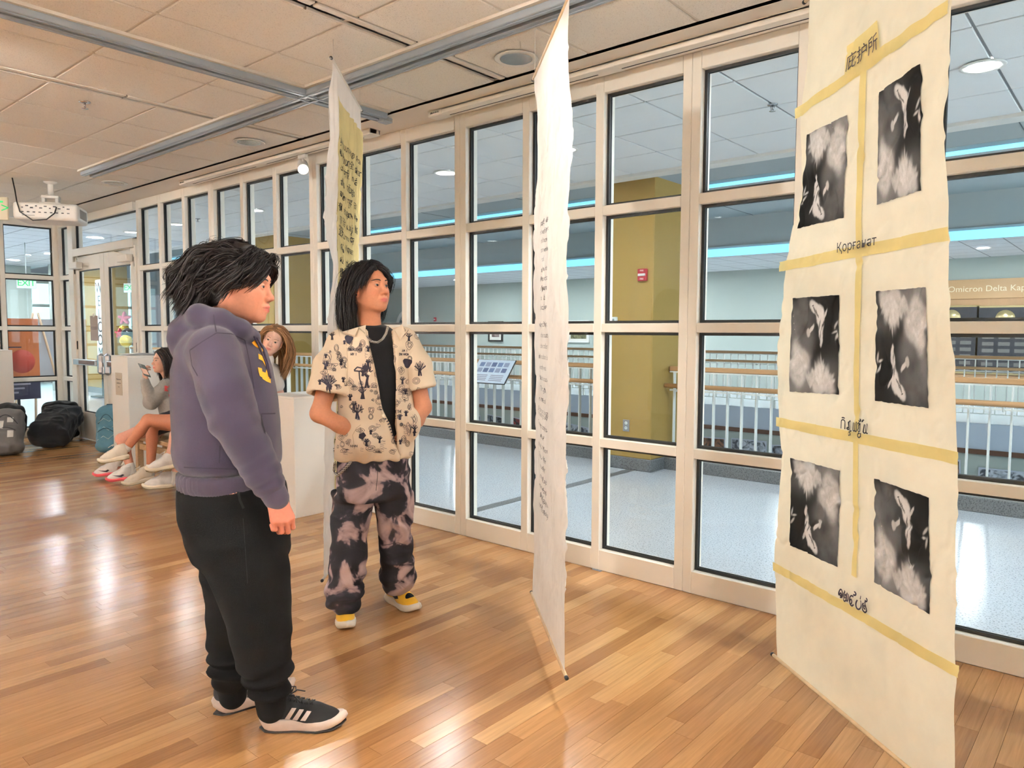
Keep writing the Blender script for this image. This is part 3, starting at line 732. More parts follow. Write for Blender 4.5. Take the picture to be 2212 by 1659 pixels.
class Banner:
    """sheet hung from A (s = 0) to B (s = W) between two heights; side = +1 or -1 picks the face that carries the marks"""
    def __init__(b, name, label, A, B, z0, z1, side, seed, material, lean=0.0, edge0=None, edge1=None, amp=1.0):
        b.A = np.array([A[0], A[1], 0.]); b.B = np.array([B[0], B[1], 0.]); b.W = float(np.linalg.norm(b.B-b.A)); b.d = (b.B-b.A)/b.W
        b.n = np.array([-b.d[1], b.d[0], 0])*side; b.z0, b.z1, b.seed, b.amp = z0, z1, seed, amp; b.lean = lean
        b.e0 = edge0 or [(0, 0), (1, 0)]; b.e1 = edge1 or [(0, 0), (1, 0)]
        b.root = thing(name, label, 'banner', tuple(b.A+np.array([0, 0, z0])))
        nu, nv = 110, 320
        S, Z = np.meshgrid(np.linspace(0, 1, nu), np.linspace(z0, z1, nv))
        v = (Z-z0)/(z1-z0)
        o0 = np.interp(v, *zip(*b.e0)); o1 = np.interp(v, *zip(*b.e1))
        o0 = o0+.006*(vnoise(v*23, 0*v, seed)-.5); o1 = o1+.008*(vnoise(v*26, 0*v+3, seed)-.5)
        s = o0+(b.W+o1-o0)*S
        V = b.at(s.ravel(), Z.ravel(), 0.0)
        idx = np.arange(nu*nv).reshape(nv, nu)
        Fc = np.stack([idx[:-1, :-1].ravel(), idx[:-1, 1:].ravel(), idx[1:, 1:].ravel(), idx[1:, :-1].ravel()], 1)
        b.sheet = b.put('cloth_sheet', V, Fc, material)
    def at(b, s, z, off):
        s = np.asarray(s, float); z = np.asarray(z, float); v = (z-b.z0)/(b.z1-b.z0); u = s/b.W
        calm = np.clip((1-v)*6, 0, 1)*np.clip(v*5, 0, 1)
        w = .030*(fbm(u*2.1, v*3.6, 3, b.seed)-.45)*calm + .012*(fbm(u*7, v*16, 3, b.seed+9)-.45)*np.clip((1-v)*9, 0.15, 1)*np.clip(v*7, .1, 1)
        cr = np.abs(fbm(u*9+v*4, v*13-u*3, 3, b.seed+4)-.45); w = w-.006*np.exp(-(cr/.035)**2)*calm
        fold = np.exp(-((1-v)/.16)**2)*np.clip((1-v)*12, 0, 1); w = w+.008*np.sin(u*31+3*np.sin(u*9)+v*14)*fold
        w = w*b.amp
        P = b.A[None]+s[:, None]*b.d[None]+(w+off)[:, None]*b.n[None]
        P[:, 2] = z
        P += (b.lean*(v-.0))[:, None]*np.array([[HR[0], HR[1], 0]])
        return P
    def put(b, name, V, Fc, m, parent=None, smooth=True, off=0.0):
        V = np.asarray(V)-np.array(b.root.location)[None]
        return mobj(name, mesh_from(name, V, Fc, m, smooth), parent or b.root)
    def uv(b, px, py):
        """meet a sight line with the hanging plane -> (s, z)"""
        d = sight(px, py); t = ((b.A-CPOS)@b.n-CPOS@(0*b.n))/(d@b.n); p = CPOS+d*t
        return float((p-b.A)@b.d), float(p[2])
    def patch(b, name, s0, s1, z0, z1, m, off=.0032, ns=24, nz=24, parent=None, edge=0.0, col=None, s0t=None, s1t=None, z1b=None, z0b=None):
        S, T = np.meshgrid(np.linspace(0, 1, ns), np.linspace(0, 1, nz))
        a = s0+((s0t if s0t is not None else s0)-s0)*T; c = s1+((s1t if s1t is not None else s1)-s1)*T
        s = a+(c-a)*S
        zb0 = z0+((z0b if z0b is not None else z0)-z0)*S; zt0 = z1+((z1b if z1b is not None else z1)-z1)*S
        z = zb0+(zt0-zb0)*T
        if edge:
            k = edge*(fbm(S*14, T*14, 2, b.seed+21)-.4); z = z+k*((T == 0)*1.-(T == 1)*1.); s = s+k*((S == 0)*1.-(S == 1)*1.)
        V = b.at(s.ravel(), z.ravel(), off); idx = np.arange(ns*nz).reshape(nz, ns)
        Fc = np.stack([idx[:-1, :-1].ravel(), idx[:-1, 1:].ravel(), idx[1:, 1:].ravel(), idx[1:, :-1].ravel()], 1)
        o = b.put(name, V, Fc, m, parent)
        if col is not None: set_vcol(o.data, col(S, T).reshape(-1, 1).repeat(3, 1) if col(S, T).ndim == 2 else col(S, T))
        return o
    def write(b, name, txt, size, s, z, m, off=.003, flip=1, slant=0.0, bold=0.0, parent=None, spacing=1.0):
        me = text_mesh(txt, size, 0.0, 'CENTER', spacing); n = len(me.vertices)
        if n == 0: return None
        co = np.zeros(n*3); me.vertices.foreach_get('co', co); co = co.reshape(-1, 3)
        V = b.at(s+flip*co[:, 0], z+co[:, 1]+slant*co[:, 0], off); Fc = [tuple(p.vertices) for p in me.polygons]
        bpy.data.meshes.remove(me)
        return b.put(name, V, Fc, m, parent, False)
    def stroke(b, polys, r, s, z, m, name, off=.003, flip=1, parent=None):
        """inked pen strokes: ribbons of half width r along polylines in banner units"""
        V = []; Fc = []
        for pl in polys:
            pl = np.asarray(pl, float); t = np.gradient(pl, axis=0); t /= np.linalg.norm(t, axis=1)[:, None]+1e-9
            nn = np.stack([-t[:, 1], t[:, 0]], 1); n0 = len(V)
            for p, q in zip(pl, nn): V += [p+q*r, p-q*r]
            Fc += [(n0+2*i, n0+2*i+1, n0+2*i+3, n0+2*i+2) for i in range(len(pl)-1)]
        V = np.array(V); return b.put(name, b.at(s+flip*V[:, 0], z+V[:, 1], off), Fc, m, parent, False)
    def rods(b, m, up=True, tip=GASKET):
        for zz, nm in ((b.z1, 'top_rod'), (b.z0, 'bottom_rod')):
            v_ = 1.0 if nm == 'top_rod' else 0.0; P = b.at(np.array([np.interp(v_, *zip(*b.e0))-.03, b.W+np.interp(v_, *zip(*b.e1))+.03]), np.array([zz, zz]), 0.0)-np.array(b.root.location)[None]
            r = MB().tube([P[0], P[1]], .0075, 8).build(nm, m, b.root)
            for q, w in ((P[0], -1), (P[1], 1)): MB().tube([q, q+b.d*.012*w], .0085, 8).build('rod_end', tip, r)
            if nm == 'top_rod':
                for q, w in ((P[0], 1), (P[1], -1)):
                    q2 = q+b.d*.05*w
                    MB().tube([q2, q2+np.array([0, 0, CEIL-.006-zz])], .0012, 5).build('hanging_line', STRING, b.root)
# the screen print, painted as tone over the unit square: x to the right, y up, fish at the top
def blob(X, Y, cx, cy, rx, ry, a=0.0, k=2.0):
    c, s = math.cos(a), math.sin(a); x = ((X-cx)*c+(Y-cy)*s)/rx; y = (-(X-cx)*s+(Y-cy)*c)/ry
    return np.exp(-((x*x+y*y)**k))
def print_tone(X, Y):
    t = .003+.008*fbm(X*3, Y*4, 3, 2)
    t = t+.11*blob(X, Y, .02, .72, .42, .30, .3, 1.0)*fbm(X*6, Y*6, 3, 3)*1.5
    t = t+.14*blob(X, Y, .2, .06, .7, .16, .2, 1.0)
    t = t+.07*blob(X, Y, .36, .50, .16, .13, .5, 1.5)
    wob = lambda s, f: .05*(fbm(X*f, Y*f, 3, s)-.45)
    for (cx, cy, rx, ry, a, v, sd) in ((.16, .34, .10, .22, .25, .52, 1), (.26, .22, .11, .20, -.5, .45, 2), (.10, .22, .10, .16, .9, .40, 3), (.30, .37, .07, .14, .7, .36, 8),
                                    (.62, .16, .07, .17, .1, .55, 4), (.74, .14, .06, .15, -.45, .50, 5), (.52, .12, .06, .13, .5, .46, 6), (.84, .08, .10, .09, -.9, .42, 7), (.66, .05, .16, .06, .1, .45, 9)):
        m = blob(X+wob(sd, 9), Y+wob(sd+20, 9), cx, cy, rx, ry, a, 2.2); t = t*(1-m*.85)+v*m*(.7+.7*fbm(X*16, Y*16, 3, sd+5))
    for (cx, cy, n_, a0, a1, ln, wd_, v, sd) in ((.20, .40, 7, 200, 330, .20, .035, .50, 1), (.12, .20, 6, -40, 80, .16, .032, .42, 2), (.62, .10, 8, 55, 140, .22, .030, .56, 3), (.78, .06, 6, 20, 120, .18, .030, .48, 4), (.45, .06, 5, 60, 130, .16, .028, .44, 5)):
        for k in range(n_):
            a = R_(a0+(a1-a0)*(k+.5)/n_); L_ = ln*(.7+.5*vnoise(k*1.7, sd*2.3, 3)); m = blob(X+wob(sd+k, 12)*.6, Y+wob(sd+k+9, 12)*.6, cx+math.cos(a)*L_*.55, cy+math.sin(a)*L_*.55, L_*.55, wd_, a, 3.0)
            t = t*(1-m*.75)+v*m*(.55+.8*fbm(X*22, Y*22, 3, sd+k))*.9
    m = blob(X, Y, .66, .30, .012, .10, .12, 2); t = t*(1-m)+.5*m
    # pale fish with a forked fin
    for (cx, cy, rx, ry, a, v) in ((.50, .885, .125, .060, -.55, .58), (.60, .80, .075, .115, .22, .60), (.635, .67, .050, .13, .06, .58), (.655, .555, .028, .08, -.05, .52), (.70, .82, .07, .018, .9, .5), (.43, .665, .075, .026, .75, .50), (.37, .63, .035, .05, .4, .40)):
        m = blob(X+wob(41, 22)*.5, Y+wob(47, 22)*.5, cx, cy, rx, ry, a, 5); t = t*(1-m)+v*m
    for (cx, cy, rx, ry, a) in ((.49, .865, .055, .010, -1.0), (.53, .835, .045, .009, -1.05), (.565, .80, .028, .008, -.9), (.61, .705, .010, .06, -.25), (.665, .70, .008, .06, -.2), (.63, .60, .007, .05, -.1), (.46, .91, .02, .007, .3)):
        t = t*(1-.92*blob(X, Y, cx, cy, rx, ry, a, 3))
    for (cx, cy, rx, ry, a) in ((.94, .70, .06, .016, .7), (.90, .63, .05, .013, .2), (.955, .60, .015, .05, -.3)):
        m = blob(X, Y, cx, cy, rx, ry, a, 2); t = t*(1-m)+.42*m
    return np.clip(t, .003, .72)

# --- printed banner nearest the viewer on the window side
bl, bn = at_z(1679, 1422, .12), at_z(2058, 1739, .12)
B3 = Banner('printed_banner', 'cream cloth banner with six black and grey fish prints, yellow taped seams', bl, bn, .12, 2.70, -1, 3, MUSLIN, .0,
            [(0, 0), (.156, -.041), (.31, -.014), (.372, -.038), (.476, -.068), (.615, -.034), (.726, .075), (.833, .065), (1, .092)],
            [(0, 0), (.05, 0), (.21, -.029), (.376, -.047), (.47, -.073), (.566, -.105), (.66, -.117), (.75, -.149), (.85, -.147), (1, -.14)])
B3.rods(DOWEL)
def quad_sz(b, pts):
    q = [b.uv(*p) for p in pts]; TL, TR, BL, BR = q
    return dict(s0=BL[0], s1=BR[0], s0t=TL[0], s1t=TR[0], z0=BL[1], z0b=BR[1], z1=TL[1], z1b=TR[1])
up = lambda S, T: print_tone(S, T); dn = lambda S, T: print_tone(1-S, 1-T)
for pts, f in ((((1747, 292), (1834, 248), (1724, 494), (1826, 470)), dn), (((1901, 200), (1987, 137), (1897, 443), (1990, 411)), up),
               (((1713, 645), (1815, 637), (1708, 846), (1811, 852)), up), (((1893, 630), (2002, 620), (1890, 866), (2004, 881)), dn),
               (((1709, 990), (1814, 1017), (1705, 1178), (1808, 1224)), dn), (((1887, 1035), (2006, 1075), (1883, 1258), (2006, 1326)), up)):
    B3.patch('fish_print', **quad_sz(B3, pts), m=PRINT, ns=110, nz=150, col=f, edge=.006)
for (a, b_, th) in (((1726, 247), (2047, 13), .038), ((1686, 577), (2050, 504), .038), ((1679, 911), (2069, 990), .036), ((1672, 1223), (2068, 1451), .034)):
    p, q = B3.uv(*a), B3.uv(*b_)
    B3.patch('tape_seam', p[0], q[0], p[1]-th/2, p[1]+th/2, TAPE, .0045, 90, 6, z0b=q[1]-th/2, z1b=q[1]+th/2, edge=.006)
p, q = B3.uv(1867, 150), B3.uv(1843, 1245)
B3.patch('tape_seam', q[0]-.013, q[0]+.013, q[1], p[1], TAPE, .0052, 6, 200, s0t=p[0]-.016, s1t=p[0]+.016, edge=.006)
B3.patch('text_patch', **quad_sz(B3, ((1830, 100), (1904, 44), (1828, 182), (1906, 126))), m=TAPE, off=.0075, ns=40, nz=40)
def word(b, nm, txt, size, px, py, m, slant=0.0):
    s, z = b.uv(px, py); return b.write(nm, txt, size, s, z, m, .0125, 1, slant)
word(B3, 'chinese_word', '庇护所', .058, 1868, 117, INKV, .1)
word(B3, 'kazakh_word', 'Қорғанат', .046, 1856, 529, INK, .02)
# Khmer and Sinhala words drawn as pen strokes
def arc(cx, cy, rx, ry, a0, a1, n=14): return [(cx+rx*math.cos(R_(a0+(a1-a0)*i/n)), cy+ry*math.sin(R_(a0+(a1-a0)*i/n))) for i in range(n+1)]
def khmer():
    P = []
    def hook(x, w=.8): P.append([(x, 0), (x, .75)]+arc(x+w/2, .75, w/2, .25, 180, 0)+[(x+w, 0)]); P.append(arc(x+w/2, 1.12, w*.42, .1, 160, 20))
    hook(0)
    P.append(arc(1.25, .12, .12, .12, 0, 360)+[(1.37, .12), (1.37, .8), (1.6, 1.0), (1.8, .8)]); P.append([(1.8, .8), (1.8, 0)]+arc(1.98, .02, .16, .12, 180, 360)); P.append(arc(1.6, -.38, .3, .2, 20, 330)); P.append([(1.9, -.3), (2.05, -.55)])
    for x in (2.5, 4.6):
        P.append([(x, .9), (x, .15)]+arc(x+.2, .15, .2, .15, 180, 360)+[(x+.4, .9)]); P.append([(x+.4, .15)]+arc(x+.6, .15, .2, .15, 180, 360)+[(x+.8, .15), (x+.8, .9), (x+.62, 1.02)])
    P.append([(3.55, .8)]+arc(3.7, .85, .13, .12, 180, -90)+[(3.7, .4), (3.55, .2), (3.75, .0), (4.0, .1), (4.0, .95)]); P.append(arc(3.85, -.35, .28, .22, 60, 350)); P.append([(4.15, -.05), (4.2, -.5)])
    P.append(arc(3.9, 1.25, .16, .12, 180, 450)); P.append([(4.25, 1.1), (4.35, 1.35), (4.5, 1.3)])
    return [[(a*.025-.066, c*.032-.014) for a, c in pl] for pl in P]
def sinhala():
    P = []
    P.append(arc(.35, .45, .35, .40, 250, 580)); P.append(arc(.35, .35, .14, .14, 0, 360))
    P.append([(1.0, .9)]+arc(1.35, .42, .42, .46, 120, 400)+[(1.55, .55)]+arc(1.35, .45, .16, .16, 40, 330)); P.append(arc(1.9, .5, .22, .4, 100, 420))
    P.append(arc(2.9, .4, .48, .48, 60, 330)); P.append([(2.9, .05)]+arc(2.75, .3, .2, .2, 250, 560)); P.append([(3.15, .95)]+arc(3.3, 1.2, .16, .16, 220, 480))
    P.append(arc(4.15, .4, .46, .48, 140, 420)); P.append([(4.3, .9), (4.5, 1.3)])
    P.append(arc(5.3, .35, .42, .42, 100, 430)); P.append(arc(5.3, .42, .16, .16, 0, 330)); P.append([(5.45, .78), (5.5, 1.05)]+arc(5.66, 1.2, .16, .14, 200, 470))
    return [[(a*.026-.073, c*.036-.016) for a, c in pl] for pl in P]
s, z = B3.uv(1849, 922); B3.stroke(khmer(), .0022, s, z, INK, 'khmer_word', .0125)
s, z = B3.uv(1843, 1296); B3.stroke(sinhala(), .0027, s, z, INKV, 'sinhala_word', .0125)

# --- white banner seen nearly edge on
nn_, ff_ = at_z(1220, 1455, .12), at_z(1150, 1285, .12)
B2 = Banner('text_banner', 'white cloth banner with small grey text, seen almost edge on', ff_, nn_, .12, 2.68, -1, 8, LINEN, -.005,
            [(0, 0), (.25, .02), (.42, .10), (.55, .05), (.7, .03), (.85, .12), (1, .0)], [(0, 0), (.3, .0), (.6, .03), (.8, .02), (1, 0)], 1.6)
B2.rods(DOWEL)
para = (('people of the', 'in the distance', 'shelter is', 'a tender', 'roof', 'and shade', 'dressed so', 'only arms', 'to hold', 'places like'),
        ('refuge at the night', 'in the coast', 'in the cradles', 'and, in cultures it is', 'worthy wood', 'this is the coast.', 'Through,', 'environmental', 'We, they, are, long'),
        ('Those waiting to be a', 'Two images that splits', 'the second', 'through, whenever', 'Those, welcome', 'in the house', 'refuge, refuge', 'makes our family', 'sheltering, aswell', 'trust thy wanderings'))
for txts, py0, dy in zip(para, (468, 700, 905), (.042, .048, .048)):
    for k, tx in enumerate(txts):
        s, z = B2.uv(1192, py0); B2.write('text_line', tx, .033, B2.W*.44, z-k*dy, INKG, .006)
# --- tall handwritten banner behind the young man
B1 = Banner('handwritten_banner', 'tall cloth banner with a yellowed panel of handwritten words in many scripts', (-3.32, 2.30), (-3.88, 2.91), .12, 2.84, -1, 14, LINEN, .085,
            [(0, .0), (.18, -.03), (.3, .0), (.47, -.02), (.62, .03), (.70, -.14), (.80, -.09), (1, 0)], [(0, 0), (.5, .0), (1, 0)], 1.5)
B1.rods(mat('white_rod', (232, 226, 216), .5))
B1.patch('yellow_panel', .25, .84, .55, 2.70, YCLOTH, .004, 60, 180, s0t=.12, s1t=.86, edge=.012)
words = ['shelter', '避难', 'refuge', 'शरण', 'abrigo', '安全', 'asilo', 'հանգիստ', 'refugium', 'приют', 'haven', 'मेल', 'schutz', 'गृह', 'cobijo', 'saklama', 'शेल्टर', 'abri', '避所', 'Refuge', 'suoja', 'nơi ẩn', 'sanctuary', 'मंदिर', 'asyl', 'Obdach', '聖域', 'rifugio', 'azil', 'schron', 'Қорғанат']
r3 = random.Random(4); z = 2.50
while z > .62:
    s = .20
    while s < .74:
        wd_ = r3.choice(words); sz = r3.choice((.05, .058, .066)); wlen = sz*.52*len(wd_)*(1.9 if ord(wd_[0]) > 0x4e00 else 1)
        if s+wlen > .84: break
        B1.write('handwritten_word', wd_, sz, s+wlen/2, z+r3.uniform(-.006, .006), INK, .008, 1, r3.uniform(-.08, .08)); s += wlen+.03
    z -= .072
B1.patch('sewn_scrap', .20, .86, 1.62, 1.74, YCLOTH, .010, 40, 16, edge=.02)
B1.patch('sewn_scrap', .30, .55, .84, .98, YCLOTH, .010, 40, 16, edge=.02)
# ------------------------------------------------------------------ soft solids: distance fields meshed with surface nets
_N3 = np.random.default_rng(9).random((32, 32, 32)).astype(np.float32)
def noise3(P, f=1.0, seed=0):
    Q = np.asarray(P, np.float32)*f+seed*5.37; i = np.floor(Q).astype(int); t = Q-i; t = t*t*(3-2*t); r = 0
    for a in (0, 1):
        for b in (0, 1):
            for c in (0, 1):
                w = (t[:, 0] if a else 1-t[:, 0])*(t[:, 1] if b else 1-t[:, 1])*(t[:, 2] if c else 1-t[:, 2])
                r = r+w*_N3[(i[:, 0]+a) % 32, (i[:, 1]+b) % 32, (i[:, 2]+c) % 32]
    return r
def nrm(v): v = np.asarray(v, float); return v/(np.linalg.norm(v)+1e-12)
class Soft:
    def __init__(s, res): s.res = res; s.items = []
    def _add(s, fn, lo, hi, k, op): s.items.append((fn, np.asarray(lo, float), np.asarray(hi, float), k, op)); return s
    def cone(s, a, b, ra, rb=None, k=.02, op='u', flat=None):
        """tapered capsule; flat = (axis vector, factor) squashes it along that axis"""
        a = np.asarray(a, float); b = np.asarray(b, float); rb = ra if rb is None else rb; ab = b-a; L2 = max(ab@ab, 1e-9)
        def fn(P):
            q = P-a; t = np.clip((q@ab)/L2, 0, 1); q = q-t[..., None]*ab
            if flat is not None:
                ax, fa = flat; ax = nrm(ax); q = q+(q@ax)[..., None]*ax*(1/fa-1)
            return np.sqrt((q*q).sum(-1))-(ra+(rb-ra)*t)
        m = max(ra, rb); return s._add(fn, np.minimum(a, b)-m, np.maximum(a, b)+m, k, op)
    def chain(s, pts, rs, k=.02, op='u', flat=None):
        for i in range(len(pts)-1): s.cone(pts[i], pts[i+1], rs[i], rs[i+1], k, op, flat)
        return s
    def ell(s, c, r, Rm=None, k=.02, op='u'):
        c = np.asarray(c, float); r = np.asarray(r, float)*np.ones(3)
        def fn(P):
            q = P-c
            if Rm is not None: q = q@Rm
            k0 = np.sqrt(((q/r)**2).sum(-1)); k1 = np.sqrt(((q/(r*r))**2).sum(-1))+1e-9
            return k0*(k0-1)/k1
        m = r.max() if Rm is not None else r
        return s._add(fn, c-m, c+m, k, op)
    def box(s, c, h, Rm=None, rd=.01, k=.01, op='u'):
        c = np.asarray(c, float); h = np.asarray(h, float)
        def fn(P):
            q = P-c
            if Rm is not None: q = q@Rm
            q = np.abs(q)-(h-rd); return np.sqrt((np.maximum(q, 0)**2).sum(-1))+np.minimum(q.max(-1), 0)-rd
        m = np.linalg.norm(h) if Rm is not None else h
        return s._add(fn, c-m, c+m, k, op)
    def loft(s, rows, k=.02, op='u', phi=0.0, p=2.3, rd=.02):
        """rows of (z, cx, cy, a, b): stacked rounded sections, turned by phi about the vertical"""
        R0 = np.array(sorted(rows), float); zs = R0[:, 0]; c_, s_ = math.cos(phi), math.sin(phi); m = R0[:, 3:5].max()
        def fn(P):
            z = P[..., 2]; zz = np.clip(z, zs[0], zs[-1]); cx, cy, a, b = (np.interp(zz, zs, R0[:, i]) for i in (1, 2, 3, 4))
            dx = P[..., 0]-cx; dy = P[..., 1]-cy; x = np.abs(dx*c_+dy*s_)/a; y = np.abs(-dx*s_+dy*c_)/b
            d = ((x**p+y**p)**(1/p)-1)*np.minimum(a, b)
            e = np.maximum(zs[0]+rd-z, z-zs[-1]+rd)
            q0 = np.maximum(d+rd, 0); q1 = np.maximum(e, 0)
            return np.sqrt(q0*q0+q1*q1)+np.minimum(np.maximum(d+rd, e), 0)-rd
        lo = [(R0[:, 1]-m).min(), (R0[:, 2]-m).min(), zs[0]]; hi = [(R0[:, 1]+m).max(), (R0[:, 2]+m).max(), zs[-1]]
        return s._add(fn, lo, hi, k, op)
    def half(s, pt, n, k=.003, lo=None, hi=None):
        """cut away everything on the side n points to"""
        pt = np.asarray(pt, float); n = nrm(n)
        return s._add(lambda P: -((P-pt)@n), [-9]*3 if lo is None else lo, [9]*3 if hi is None else hi, k, 's')
    def cut(s, fn, lo, hi, k=.003): return s._add(fn, lo, hi, k, 's')
    def mesh(s, smooth=1):
        res = s.res
        add = [it for it in s.items if it[4] == 'u']
        lo = np.min([it[1] for it in add], 0)-4*res-.01; hi = np.max([it[2] for it in add], 0)+4*res+.01
        n = np.ceil((hi-lo)/res).astype(int)+1
        ax = [lo[i]+res*np.arange(n[i]) for i in range(3)]
        Fd = np.full(n, .08, np.float32)
        for fn, a, b, k, op in s.items:
            m = k+3*res
            i0 = np.maximum(np.floor((a-m-lo)/res).astype(int), 0); i1 = np.minimum(np.ceil((b+m-lo)/res).astype(int)+1, n)
            if (i1 <= i0).any(): continue
            sl = tuple(slice(i0[i], i1[i]) for i in range(3))
            P = np.stack(np.meshgrid(*(ax[i][sl[i]] for i in range(3)), indexing='ij'), -1).astype(np.float32)
            d = fn(P).astype(np.float32); c = Fd[sl]
            if op == 'u':
                h = np.clip(.5+.5*(c-d)/k, 0, 1); Fd[sl] = c*(1-h)+d*h-k*h*(1-h)
            else:
                d = -d; h = np.clip(.5-.5*(c-d)/k, 0, 1); Fd[sl] = c*(1-h)+d*h+k*h*(1-h)
        sg = Fd < 0
        cnt = sum(sg[a:n[0]-1+a, b:n[1]-1+b, c:n[2]-1+c].astype(np.int8) for a in (0, 1) for b in (0, 1) for c in (0, 1))
        act = (cnt > 0) & (cnt < 8); ijk = np.argwhere(act)
        vid = np.full(act.shape, -1, np.int64); vid[act] = np.arange(len(ijk))
        co = np.array([(a, b, c) for a in (0, 1) for b in (0, 1) for c in (0, 1)])
        val = np.stack([Fd[ijk[:, 0]+c[0], ijk[:, 1]+c[1], ijk[:, 2]+c[2]] for c in co], 1)
        acc = np.zeros((len(ijk), 3)); num = np.zeros(len(ijk))
        for i in range(8):
            for j in range(i+1, 8):
                if np.abs(co[i]-co[j]).sum() != 1: continue
                cr = (val[:, i] < 0) != (val[:, j] < 0); t = np.where(cr, val[:, i]/(val[:, i]-val[:, j]+1e-12), 0)
                acc += np.where(cr[:, None], co[i]+(co[j]-co[i])*t[:, None], 0); num += cr
        V = lo+res*(ijk+acc/num[:, None])
        Fc = []
        for axn in range(3):
            b, c = [(1, 2), (2, 0), (0, 1)][axn]
            sl0 = [slice(1, n[i]-1) for i in range(3)]; sl0[axn] = slice(0, n[axn]-1); sl1 = list(sl0); sl1[axn] = slice(1, n[axn])
            s0 = sg[tuple(sl0)]; s1 = sg[tuple(sl1)]; e = np.argwhere(s0 != s1); off = np.array([1, 1, 1]); off[axn] = 0
            e = e+off; fl = sg[e[:, 0], e[:, 1], e[:, 2]]
            ub = np.zeros(3, int); ub[b] = 1; uc = np.zeros(3, int); uc[c] = 1
            q = [e-ub-uc, e-uc, e, e-ub]; q = np.stack([vid[x[:, 0], x[:, 1], x[:, 2]] for x in q], 1)
            q[~fl] = q[~fl][:, ::-1]; Fc.append(q)
        Fc = np.concatenate(Fc); Fc = Fc[(Fc >= 0).all(1)]
        for _ in range(smooth): V = relax(V, Fc, .5)
        return V, Fc
def relax(V, Fc, w=.5):
    A = np.zeros_like(V); n = np.zeros(len(V))
    for i in range(4):
        j = (i+1) % 4
        for a, b in ((i, j), (j, i)):
            for k in range(3): A[:, k] += np.bincount(Fc[:, a], V[Fc[:, b], k], len(V))
            n += np.bincount(Fc[:, a], minlength=len(V))
    return V*(1-w)+w*A/np.maximum(n, 1)[:, None]
def normals(V, Fc):
    fn = np.cross(V[Fc[:, 2]]-V[Fc[:, 0]], V[Fc[:, 3]]-V[Fc[:, 1]]); N = np.zeros_like(V)
    for i in range(4):
        for k in range(3): N[:, k] += np.bincount(Fc[:, i], fn[:, k], len(V))
    return N/(np.linalg.norm(N, axis=1)[:, None]+1e-12)
def displace(V, Fc, fn): return V+normals(V, Fc)*fn(V)[:, None]
def creases(V, dirv, f, amp, seed, warp=1.0):
    """fold pattern: ridged noise stretched across dirv"""
    d = nrm(dirv); t = V@d; Q = V+(d[None]*(t*(f[1]/f[0]-1))[:, None]); n = noise3(Q*f[0]+warp*noise3(V, 6, seed+3)[:, None], 1.0, seed)
    return amp*(1-2*np.abs(2*n-1))
class Frame:
    """local frame for a figure: x, y, z axes in the world; pixel(x, y, d) is a photo point at depth d from the frame plane"""
    def __init__(f, o, X, Y=None, Z=(0, 0, 1)):
        f.o = np.asarray(o, float); f.X = nrm(X); f.Z = np.asarray(Z, float); f.Y = nrm(np.cross(f.Z, f.X)) if Y is None else nrm(Y); f.M = np.stack([f.X, f.Y, f.Z], 1)
    def w(f, P): return np.asarray(P, float)@f.M.T+f.o
    def l(f, P): return (np.asarray(P, float)-f.o)@f.M
def soft_obj(name, VF, m, parent, frame=None, smooth=True, col=None):
    V, Fc = VF
    if frame is not None: V = frame.w(V)
    V = V-np.array(parent.location)[None] if parent is not None and parent.parent is None else V
    me = mesh_from(name, V, Fc, m, smooth)
    if col is not None: set_vcol(me, col)
    return mobj(name, me, parent)
def join(*parts):
    V = []; F = []; n = 0
    for v, f in parts: V.append(np.asarray(v, float)); F.append(np.asarray(f)+n); n += len(v)
    return np.concatenate(V), np.concatenate(F)
def rot_to(fwd, up=(0, 0, 1)):
    """matrix with columns x = fwd, y = left, z = up"""
    x = nrm(fwd); y = nrm(np.cross(up, x)); z = np.cross(x, y); return np.stack([x, y, z], 1)
# ------------------------------------------------------------------ figure parts
def base_of(parent):
    l = np.zeros(3)
    while parent is not None: l = l+np.array(parent.location); parent = parent.parent
    return l
def put(name, VF, m, parent, smooth=True, col=None):
    V, Fc = VF; me = mesh_from(name, np.asarray(V)-base_of(parent)[None], Fc, m, smooth)
    if col is not None: set_vcol(me, col)
    return mobj(name, me, parent)
def put_mb(name, mb, m, parent):
    b = base_of(parent); mb.v = [(p[0]-b[0], p[1]-b[1], p[2]-b[2]) for p in mb.v]; o = mobj(name, mb.mesh(name, m), parent)
    if name in ('seams', 'laces', 'ink_drawings', 'ink_blots', 'ink_notes', 'ink_lettering', 'chest_print', 'eyebrows', 'neck_chain', 'wallet_chain'): o['kind'] = 'stuff'
    return o
SKIN = vcol_mat('skin', .52, noise=.05, nscale=90, spec=.35, bump=.05, bscale=500)
EYE = vcol_mat('eye', .12, spec=.6)
HAIRM = vcol_mat('hair', .48, noise=.15, nscale=30, spec=.28)
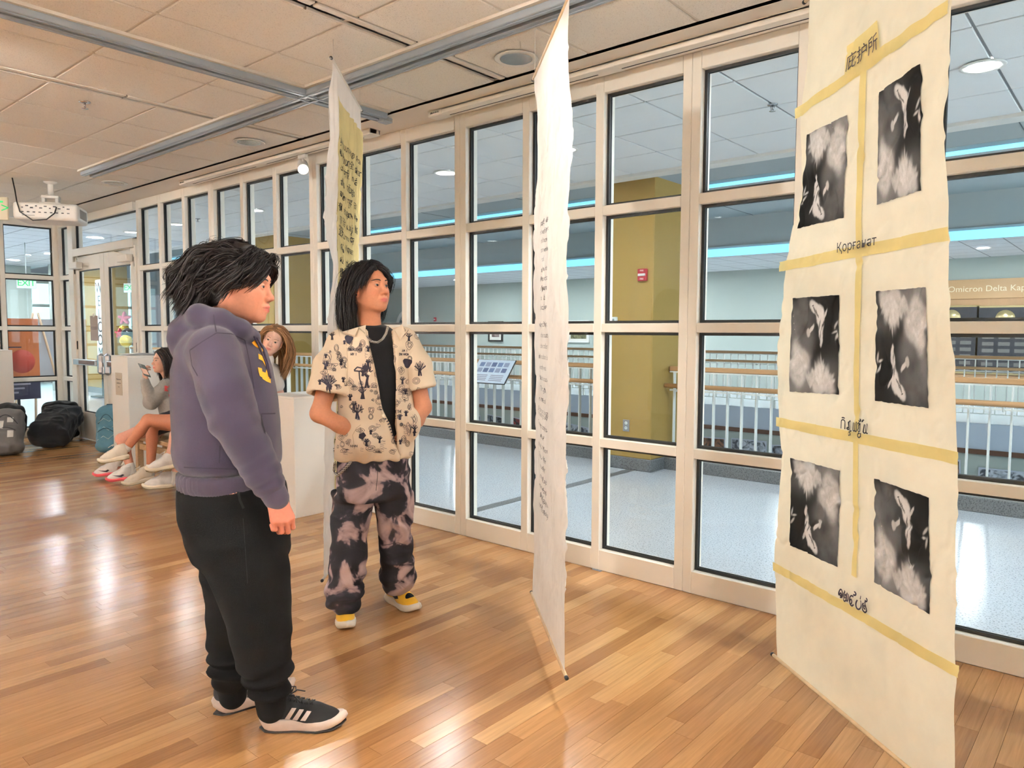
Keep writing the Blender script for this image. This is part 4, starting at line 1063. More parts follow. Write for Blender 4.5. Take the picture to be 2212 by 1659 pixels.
def head_parts(c, fwd, up, sc, skin, lip, jaw=1.0, fat=1.0, brow=(30, 24, 22), iris=(40, 26, 18), female=False, res=.0025, slit=.0042, neck_to=None, neck_r=.056, nose=1.0):
    """head in its own frame: x face, y left, z up, origin at eye level -> (V, F, colours), eyes, brows in the world"""
    S = Soft(res)
    S.ell((-.014, 0, .036), (.098, .0765, .084), k=.03)
    S.ell((.030, 0, -.028), (.062, .064*jaw, .085), k=.035)
    for y in (-1, 1):
        S.cone((-.012, y*.052*jaw, -.055), (.060, y*.020*jaw, -.100), .028*fat, .019, .03)
        S.ell((.052, y*.043, -.030), (.030, .024*fat, .026), k=.03)
        S.ell((.045, y*.042*jaw, -.065), (.03, .02*fat, .03), k=.03)
    S.ell((.073, 0, -.104), (.019, .023*jaw, .016), k=.022)
    S.cone((.078, -.028, .019), (.078, .028, .019), .013 if female else .015, None, .02)
    for y in (-1, 1): S.ell((.104, y*.033, -.004), (.020, .019, .0125), k=.014, op='s')
    S.cone((.086, 0, .008), (.104*nose, 0, -.030), .0075, .0095, .013); S.ell((.1085*nose, 0, -.0385), (.0115, .0125, .0105), k=.010)
    for y in (-1, 1): S.ell((.0985, y*.0135, -.0430), (.0100, .0078, .0075), k=.007); S.ell((.1055, y*.0072, -.0490), (.0055, .0036, .0028), k=.003, op='s')
    S.ell((.086, 0, -.071), (.016, .026, .020), k=.016)
    S.chain([(.086, -.0235, -.0715), (.0965, -.011, -.0675), (.0985, 0, -.0685), (.0965, .011, -.0675), (.086, .0235, -.0715)], [.0030, .0048, .0052, .0048, .0030], .006)
    S.chain([(.087, -.020, -.0765), (.0960, -.008, -.0800), (.0960, .008, -.0800), (.087, .020, -.0765)], [.0034, .0056, .0056, .0034], .006)
    S.chain([(.088, -.026, -.0735), (.1035, -.009, -.0735), (.1045, 0, -.0742), (.1035, .009, -.0735), (.088, .026, -.0735)], [.0012]*5, .003, 's')
    E = [(.0795, y*.0315, -.003) for y in (-1, 1)]
    for (ex, ey, ez) in E:
        S.ell((ex, ey, ez), (.0142, .0150, .0125), k=.004)
        sgn = 1 if ey > 0 else -1
        S.ell((ex+.014, ey, ez-.0006), (.012, .0135, slit), rot_to((1, 0, 0), (0, -sgn*.14, 1)), .0016, 's')
    for y in (-1, 1):
        Rm = rot_to((.96, y*.28, .0), (-.22, 0, 1))
        S.ell((-.006, y*.0765, -.012), (.021, .0075, .033), Rm, .008); S.ell((-.002, y*.0835, -.010), (.012, .0055, .020), Rm, .006, 's'); S.ell((-.006, y*.076, -.040), (.010, .007, .010), Rm, .006)
    Rw = rot_to(fwd, up); c = np.asarray(c, float)
    if neck_to is not None:
        nt = ((np.asarray(neck_to, float)-c)@Rw)/sc
        S.cone((-.020, 0, -.070), nt, neck_r*.97, neck_r*1.02, .03)
        S.cone((.012, 0, -.092), nt+np.array([.02, 0, .02]), .030, .036, .03)
    V, Fc = S.mesh(1)
    col = np.tile(np.array(rgb(skin)[:3]), (len(V), 1))
    def blend(w, cc):
        nonlocal col; col = col*(1-w[:, None])+np.array(rgb(cc)[:3])[None]*w[:, None]
    red = tuple(min(255, int(a*b)) for a, b in zip(skin, (1.0, .80, .76)))
    g = lambda p, r: np.exp(-(((V-np.array(p))/np.array(r))**2).sum(1))
    for y in (-1, 1): blend(.45*g((.07, y*.045, -.038), (.03, .022, .02)), red); blend(.5*g((-.006, y*.085, -.015), (.03, .014, .04)), red)
    blend(.45*g((.11, 0, -.04), (.014, .016, .012)), red)
    lipw = np.clip(1.5*np.exp(-((V[:, 1]/.021)**4))*np.exp(-(((V[:, 2]+.0742)/.0092)**4))*(V[:, 0] > .082), 0, 1); blend(lipw*.85, lip)
    for (ex, ey, ez) in E:   # lash line and lid rim
        q = (V-np.array((ex+.009, ey, ez+slit*.75)))/np.array((.012, .0145, .0018)); blend(.75*np.exp(-(q*q).sum(1)), (40, 28, 26))
    eyes = []
    for (ex, ey, ez) in E:
        m = MB().sphere((0, 0, 0), .0126, 36, 28); P = np.array(m.v); d = np.sqrt(P[:, 1]**2+P[:, 2]**2); fr = P[:, 0] > 0
        ec = np.tile(np.array([.36, .33, .32]), (len(P), 1)); ec[(d < .0076) & fr] = rgb(iris)[:3]; ec[(d < .0034) & fr] = (.003, .003, .003)
        eyes.append((c+((P+np.array((ex, ey, ez)))*sc)@Rw.T, m.f, ec))
    brows = MB(); r_ = random.Random(3); bv = BVHTree.FromPolygons([tuple(p) for p in V], [tuple(int(i) for i in f) for f in Fc])
    for y in (-1, 1):
        for k in range(60):
            t = k/59; by = y*(.014+.030*t); bz = .0185+.0040*math.sin(t*PI*.8)-.0015*t+r_.uniform(-.0020, .0020)*(1-.6*t)
            Q = []
            for u in (0, .5, 1):
                h = bv.ray_cast(Vector((.2, by+y*.0075*u, bz+(.0028-.004*t)*u)), Vector((-1, 0, 0)))
                if h[0] is not None: Q.append(c+((np.array(h[0])+np.array(h[1])*.0010)*sc)@Rw.T)
            if len(Q) == 3: brows.tube(Q, [.0012*sc, .0011*sc, .0004*sc], 4)
    return (c+(V*sc)@Rw.T, Fc, col), eyes, brows
def add_face(person, eyes, brows, brow=(26, 20, 18)):
    for v, f, ec in eyes:
        me = mesh_from('eye', np.asarray(v)-base_of(person)[None], f, EYE, True); set_vcol(me, ec); mobj('eye', me, person)
    put_mb('eyebrows', brows, mat('brow_%d_%d' % brow[:2], brow, .7), person)
def hand_mesh(w, along, back, side, sc=1.0, curl=(.5, .55, .4), thumb=(.75, .35), res=.003, spread=.0, fingers=None):
    """w wrist, along = towards the fingertips, back = out of the back of the hand, side = +1 if the thumb lies on cross(back, along)"""
    x = nrm(along); z = nrm(np.asarray(back)-(np.asarray(back)@x)*x); y = np.cross(z, x)*side; Rm = np.stack([x, y, z], 1); S = Soft(res)
    S.cone((-.03, 0, 0), (.012, 0, 0), .026, .026, .015, flat=((0, 0, 1), .78))
    K = [(.088, .030, .004, .080, .0090), (.092, .010, .007, .090, .0093), (.088, -.010, .005, .083, .0088), (.080, -.028, .001, .064, .0077)]
    for i, (kx, ky, kz, L_, r) in enumerate(K):
        S.cone((.008, ky*.55, 0), (kx-.008, ky, kz-.004), .0165, .0125, .014)
        c = curl if fingers is None else fingers[i]; p = np.array((kx-.004, ky, kz-.002)); a = c[0]*.6
        for seg, f in zip((.44, .31, .25), (c[0], c[1], c[2])):
            a_ = a; q = p+L_*seg*np.array((math.cos(a_), ky*spread, -math.sin(a_))); S.cone(p, q, r*(1.04 if seg > .4 else .95), r*.90, .004); p = q; a += f*1.5
    t0 = np.array((.018, .022, -.006)); a = thumb[0]
    t1 = t0+.042*np.array((math.cos(a), math.sin(a)*.9, -.35)); t2 = t1+.032*np.array((math.cos(a*.55), math.sin(a*.5), -.25-thumb[1]*.5)); t3 = t2+.024*np.array((math.cos(a*.3), math.sin(a*.15), -.3-thumb[1]))
    S.chain([t0, t1, t2, t3], [.0175, .0115, .0098, .0080], .007)
    V, Fc = S.mesh(1); return np.asarray(w)+(V*sc)@Rm.T, Fc
def limb(pts, rs, res=.006, k=.02): return Soft(res).chain([np.asarray(p) for p in pts], rs, k).mesh(1)
def flat_col(n, c): return np.tile(np.array(rgb(c)[:3]), (n, 1))

# --- hair as strands grown over the skull
def grow_hair(c, fwd, up, sc, seed, n, roots, flow, length, steps=14, width=.0016, wave=.0, keep=None, clump=5, spread=.006, colour=(26, 20, 19), offset=.012, body=None, taper=True):
    R_n = np.random.default_rng(seed); Rw = rot_to(fwd, up)
    d = R_n.normal(size=(n*40, 3)); d /= np.linalg.norm(d, axis=1)[:, None]
    C0 = np.array((-.014, 0, .036)); r0 = np.array((.098, .0765, .084)); P = C0+d*(r0+.003); P = P[roots(P)][:n]; n = len(P)
    Nn = (P-C0)/r0**2; Nn /= np.linalg.norm(Nn, axis=1)[:, None]; D_ = Nn*.6+flow(P, P, 0); D_ /= np.linalg.norm(D_, axis=1)[:, None]
    L_ = length(P)*R_n.uniform(.85, 1.1, n); path = [P.copy()]; P0 = P.copy(); ph = R_n.uniform(0, 6.28, n); ax = R_n.normal(size=(n, 3)); off = offset*R_n.uniform(.25, 1.0, n)
    for k in range(steps):
        t = (k+1)/steps; T = flow(P, P0, t); T /= np.linalg.norm(T, axis=1)[:, None]+1e-9
        D_ = D_*.62+T*.38+wave*np.sin(t*11+ph)[:, None]*ax; D_ /= np.linalg.norm(D_, axis=1)[:, None]
        P = P+D_*(L_/steps)[:, None]
        q = (P-C0)/(r0+off[:, None]); m = np.linalg.norm(q, axis=1); ins = m < 1; P[ins] = (C0+q/m[:, None]*(r0+off[:, None]))[ins]
        if body is not None: P = body(P)
        path.append(P.copy())
    G = np.stack(path, 1)
    V = []; Fc = []; cols = []; m = steps+1
    for cpy in range(clump):
        o = R_n.normal(size=(n, 1, 3))*spread*(np.linspace(.35, 1, m)[None, :, None]) if cpy else 0
        Q = G+o; Q = np.asarray(c)+(Q*sc)@Rw.T
        T = np.gradient(Q, axis=1); T /= np.linalg.norm(T, axis=2)[:, :, None]+1e-9; ref = R_n.normal(size=(n, 1, 3)); A = np.cross(T, ref); A /= np.linalg.norm(A, axis=2)[:, :, None]+1e-9; B = np.cross(T, A)
        w = width*sc*(np.sin(np.linspace(.35, 1, m)*PI)**.5*.9+.1)[None, :, None] if taper else width*sc*np.ones((1, m, 1))
        ring = np.stack([Q+A*w, Q-A*w], 2)     # flat ribbons
        base = sum(len(v) for v in V); V.append(ring.reshape(-1, 3)); i = np.arange(n)[:, None]*(m*2)+np.arange(m-1)[None, :]*2
        Fc.append(np.stack([i, i+1, i+3, i+2], -1).reshape(-1, 4)+base)
        cols.append(np.repeat(np.array(rgb(colour)[:3])[None]*R_n.uniform(.6, 1.5, (n, 1)), m*2, 0))
    return np.concatenate(V), np.concatenate(Fc), np.concatenate(cols)
def add_hair(person, caps, strands, colour, name='hair'):
    parts = []; cols = []
    for v, f in caps: parts.append((v, f)); cols.append(flat_col(len(v), colour)*.55)
    for v, f, cc in strands: parts.append((v, f)); cols.append(cc)
    return put(name, join(*parts), HAIRM, person, True, np.concatenate(cols))

# --- shoes
def outline(L_, w, n=22):
    xs = .5-.5*np.cos(np.linspace(0, PI, n)); h = np.interp(xs, [0, .08, .2, .42, .68, .85, .95, 1], [0, .62, .78, .72, 1.0, .86, .5, 0])*w
    c = np.interp(xs, [0, .3, .7, 1], [0, 0, .06, .12])*w
    return [(x*L_, y+cc) for x, y, cc in zip(xs, h, c)]+[(x*L_, -y+cc) for x, y, cc in list(zip(xs, h, c))[::-1][1:-1]]
def shoe(person, heel, dirv, L_, w, upper, sole, opts, roll=0.0, side=1, pitch=0.0, parent_name='shoe'):
    """heel point on the ground, direction of the toe; parts: upper with sole, laces, trims"""
    d = nrm(dirv); d[2] = 0; d = nrm(d); z = np.array([0, 0, 1.]); y = np.cross(z, d)
    if pitch: d = d*math.cos(pitch)+z*math.sin(pitch); z = np.cross(d, y)
    if roll: y, z = y*math.cos(roll)+z*math.sin(roll), z*math.cos(roll)-y*math.sin(roll)
    M_ = np.stack([d, y*side, z], 1); T = lambda P: np.asarray(heel)+np.asarray(P)@M_.T
    sh = opts.get('sole_h', .032); S = Soft(.004)
    S.ell((.055, 0, .075), (.052, .034, .062), k=.02); S.cone((.07, 0, .085), (L_*.62, 0, .052), .041, .036, .03, flat=((0, 1, 0), .92)); S.ell((L_*.66, .002, .036), (L_*.28, w*.88, .040), k=.03)
    S.ell((.055, 0, .118), (.044, .036, .028), k=.015)
    S.half((0, 0, .022), (0, 0, -1), .004); S.ell((.058, 0, .155), (.033, .024, .035), k=.008, op='s')
    V, Fc = S.mesh(1); up = put(parent_name, (T(V), Fc[:, ::side] if side < 0 else Fc), upper, person)
    bvh = BVHTree.FromPolygons([tuple(p) for p in V], [tuple(int(i) for i in f) for f in Fc])
    o = outline(L_, w); n = len(o); lev = ((.0, .90), (.008, 1.0), (sh*.6, 1.04), (sh, 1.0), (sh+.002, .93)); VV = []; FF = []
    for zz, s in lev:
        for (x, yy) in o:
            xx = L_/2+(x-L_/2)*s; spring = .020*max(0, (x/L_-.72)/.28)**2+opts.get('heel_up', 0)*max(0, (.12-x/L_)/.12)**2; extra = opts.get('heel_h', 0)*max(0, 1-x/L_/.6) if zz > .01 else 0
            VV.append((xx, yy*s, zz+spring+extra))
    for k in range(len(lev)-1):
        for j in range(n): FF.append((k*n+j, k*n+(j+1) % n, (k+1)*n+(j+1) % n, (k+1)*n+j))
    so = MB(); so.add(T(VV), FF, True); so.add(T(VV[:n]), [tuple(range(n))[::-1]]); so.add(T(VV[-n:]), [tuple(range(n))]); put_mb('sole', so, sole, up)
    if 'out' in opts:
        so = MB(); q = [(x*1.0, y_*1.005, -.004+.020*max(0, (x/L_-.72)/.28)**2) for x, y_ in o]; q2 = [(a, b, c+.006) for a, b, c in q]; so.add(T(q+q2), [tuple(range(n))[::-1], tuple(range(n, 2*n))]+[(j, (j+1) % n, n+(j+1) % n, n+j) for j in range(n)]); put_mb('outsole', so, opts['out'], up)
    def onto(x, yy, zt=.25):
        h = bvh.ray_cast(Vector((x, yy, zt)), Vector((0, 0, -1))); return None if h[0] is None else np.array(h[0])
    la = MB(); xs = [L_*f for f in (.36, .42, .48, .54, .60)]
    for i, x in enumerate(xs):
        for s in (-1, 1):
            q = [onto(x+.010*t, s*(-.021+.042*t)*(1-.05*i)) for t in (0, .25, .5, .75, 1)]; q = [p for p in q if p is not None]
            if len(q) > 2: la.tube(T([p+np.array((0, 0, .003)) for p in q]), .0026, 5)
    p0 = onto(xs[0], 0)
    if p0 is not None:
        for s in (-1, 1):
            la.tube(T([p0+np.array((0, 0, .005)), p0+np.array((-.006, s*.028, .020)), p0+np.array((.010, s*.045, .012)), p0+np.array((.016, s*.022, .006)), p0+np.array((.0, 0, .006))]), .0024, 5)
            la.tube(T([p0+np.array((0, 0, .005)), p0+np.array((.02, s*.024, .010)), p0+np.array((.045, s*.040, -.004))]), .0022, 5)
    put_mb('laces', la, opts.get('lace', upper), up)
    def sidepatch(poly, s, m, nm, off=.0018):
        """flat trims on the flank: poly in (x, z), pressed on to the upper"""
        poly = np.array(poly, float); c0 = poly.mean(0); pts = []; rings = (1.0, .66, .33)
        for r in rings:
            for k in range(len(poly)):
                a = poly[k]; b = poly[(k+1) % len(poly)]
                for t in (0, .25, .5, .75): pts.append(c0+(a+(b-a)*t-c0)*r)
        nn = len(poly)*4; Q = []; ok = True
        for p in pts+[c0]:
            h = bvh.ray_cast(Vector((p[0], s*.15, p[1])), Vector((0, -s, 0)))
            if h[0] is None: h2 = bvh.find_nearest(Vector((p[0], s*.03, p[1]))); q = np.array(h2[0])+np.array(h2[1])*off
            else: q = np.array(h[0])+np.array(h[1])*off
            Q.append(q)
        F_ = [(k*nn+j, k*nn+(j+1) % nn, (k+1)*nn+(j+1) % nn, (k+1)*nn+j) for k in range(len(rings)-1) for j in range(nn)]+[((len(rings)-1)*nn+j, (len(rings)-1)*nn+(j+1) % nn, len(Q)-1) for j in range(nn)]
        mb = MB(); mb.add(T(Q), F_, True); put_mb(nm, mb, m, up)
    for (poly, s, m, nm) in opts.get('trim', ()): sidepatch(poly, s, m, nm)
    for (cx, cz, rx, ry, m, nm) in opts.get('top', ()):
        mb = MB(); Q = []; F_ = []
        for r in (1, .6, .0001):
            for j in range(16):
                p = onto(cx+rx*r*math.cos(j*PI/8), cz+ry*r*math.sin(j*PI/8)); Q.append((p if p is not None else np.array((cx, cz, .03)))+np.array((0, 0, .0016)))
        for k in range(2):
            for j in range(16): F_.append((k*16+j, k*16+(j+1) % 16, (k+1)*16+(j+1) % 16, (k+1)*16+j))
        mb.add(T(Q), F_, True); put_mb(nm, mb, m, up)
    return up
# --- lines laid on a surface (seams, printed drawings), aimed from the viewer's side
class Skinner:
    def __init__(s, VF): s.V, s.F = VF; s.b = BVHTree.FromPolygons([tuple(p) for p in s.V], [tuple(int(i) for i in f) for f in s.F])
    def hit(s, px, py):
        h = s.b.ray_cast(Vector(CPOS), Vector(sight(px, py)).normalized(), 30); return (None, None) if h[0] is None else (np.array(h[0]), np.array(h[1]))
    def ribbon(s, mb, pl, r, off=.0015, sub=3, maxgap=.03):
        pl = np.asarray(pl, float); P = []
        for i in range(len(pl)-1):
            for t in np.arange(sub)/sub: P.append(pl[i]+(pl[i+1]-pl[i])*t)
        P.append(pl[-1]); run = []
        def flush():
            if len(run) > 1:
                Q = np.array([q for q, _ in run]); N_ = np.array([q for _, q in run]); T = np.gradient(Q, axis=0); T /= np.linalg.norm(T, axis=1)[:, None]+1e-9; B = np.cross(N_, T); B /= np.linalg.norm(B, axis=1)[:, None]+1e-9
                V = []
                for q, n_, b in zip(Q, N_, B): V += [q+n_*off+b*r, q+n_*off-b*r]
                mb.add(V, [(2*i, 2*i+1, 2*i+3, 2*i+2) for i in range(len(Q)-1)])
            run.clear()
        for p in P:
            h, n_ = s.hit(*p)
            if h is None or (run and np.linalg.norm(h-run[-1][0]) > maxgap): flush()
            if h is not None: run.append((h, n_))
        flush(); return mb
    def fill(s, mb, poly, off=.0015, n=10):
        """filled shape: polygon in the photo pressed on to the surface as a fine fan"""
        poly = np.asarray(poly, float); c0 = poly.mean(0); rows = []
        for r in (1, .66, .33):
            ring = []
            for i in range(len(poly)):
                for t in (0, .5): a, b = poly[i], poly[(i+1) % len(poly)]; ring.append(c0+(a+(b-a)*t-c0)*r)
            rows.append(ring)
        pts = [p for r in rows for p in r]+[c0]; H = [s.hit(*p) for p in pts]
        if any(h[0] is None for h in H): return mb
        Q = [h+n_*off for h, n_ in H]; m = len(rows[0])
        F_ = [(k*m+j, k*m+(j+1) % m, (k+1)*m+(j+1) % m, (k+1)*m+j) for k in range(2) for j in range(m)]+[(2*m+j, 2*m+(j+1) % m, 3*m) for j in range(m)]
        return mb.add(Q, F_, True)
def fabric(name, col, rough=.9, noise=.05, nscale=12, bump=.25, bscale=500, sheen=.25, col2=None):
    m = mat(name, col, rough, 0, noise, nscale, bump, bscale, .15, sheen=sheen, ndetail=4); return m
# ------------------------------------------------------------------ the hooded man, seen from his right side
H1 = 2.60
def p1(px, py, dy=0.0): return at_d(px, py, H1+dy)
ppm1 = F_PX/H1
o1 = p1(505, 1000); man = thing('person', 'person in a faded purple hoodie and black joggers standing in profile', 'person', (o1[0], o1[1], 0))
def rows1(data, h=H1, ax=YAW):
    out = []
    for (py, xb, xf, b) in data:
        c = at_d((xb+xf)/2, py, h); out.append((c[2], c[0], c[1], (xf-xb)/2/(F_PX/h), b))
    return out
HOOD = fabric('faded_purple_fleece', (56, 49, 65), .95, .10, 7, .3, 700)
HOODRIB = fabric('purple_rib_knit', (63, 55, 69), .95, .08, 9, .3, 700)
S = Soft(.0075)
S.loft(rows1([(1012, 388, 600, .185), (985, 383, 602, .190), (940, 383, 602, .190), (860, 379, 594, .185), (800, 381, 582, .185), (755, 394, 566, .19), (722, 412, 540, .150), (700, 426, 528, .105)]), .03, phi=YAW, p=2.1, rd=.03)
arm_n = [p1(462, 758, -.165), p1(487, 845, -.235), p1(505, 905, -.245), p1(540, 968, -.225), p1(565, 1018, -.21), p1(580, 1045, -.205)]
S.chain(arm_n[:2], [.082, .083], .03); S.chain(arm_n[1:], [.083, .078, .066, .058, .050], .010)
arm_f = [p1(462, 758, .165), p1(470, 850, .235), p1(478, 910, .25), p1(500, 965, .25), p1(530, 1010, .24), p1(545, 1035, .235)]
S.chain(arm_f, [.085, .082, .076, .064, .056, .05], .03)
# hood fallen behind the neck
S.ell(p1(424, 712), (.080, .095, .050), None, .03); S.ell(p1(412, 742), (.045, .08, .06), None, .03)
ring = [p1(545, 728, -.03), p1(520, 712, -.085), p1(475, 692, -.115), p1(430, 682, -.105), p1(412, 692, -.05), p1(408, 696, .03), p1(430, 684, .10), p1(475, 692, .115), p1(520, 712, .085), p1(545, 728, .03)]
S.chain(ring, [.028, .032, .036, .036, .034, .034, .036, .036, .032, .028], .02)
S.cone(p1(478, 690), p1(478, 640), .062, .07, .015, 's')
V, Fc = S.mesh(1)
zt = lambda py: p1(500, py)[2]
def fold1(P):
    low = np.clip((zt(930)-P[:, 2])/.12, 0, 1); d = nrm(arm_n[4]-arm_n[2]); da = np.linalg.norm(P-arm_n[4], axis=1)
    a = creases(P, (.5, .4, .75), (6, 15), .0045, 2)*(.3+.7*low)
    b = .0045*np.sin((P@d)*150+7*noise3(P, 9, 4))*np.exp(-(da/.07)**2)
    el = .0035*np.sin((P@nrm(d+HR*.6))*90+6*noise3(P, 8, 6))*np.exp(-(np.linalg.norm(P-arm_n[2], axis=1)/.11)**2)
    hd_ = .004*np.sin((P@nrm(np.array([0, 0, 1.])-HR*.6))*120+5*noise3(P, 7, 2))*np.exp(-(np.linalg.norm(P-p1(408, 715), axis=1)/.10)**2)
    return a+b+el+hd_+.0018*(noise3(P, 20, 8)-.5)
V = displace(V, Fc, fold1); V = relax(V, Fc, .4)
hood = put('hoodie', (V, Fc), HOOD, man); SK1 = Skinner((V, Fc))
# waistband and cuffs
S = Soft(.006); S.loft(rows1([(1053, 393, 603, .178), (1035, 391, 605, .184), (1012, 391, 603, .184)]), .01, phi=YAW, p=2.1, rd=.012); hb = S.mesh(1); hb = (displace(*hb, lambda P: .0012*np.sin(np.arctan2(P[:, 1]-o1[1], P[:, 0]-o1[0])*150)), hb[1]); put('waistband', hb, HOODRIB, hood)
for A in (arm_n, arm_f):
    d = nrm(A[-1]-A[-2]); S = Soft(.005); S.cone(A[-1]+d*.005, A[-1]+d*.055, .045, .041, .01); put('cuff', S.mesh(1), HOODRIB, hood)
SEAM = mat('dark_seam_thread', (34, 28, 44), .9)
mb = MB()
for pl in ([(411, 757), (440, 737), (468, 720), (500, 722), (528, 734)], [(411, 757), (416, 790), (428, 812)], [(462, 680), (464, 700), (467, 718)], [(398, 1009), (440, 1011), (510, 1013)], [(476, 955), (474, 1000)],
           [(564, 894), (600, 893)], [(564, 894), (566, 915), (572, 938)], [(562, 896), (564, 916), (570, 936)], [(528, 734), (540, 790), (548, 840)]): SK1.ribbon(mb, pl, .0022, .002, 6)
put_mb('seams', mb, SEAM, hood)
mb = MB(); SK1.ribbon(mb, [(563, 900), (566, 918), (571, 934)], .006, .0025, 5); put_mb('pocket_opening', mb, mat('pocket_dark', (20, 17, 24), .9), hood)
mb = MB()
for pl in ([(548, 735), (558, 748), (566, 760)], [(557, 770), (566, 775), (574, 790)], [(566, 812), (574, 818), (583, 822)], [(560, 795), (562, 808), (574, 812), (578, 800)]): SK1.ribbon(mb, pl, .010, .003, 5)
put_mb('chest_print', mb, mat('yellow_print', (244, 176, 40), .6), hood)
for k in (0, 1):
    q = [SK1.hit(546+7*k, 726+4*k), SK1.hit(558+6*k, 752), SK1.hit(570+4*k, 782), SK1.hit(578+3*k, 812+6*k)]
    q = [a+n_*.006 for a, n_ in q if a is not None]
    if len(q) > 2: put_mb('drawstring', MB().tube(q, .0035, 6), mat('drawcord', (58, 50, 70), .9), hood)
# body: head, neck, hands and the figure inside the clothes
sk1 = (200, 138, 112)
hc1 = p1(518, 613, 0); hf1 = nrm(HR*1.0+HF*.02-np.array([0, 0, .10])); hu1 = nrm(np.array([0, 0, 1.0])+HR*.10)
(hV, hF, hC), eyes, brows = head_parts(hc1, hf1, hu1, 1.04, sk1, (196, 104, 96), jaw=1.06, fat=1.16, neck_to=p1(476, 735), neck_r=.066, slit=.0030, nose=.985)
parts = [(hV, hF)]; cols = [hC]
wr = arm_n[-1]+nrm(arm_n[-1]-arm_n[-2])*.05
hd = hand_mesh(wr, HR*.30-HF*.05+np.array([0, 0, -1.0]), -HF*.75+HR*.65, 1, 1.0, (.75, .9, .6), (.30, .55)); parts.append(hd); cols.append(flat_col(len(hd[0]), (204, 130, 108)))
wr2 = arm_f[-1]+nrm(arm_f[-1]-arm_f[-2])*.05
hd = hand_mesh(wr2, HR*.25+np.array([0, 0, -1.0]), HF*.9+HR*.3, -1, 1.0, (.75, .9, .6), (.30, .55)); parts.append(hd); cols.append(flat_col(len(hd[0]), (214, 140, 118)))
S = Soft(.010); S.chain([p1(480, 715), p1(492, 800), p1(500, 900), p1(503, 1010), p1(503, 1075)], [.06, .12, .125, .115, .105], .04)
for A in (arm_n, arm_f): S.chain(A+[A[-1]+nrm(A[-1]-A[-2])*.05], [.05, .05, .045, .04, .032, .027, .025], .03)
for dy, kn, an in ((-.09, p1(566, 1300, -.09), p1(582, 1480, -.065)), (.09, p1(508, 1300, .09), p1(501, 1460, .09))): S.chain([p1(505, 1070, dy), kn, an], [.085, .055, .036], .03)
b_ = S.mesh(1); parts.append(b_); cols.append(flat_col(len(b_[0]), sk1))
put('body', join(*parts), SKIN, man, True, np.concatenate(cols)); add_face(man, eyes, brows)
# joggers
JOG = fabric('black_jersey', (9, 8, 9), .95, .12, 9, .25, 600, .0)
S = Soft(.0085)
S.loft(rows1([(1040, 398, 608, .175), (1075, 396, 614, .180), (1110, 398, 618, .180), (1160, 412, 621, .175), (1205, 430, 620, .165)]), .03, phi=YAW, p=2.4)
legn = [p1(516, 1180, -.085), p1(542, 1240, -.088), p1(553, 1300, -.085), p1(562, 1360, -.08), p1(568, 1410, -.075), p1(578, 1452, -.07), p1(583, 1480, -.065)]
S.chain(legn, [.130, .124, .112, .098, .084, .075, .066], .03)
legf = [p1(500, 1180, .085), p1(507, 1260, .09), p1(508, 1330, .09), p1(503, 1390, .09), p1(500, 1440, .09), p1(500, 1462, .09)]
S.chain(legf, [.125, .108, .092, .082, .072, .062], .03)
V, Fc = S.mesh(1)
def fold1p(P):
    z0 = p1(560, 1455)[2]; lo = np.exp(-((P[:, 2]-z0)/.07)**2)
    return creases(P, (0.25, 0, 1), (5.5, 12), .008, 5)*.7+.010*np.sin(P[:, 2]*95+7*noise3(P, 7, 3))*lo+.003*(noise3(P, 16, 2)-.5)
V = displace(V, Fc, fold1p); V = relax(V, Fc, .4); jog = put('joggers', (V, Fc), JOG, man); SKJ = Skinner((V, Fc))
for A, e in ((legn, p1(586, 1530, -.06)), (legf, p1(503, 1502, .09))): S = Soft(.006); S.chain([A[-1]+np.array([0, 0, .01]), e], [.062, .050], .01); put('ankle_cuff', S.mesh(1), JOG, jog)
mb = MB(); SKJ.ribbon(mb, [(514, 1060), (518, 1080), (526, 1098)], .004, .003, 6); SKJ.ribbon(mb, [(525, 1120), (535, 1260), (552, 1420)], .0012, .0015, 8); put_mb('seams', mb, mat('jogger_seam', (8, 8, 9), .9), jog)
SHOEB = fabric('black_mesh_knit', (26, 26, 28), .85, .10, 60, .35, 900, .1); SHOEW = mat('white_foam_sole', (232, 216, 206), .7, 0, .05, 40); STR3 = mat('white_shoe_stripe', (236, 224, 220), .6); RUB = mat('black_rubber', (22, 22, 23), .6)
tr = lambda s: [([(.098+.030*k, .043), (.117+.030*k, .043), (.143+.027*k, .085-.006*k), (.127+.027*k, .087-.006*k)], s, STR3, 'stripe') for k in range(3)]
hn = at_z(551, 1588, 0)+HF*.045; shoe(man, hn+np.array([0, 0, .005]), HR+HF*.05, .315, .050, SHOEB, SHOEW, dict(sole_h=.034, heel_h=.012, heel_up=.02, lace=RUB, out=RUB, trim=tr(-1)+tr(1)))
hfar = at_z(450, 1558, 0)+HF*.045; shoe(man, hfar+np.array([0, 0, .005]), at_z(560, 1546, 0)-at_z(475, 1571, 0), .315, .050, SHOEB, SHOEW, dict(sole_h=.034, heel_h=.012, heel_up=.02, lace=RUB, out=RUB, trim=tr(-1)+tr(1)))
